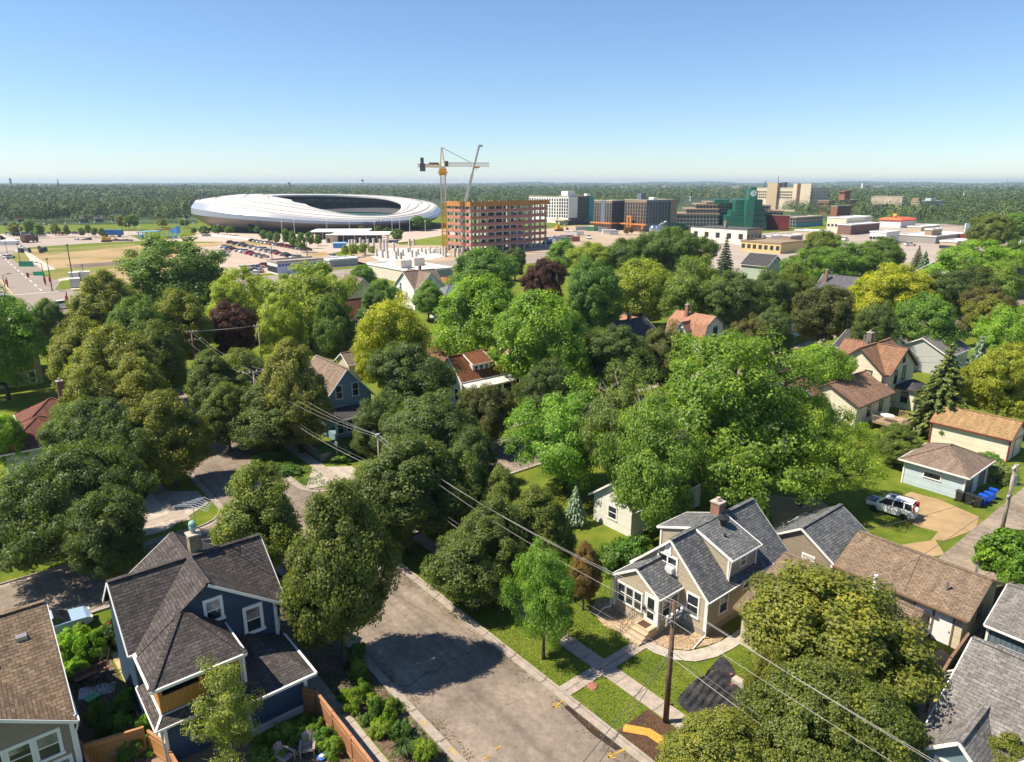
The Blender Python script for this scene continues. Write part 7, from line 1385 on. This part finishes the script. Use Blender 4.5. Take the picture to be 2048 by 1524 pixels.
def stadium():
    cx,cy=-135.,508.; a0,b0=81.,74.; t=thing('stadium','white swooping stadium with an open oval roof and a name sign','stadium',(cx,cy,0)); EXCL.append((cx,cy,100))
    def per(tab):
        an=np.radians([k for k,_ in tab]); v=np.array([q for _,q in tab]); an=np.concatenate([an-2*PI,an,an+2*PI]); v=np.concatenate([v,v,v]); 
        def f(th):
            i=np.searchsorted(an,th)-1; s=(th-an[i])/(an[i+1]-an[i]); s=s*s*(3-2*s); return v[i]*(1-s)+v[i+1]*s
        return f
    # the lip of the roof opening dips from the high left end to the low front
    lip=[(800,411,503),(797,418,484),(786,426.5,470),(765,432,462),(735,434.5,458),(705,433.5,461),(675,428.5,467),(645,419,478),(615,408,492),(585,399,508),(555,393.5,524),(538,391.3,536)]
    TI=[];TR=[]
    for px,py,Y in lip:
        v=-(py-762)/F; Z=CAMH+Y*(v*cp-sp)/(cp+v*sp); X=(px-1024)/F*depth(0,Y,Z); x,y=(X-cx)/a0,(Y-cy)/b0; th=math.degrees(math.atan2(y*b0,x*a0))%360
        c,q=math.cos(R_(th)),math.sin(R_(th)); k=(abs(c)**2.25+abs(q)**2.25)**(-1/2.25); TI.append((th,Z)); TR.append((th,math.hypot(X-cx,Y-cy)/math.hypot(a0*k*c,b0*k*q)))
    TI=[(a,z) for a,z in TI]+[(25,17.),(50,19.3),(90,21.),(125,21.3)]; TR=TR+[(30,.66),(60,.68),(90,.68),(125,.66)]; TI.sort(); TR.sort(); print('LIP',[(round(a),round(z,1)) for a,z in TI],[(round(a),round(z,2)) for a,z in TR]) if DBG else None
    def smo(tab,wd):
        A_=np.array([a for a,_ in tab]); V_=np.array([v for _,v in tab]); g=np.arange(0,360,1.); f=np.interp(g,np.concatenate([A_-360,A_,A_+360]),np.concatenate([V_,V_,V_])); k=np.exp(-.5*(np.arange(-40,41)/wd)**2); k/=k.sum(); f=np.convolve(np.concatenate([f[-40:],f,f[:40]]),k,'valid')
        return lambda th: float(np.interp(math.degrees(th)%360,np.append(g,360.),np.append(f,f[0])))
    zi=smo(TI,5); ri=smo(TR,6)
    zo=smo([(0,13.),(30,16),(60,18.5),(90,19.5),(135,20.),(170,19.6),(195,19.),(222,17.7),(240,15.9),(255,13.5),(268,11.2),(282,9.2),(294,8.1),(310,7.9),(322,8.5),(338,9.8)],8)
    N=144; TH=[2*PI*i/N for i in range(N)]
    def ring(fr,z,th): 
        e=2.25; c,s=math.cos(th),math.sin(th); k=(abs(c)**e+abs(s)**e)**(-1/e); return Vector((a0*fr*k*c,b0*fr*k*s,z))
    def loft(rows,name,m,smooth=True,close=True):
        b=MB(); k=len(rows[0]); vs=[p for r in rows for p in r]; b.solid(vs,[(j*k+i,j*k+(i+1)%k,(j+1)*k+(i+1)%k,(j+1)*k+i) for j in range(len(rows)-1) for i in range(k if close else k-1)]); return b.build(name,m,t,smooth)
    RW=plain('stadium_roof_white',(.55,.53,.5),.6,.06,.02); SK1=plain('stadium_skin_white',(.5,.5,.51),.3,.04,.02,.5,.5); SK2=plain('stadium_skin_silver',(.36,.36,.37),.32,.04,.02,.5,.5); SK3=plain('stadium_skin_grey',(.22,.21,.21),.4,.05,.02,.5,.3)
    U=lambda x:x%(2*PI); bulge=lambda th:1.+2.2*math.exp(-((th-PI)/.5)**2)
    roof=[[ring(ri(U(th))+(1-ri(U(th)))*f, zi(U(th))+(zo(U(th))-zi(U(th)))*(f**1.4)+bulge(U(th))*math.sin(PI*f),th) for th in TH] for f in (0,.2,.4,.6,.8,1.)]
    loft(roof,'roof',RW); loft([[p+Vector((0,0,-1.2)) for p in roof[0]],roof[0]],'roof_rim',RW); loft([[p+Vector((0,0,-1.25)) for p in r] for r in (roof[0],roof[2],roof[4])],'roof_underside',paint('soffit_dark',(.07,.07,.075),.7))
    for f in (.25,.5,.8,.96):
        b=MB(); P=[ring(ri(U(th))+(1-ri(U(th)))*f, zi(U(th))+(zo(U(th))-zi(U(th)))*(f**1.4)+bulge(U(th))*math.sin(PI*f)+.12,th) for th in TH]; b.path(P+[P[0]],.16,4); b.build('roof_seam',paint('seam_grey',(.3,.29,.28),.6),t)
    sk=[]
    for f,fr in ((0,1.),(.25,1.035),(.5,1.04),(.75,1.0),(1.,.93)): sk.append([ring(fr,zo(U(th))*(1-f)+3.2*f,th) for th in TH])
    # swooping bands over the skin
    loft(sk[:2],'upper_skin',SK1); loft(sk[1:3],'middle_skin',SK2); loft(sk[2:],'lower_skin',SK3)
    loft([[ring(.91,3.25,th) for th in TH],[ring(.9,0,th) for th in TH]],'glass_base',FARGL)
    # seats inside, terraces and roof struts
    ST=siding('stand_rows',(.07,.075,.085),1.,.6,.7); TEALS=siding('teal_seats',(.02,.075,.085),1.2,.5,.8)  # upper stand coloured darker to put in the shadow under the canopy
    A=[[ring(.3+.3*f,1.5+f*min(6.5,max(.4,zi(U(th))-4.5)),th) for th in TH] for f in (0,1)]; loft(A,'lower_stand',TEALS); rz=lambda fr,th:(lambda f:zi(U(th))+(zo(U(th))-zi(U(th)))*f**1.4+bulge(U(th))*math.sin(PI*f))(min(1.,max(0.,(fr-ri(U(th)))/(1-ri(U(th)))))); A=[[ring(.6,max(2.,min(8.5,rz(.6,th)-2.)),th) for th in TH],[ring(.84,max(2.2,min(rz(.84,th)-1.8,15.)),th) for th in TH]]; loft(A,'upper_stand',ST)
    b=MB(); b.lathe([(1,.3),(2,.31)],8); b.face([tuple(ring(.3,.35,th)) for th in TH[::4]]); b.build('pitch',plain('pitch_green',(.06,.15,.03),.9),t)
    for i in range(2,N//2-2,4):
        th=TH[i]; b=MB(); p=ring(.8,0,th); q=ring(.78,zi(th)-6.5,th); b.bar(p,q,.8,.8); 
        for fr,dth in ((ri(th)+.03,0),(ri(th)+.1,.06),(.9,-.06)): b.bar(q,ring(fr,zi(th)-1.3,th+dth),.35,.4)
        b.build('strut',paint('strut_grey',(.12,.12,.13),.6),t)
    loft([[ring(.86,5.,th) for th in TH[4:N//2-4]],[ring(.86,zo(1.5)-1.5,th) for th in TH[4:N//2-4]]],'rear_wall',siding('rear_glazing',(.2,.22,.25),3.,.6,.3),True,False)
    # the name on the front skin
    NV=paint('sign_navy',(.01,.015,.06),.5); p=None
    def onskin(px,py):
        best=None
        for th in np.radians(np.arange(262,330,.5)):
            q=ring(1.03,zo(U(th))*.82+.5,th); X=pjx(cx+q.x,cy+q.y,q.z)
            if best is None or abs(X-px)<best[0]: best=(abs(X-px),q,th)
        return best
    d=depth(cx+30,cy-76,6)/F
    for body,pa,pb in (('Allianz',724,747.5),('Field',759,778)):
        _,q,th=onskin((pa+pb)/2,0); _,q2,_=onskin((pa+pb)/2+8,0); di=(q2-q).normalized(); o=text(body,5.,(q.x,q.y,5.3),(PI/2,0,math.atan2(di.y,di.x)),NV,t,'sign_lettering','CENTER',.1); o.location=Vector(o.location)+Vector((di.y,-di.x,0))*2.2
        wd=o.dimensions.x if o.dimensions.x>0 else 1; k=(pb-pa)*d/max(.1,max(v.co.x for v in o.data.vertices)-min(v.co.x for v in o.data.vertices))*1.0; o.scale=(k,k,1)
    _,q,th=onskin(753.5,0); _,q2,_=onskin(761,0); di=(q2-q).normalized(); b=MB(); n_=28; r1,r2=1.5,1.22
    for i in range(n_):
        a,c=2*PI*i/n_,2*PI*(i+1)/n_; b.face([(r1*math.cos(a),0,r1*math.sin(a)),(r1*math.cos(c),0,r1*math.sin(c)),(r2*math.cos(c),0,r2*math.sin(c)),(r2*math.cos(a),0,r2*math.sin(a))])
    for x,z1 in ((-.5,.35),(0,.8),(.5,.35)): b.box(x-.17,x+.17,-.05,.05,-.75,z1)
    o=b.build('sign_emblem',NV,t); o.location=Vector((q.x,q.y,6.2))+Vector((di.y,-di.x,0))*2.2; o.rotation_euler=(0,0,math.atan2(di.y,di.x))
stadium()
def field_things():
    PG=paint('signal_dark',(.03,.03,.03),.5); RED=paint('signal_red_housing',(.35,.02,.02),.4); LP=paint('lamp_post_bronze',(.12,.09,.07),.5)
    def lamp(label,x,yb,yt,arm=0,r=.12,name='lamp_post',hd=True,m=None):
        X,Y=G(x,yb); h=ztop(X,Y,yt); t=thing(name,label,'lamp post',(X,Y,.05)); b=MB(); b.tube((0,0,0),(0,0,h),r,r*.7,8); b.build('post',m or LP,t)
        b=MB(); 
        if arm: b.bar((0,0,h-.1),(arm,0,h+.3),.1,.1); b.box(arm-.5,arm+.5,-.2,.2,h+.25,h+.45)
        else: b.lathe([(.1,h),(.35,h+.1),(.4,h+.35),(.1,h+.5)],8)
        b.build('lamp_head',m or LP,t); return t,h
    for i,(x,yb,yt,a) in enumerate(((42,531,490,0),(144,545,491,.0),(90,568,527,-1.6),(105,582,520,0),(148,573,492,0),(10,575,550,2.),(168,555,532,0),(15,507,478,0))): lamp('slim street lamp along the avenue by the dry field, %s of the group'%ORD[i],x,yb,yt,a)
    for i,(x,yb,yt,a) in enumerate(((42,474,458,0),(92,471,448,0),(102,470,450,0),(135,472,447,0),(258,470,449,0),(281,474,455,0),(372,462,440,0),(388,462,447,0),(438,470,450,0),(565,470,444,0),(590,472,440,0),(655,470,440,0),(700,470,440,0),(750,475,445,0),(785,470,440,0),(800,470,440,0),(820,468,440,0),(851,470,443,0))): lamp('pale lamp post around the stadium plaza, %s from the left'%ORD[i],x,yb,yt,a,.14,m=FW)
    for i,(x,yb,yt,a) in enumerate(((533,402,366,-3),(472,404,362,-3),(615,515,480,0),(545,525,490,0))): lamp('tall pole rising at the stadium, %s one'%ORD[i],x,yb,yt,a,.2)
    t,h=lamp('floodlight mast rising behind the stadium roof',727,398,362,0,.35,'light_mast'); b=MB(); b.box(-2.2,2.2,-.3,.3,h-.5,h+2.4); b.build('floodlights',FDARK,t)
    def signal(label,x,yb,yt,mast=None,sign=None):
        X,Y=G(x,yb); h=ztop(X,Y,yt); t=thing('traffic_signal',label,'traffic signal',(X,Y,.06),0,'traffic signals at the avenue crossing'); b=MB(); b.tube((0,0,0),(0,0,h),.16,.12,8); b.build('post',PG,t)
        d=depth(X,Y,h)/F
        def head(px,z):
            b=MB(); xx=(px-x)*d; b.box(xx-.3,xx+.3,-.5,-.25,z-.7,z+.7); hb=b.build('signal_head',RED,t)
            b=MB(); b.tube((xx,-.56,z+.42),(xx,-.5,z+.42),.16,.16,10); b.build('lens',paint('red_lens',(.6,.03,.02)),hb)
        if mast:
            b=MB(); b.bar((0,-.2,h*.75),((mast[0]-x)*d,-.2,h*.8),.14,.14); b.build('mast_arm',PG,t); head(mast[0],h*.76)
        if sign: 
            b=MB(); x0,x1=((p-x)*d for p in sign); b.box(x0,x1,-.4,-.33,h*.74,h*.74+1.1); s=b.build('name_plate',paint('sign_green',(.0,.32,.16)),t)
        head(x+1,h*.55)
    signal('traffic signal with mast arm and green street sign at the avenue crossing',105,583,540,(63,0),(75,97)); signal('red traffic signal on a white banded post beside the waiting car',137,613,584); signal('traffic signal post at the left edge of the crossing',16,575,555); signal('small traffic signal behind the green sign',92,571,551)
    X,Y=G(53,533); t=thing('road_sign','green utility box beside the avenue sidewalk','utility box',(X,Y,.06)); b=MB(); b.box(-2.2,2.2,-.8,.8,0,1.7); b.build('box_body',paint('sign_green',(.0,.32,.16)),t); b=MB(); b.box(-2.3,2.3,-.9,.9,1.702,1.82); b.build('lid',PG,t)
    X,Y=G(21,490); t=thing('event_tent','white peaked event tent beside the avenue','tent',(X,Y,.06),.2); d=depth(X,Y,4)/F; w_=14*d; b=MB(); b.solid([(-w_,-w_*.6,8*d),(w_,-w_*.6,8*d),(w_,w_*.6,8*d),(-w_,w_*.6,8*d),(0,0,13.5*d)],[(0,1,4),(1,2,4),(2,3,4),(3,0,4)]); b.build('canopy',FW,t); b=MB(); b.box(-w_,w_,-w_*.6,w_*.6,.02,8*d-.01); b.build('side_wall',paint('tent_wall',(.68,.67,.65)),t)
    X,Y=G(61,485); t=thing('delivery_truck','dark brown box truck standing on the grey track','truck',(X,Y,.09),1.4); b=MB(); b.box(-4.5,2,-1.3,1.3,.9,4.); b.build('cargo_box',plain('truck_brown',(.16,.1,.07),.7),t); b=MB(); b.box(2.05,4.2,-1.2,1.2,.7,2.9); b.build('cab',FDARK,t)
    for x in (-3.4,-2.3,3.2):
        for y in (-1.15,1.15): b=MB(); b.tube((x,y-.15,.5),(x,y+.15,.5),.5,.5,12); b.build('wheel',RUB,t)
    X,Y=G(225,474); t=thing('blue_truck','long blue box trailer parked behind the field','trailer',(X,Y,.09),.05); b=MB(); b.box(-6,6,-1.3,1.3,1,4.); b.build('cargo_box',paint('trailer_blue',(.03,.15,.38)),t)
    for x in (-4.6,-3.4,4): b=MB(); b.tube((x,-1.2,.5),(x,1.2,.5),.5,.5,12); b.build('wheel',RUB,t)
    for i,(x,y,l,c) in enumerate(((150,562,'first','white'),(160,560,'second','white'),(172,560,'third','white'),(152,575,'fourth','silver'))):
        X,Y=G(x,y); t=thing('equipment_trailer','white equipment cabinet behind the fence at the grass wedge, %s from the left'%l,'cabinet',(X,Y,.06),.5,'white equipment cabinets'); b=MB(); b.box(-1.3,1.3,-1.1,1.1,.2,2.6); b.build('cabinet_body',FW if c=='white' else STEEL,t); b=MB(); b.box(-1.4,1.4,-1.2,1.2,2.602,2.75); b.build('roof',FW,t)
    X,Y=G(170,480); t=thing('ramp','dark and white skate ramps on the grey track','ramp',(X,Y,.09),.2); b=MB(); b.solid([(-3,-1.5,0),(3,-1.5,0),(3,1.5,0),(-3,1.5,0),(3,-1.5,1.2),(3,1.5,1.2)],[(3,2,1,0),(0,1,4),(1,2,5,4),(2,3,5),(0,4,5,3)]); b.build('ramp_body',FDARK,t); b=MB(); b.box(-5,-3.2,-1,1,0,1.); b.build('ramp_end',FW,t)
    X,Y=G(242,482); t=thing('pallet_stack','row of low dark pallets on the grey track','pallets',(X,Y,.09)); b=MB(); 
    for k in range(5): b.box(-6+k*2.5,-4+k*2.5,-1,1,0,.7+.2*(k%2))
    b.build('pallet_body',plain('pallet_grey',(.14,.12,.11),.9),t)
    rg=random.Random(6)
    for i in range(9):
        x,y=rg.uniform(38,95),rg.uniform(496,508); X,Y=G(x,y); b=MB(); b.box(-.9,.9,-.6,.6,0,.9+rg.random()); b.box(-.5,.5,-.5,.5,.9,2.); o=b.build('event_equipment',[FDARK,FW,paint('dark_green_box',(.04,.08,.05))][i%3]); o.location=(X,Y,.06); o.rotation_euler=(0,0,rg.random()*3); tag(o,'heap of event equipment on the grass below the tent','equipment','event equipment below the tent')
    # playground
    PB=paint('play_blue',(.08,.35,.7),.5); PR=paint('play_red',(.55,.06,.08),.5)
    X,Y=G(320,477); t=thing('playground','blue and red playground with canopies beside the stadium','playground',(X,Y,.06)); d=depth(X,Y,4)/F; b=MB(); b.slab([(-42*d,-2,13*d),(-2*d,-2,15*d),(-2*d,6,15*d),(-42*d,6,13*d)],.4); b.build('blue_canopy',paint('play_pale_blue',(.25,.5,.7)),t); b=MB(); b.slab([(-8*d,0,18*d),(20*d,0,20*d),(16*d,7,16*d),(-6*d,7,17*d)],.4); b.build('red_canopy',PR,t); b=MB(); b.solid([(20*d,0,14*d),(35*d,0,24*d),(35*d,5,24*d),(20*d,5,14*d),(20*d,0,12*d),(35*d,0,10*d),(35*d,5,10*d),(20*d,5,12*d)],[(0,1,2,3),(7,6,5,4),(0,4,5,1),(1,5,6,2),(2,6,7,3),(3,7,4,0)]); b.build('slide',PB,t)
    for k in range(10): b=MB(); x=(-42+8.5*k)*d; b.tube((x,0,0),(x,0,(13 if k<5 else 16)*d-.4),.22,.22,6); b.build('post',PB,t)
    for k in range(7): b=MB(); x=(-38+11*k)*d; b.box(x,x+4*d,-1,1,1.5*d,4.5*d); b.build('play_panel',[PB,FW,PR][k%3],t)
    for i in range(24):
        x=405+i*5.6; y=472+ (i/23)**2*16; X,Y=G(x,y); b=MB(); b.solid([(-1.1,-.35,0),(1.1,-.35,0),(1.1,.35,0),(-1.1,.35,0),(-1.,-.15,1.),(1.,-.15,1.),(1.,.15,1.),(-1.,.15,1.)],[(3,2,1,0),(4,5,6,7),(0,1,5,4),(1,2,6,5),(2,3,7,6),(3,0,4,7)]); o=b.build('jersey_barrier',FW); o.location=(X,Y,.07); o.rotation_euler=(0,0,-.3-.02*i); tag(o,'white concrete barrier in the curved row before the stadium','barrier','barriers curving before the stadium')
    # far landmarks
    def far_house(label,x,yb,w_,yt,wm,rm,h=None):
        X,Y=G(x,yb); d=depth(X,Y,4)/F; h=h or ztop(X,Y,yt); t=thing('far_house',label,'house',(X,Y,0),ANG,'small houses beyond the car park'); L=w_*d*.62; b=MB(); b.box(-L/2,L/2,-L*.45,L*.45,0,h*.55); b.build('wall',wm,t); b=MB(); b.solid([(-L*.55,-L*.5,h*.55),(L*.55,-L*.5,h*.55),(L*.55,L*.5,h*.55),(-L*.55,L*.5,h*.55),(-L*.55,0,h),(L*.55,0,h)],[(3,2,1,0),(0,1,5,4),(2,3,4,5),(0,4,3),(1,2,5)]); b.build('roof',rm,t); EXCL.append((X,Y,14)); wins(t,'-w',-L*.4,L*.4,h*.12,h*.5,-L*.45,3,1,1.2,1.5,FARGL); wins(t,'-u',-L*.4,L*.4,h*.12,h*.5,-L/2,2,1,1.2,1.5,FARGL)
    for a in (('pale green house beyond the car park, left of three',168,446,26,431,PGREEN,SH_GR2),('pale green house beyond the car park, middle of three',198,445,26,430,PGREEN,SH_GR2),('pale green house beyond the car park, right of three',230,443,20,428,SKYB,SH_GR2),('dark roofed house right of the three pale green ones',254,440,20,426,FW,SH_CHAR),('small red roofed house at the left among the trees',42,446,20,430,FW,SH_MAR),('house half hidden by trees left of the stadium',372,438,14,425,FW,SH_TAUPE),('white house left of the small red roofed one',12,452,14,440,FW,SH_GR2)): far_house(*a)
    rg=random.Random(77)
    for i in range(24):
        far_house('%s roof among the far woods, %s from the left'%(('pale','dark','brown')[i%3],ORD[i]),20+i*86+rg.uniform(-20,20),rg.choice((386,390,396,402,408)) if not 880>20+i*86>400 else 384,rg.uniform(7,14),0,(FW,PGREEN,FBROWN)[i%3],(SH_GR2,SH_CHAR,SH_VIC)[i%3],rg.uniform(11,15))
    def landmark(name,label,cat,x,yb,yt,wpx,m,sp=False,rm=None):
        X,Y=G(x,yb); d=depth(X,Y,10)/F; h=ztop(X,Y,yt); z0=float(hz(X,Y)); t=thing(name,label,cat,(X,Y,0),ANG); L=wpx*d*.6; b=MB(); hb=h*(.55 if sp else 1.); b.box(-L/2,L/2,-L/2,L/2,0,hb); b.build('wall',m,t); b=MB()
        if sp: b.solid([(-L/2,-L/2,hb),(L/2,-L/2,hb),(L/2,L/2,hb),(-L/2,L/2,hb),(0,0,h)],[(0,1,4),(1,2,4),(2,3,4),(3,0,4)]); b.build('spire',rm or FDARK,t)
        else: b.box(-L/2-.5,L/2+.5,-L/2-.5,L/2+.5,hb+.01,hb+1); b.build('roof',rm or FW,t)
        EXCL.append((X,Y,L*.8)); return t
    landmark('church','dark pointed church steeple on the left horizon','church',120,389,355,5,plain('church_stone',(.25,.18,.14),.85),True); landmark('water_tower','pale block tower on the far left horizon','tower',25,385,357,6,plain('tower_tan',(.45,.36,.3),.85))
    landmark('school_building','tan brick school block among the trees left of the stadium','building',291,396,383,22,plain('school_tan',(.55,.4,.28),.85)); 
    for i,a in enumerate(((160,402,388,46,'left'),(205,402,389,40,'right'))): landmark('white_hall','long white low building in the trees on the left, %s half'%a[4],'building',a[0],a[1],a[2],a[3],FW)
    landmark('brick_block','long dark brick flats behind the stadium','building',428,394,381,70,plain('dark_brick',(.2,.1,.08),.85)); landmark('brick_block','lower brick flats left of the stadium roof','building',468,393,383,24,plain('dark_brick',(.2,.1,.08)))
    landmark('white_tower','slim white tower at the right horizon','tower',1723,384,367,5,FW); landmark('red_hall','far reddish building left of the hospital','building',1475,384,374,26,plain('dusty_red',(.4,.22,.18),.85)); landmark('chimney_stack','dark thin stack left of the hospital','stack',1528,388,362,2.5,FDARK); landmark('monument','white thin spike among the trees at the right','monument',1925,403,380,3,FW,True,FW)
    for i,(x,w_) in enumerate(((1160,12),(1245,9),(1330,14),(1440,8),(1545,14),(1590,10),(1640,16),(1690,24),(1760,30),(1800,26),(1850,22),(1890,14),(1080,8))): landmark('far_building','pale building on the hazy right horizon, %s from the left'%ORD[sorted([1160,1245,1330,1440,1545,1590,1640,1690,1760,1800,1850,1890,1080]).index(x)],'building',x,377+ (i%3),372.5+(i%2),w_,plain('far_pale',(.6,.57,.54),.8))
    X,Y=G(2013,372); t=thing('radio_mast','thin lattice radio mast at the right horizon','mast',(X,Y,0)); h=ztop(X,Y,349); b=MB(); b.tube((0,0,0),(0,0,h),3.,1.2,4); b.build('mast_shaft',FDARK,t); b=MB(); b.tube((0,0,h),(0,0,h+8),.6,.4,4); b.build('antenna',FDARK,t)
    X,Y=G(580,386); t=thing('water_tower','small dark water tower above the stadium roof','water tower',(X,Y,0)); d=depth(X,Y,20)/F; h=ztop(X,Y,364); b=MB(); b.ball((0,0,h-2*d),2.6*d,2.6*d,2*d); b.build('tank',FDARK,t); b=MB(); b.tube((0,0,0),(0,0,h-3*d),.8*d,.8*d,8); b.build('stem',FDARK,t)
field_things()
farwoods()
def haze():
    b=MB(); b.box(-16000,16000,-300,16000,-1.,92.); m=bpy.data.materials.new('haze_air'); m.use_nodes=True; nt=m.node_tree; nt.nodes.remove(nt.nodes['Principled BSDF'])
    v=nd(nt,'ShaderNodeVolumePrincipled',{'Color':(.68,.84,1.,1),'Density':HAZE,'Anisotropy':.2}); nt.links.new(v.outputs[0],nt.nodes['Material Output'].inputs['Volume'])
    o=b.build('haze',m); tag(o,'thin blue summer haze over the plain','haze',kind='stuff')
HAZE=1e-4
haze()
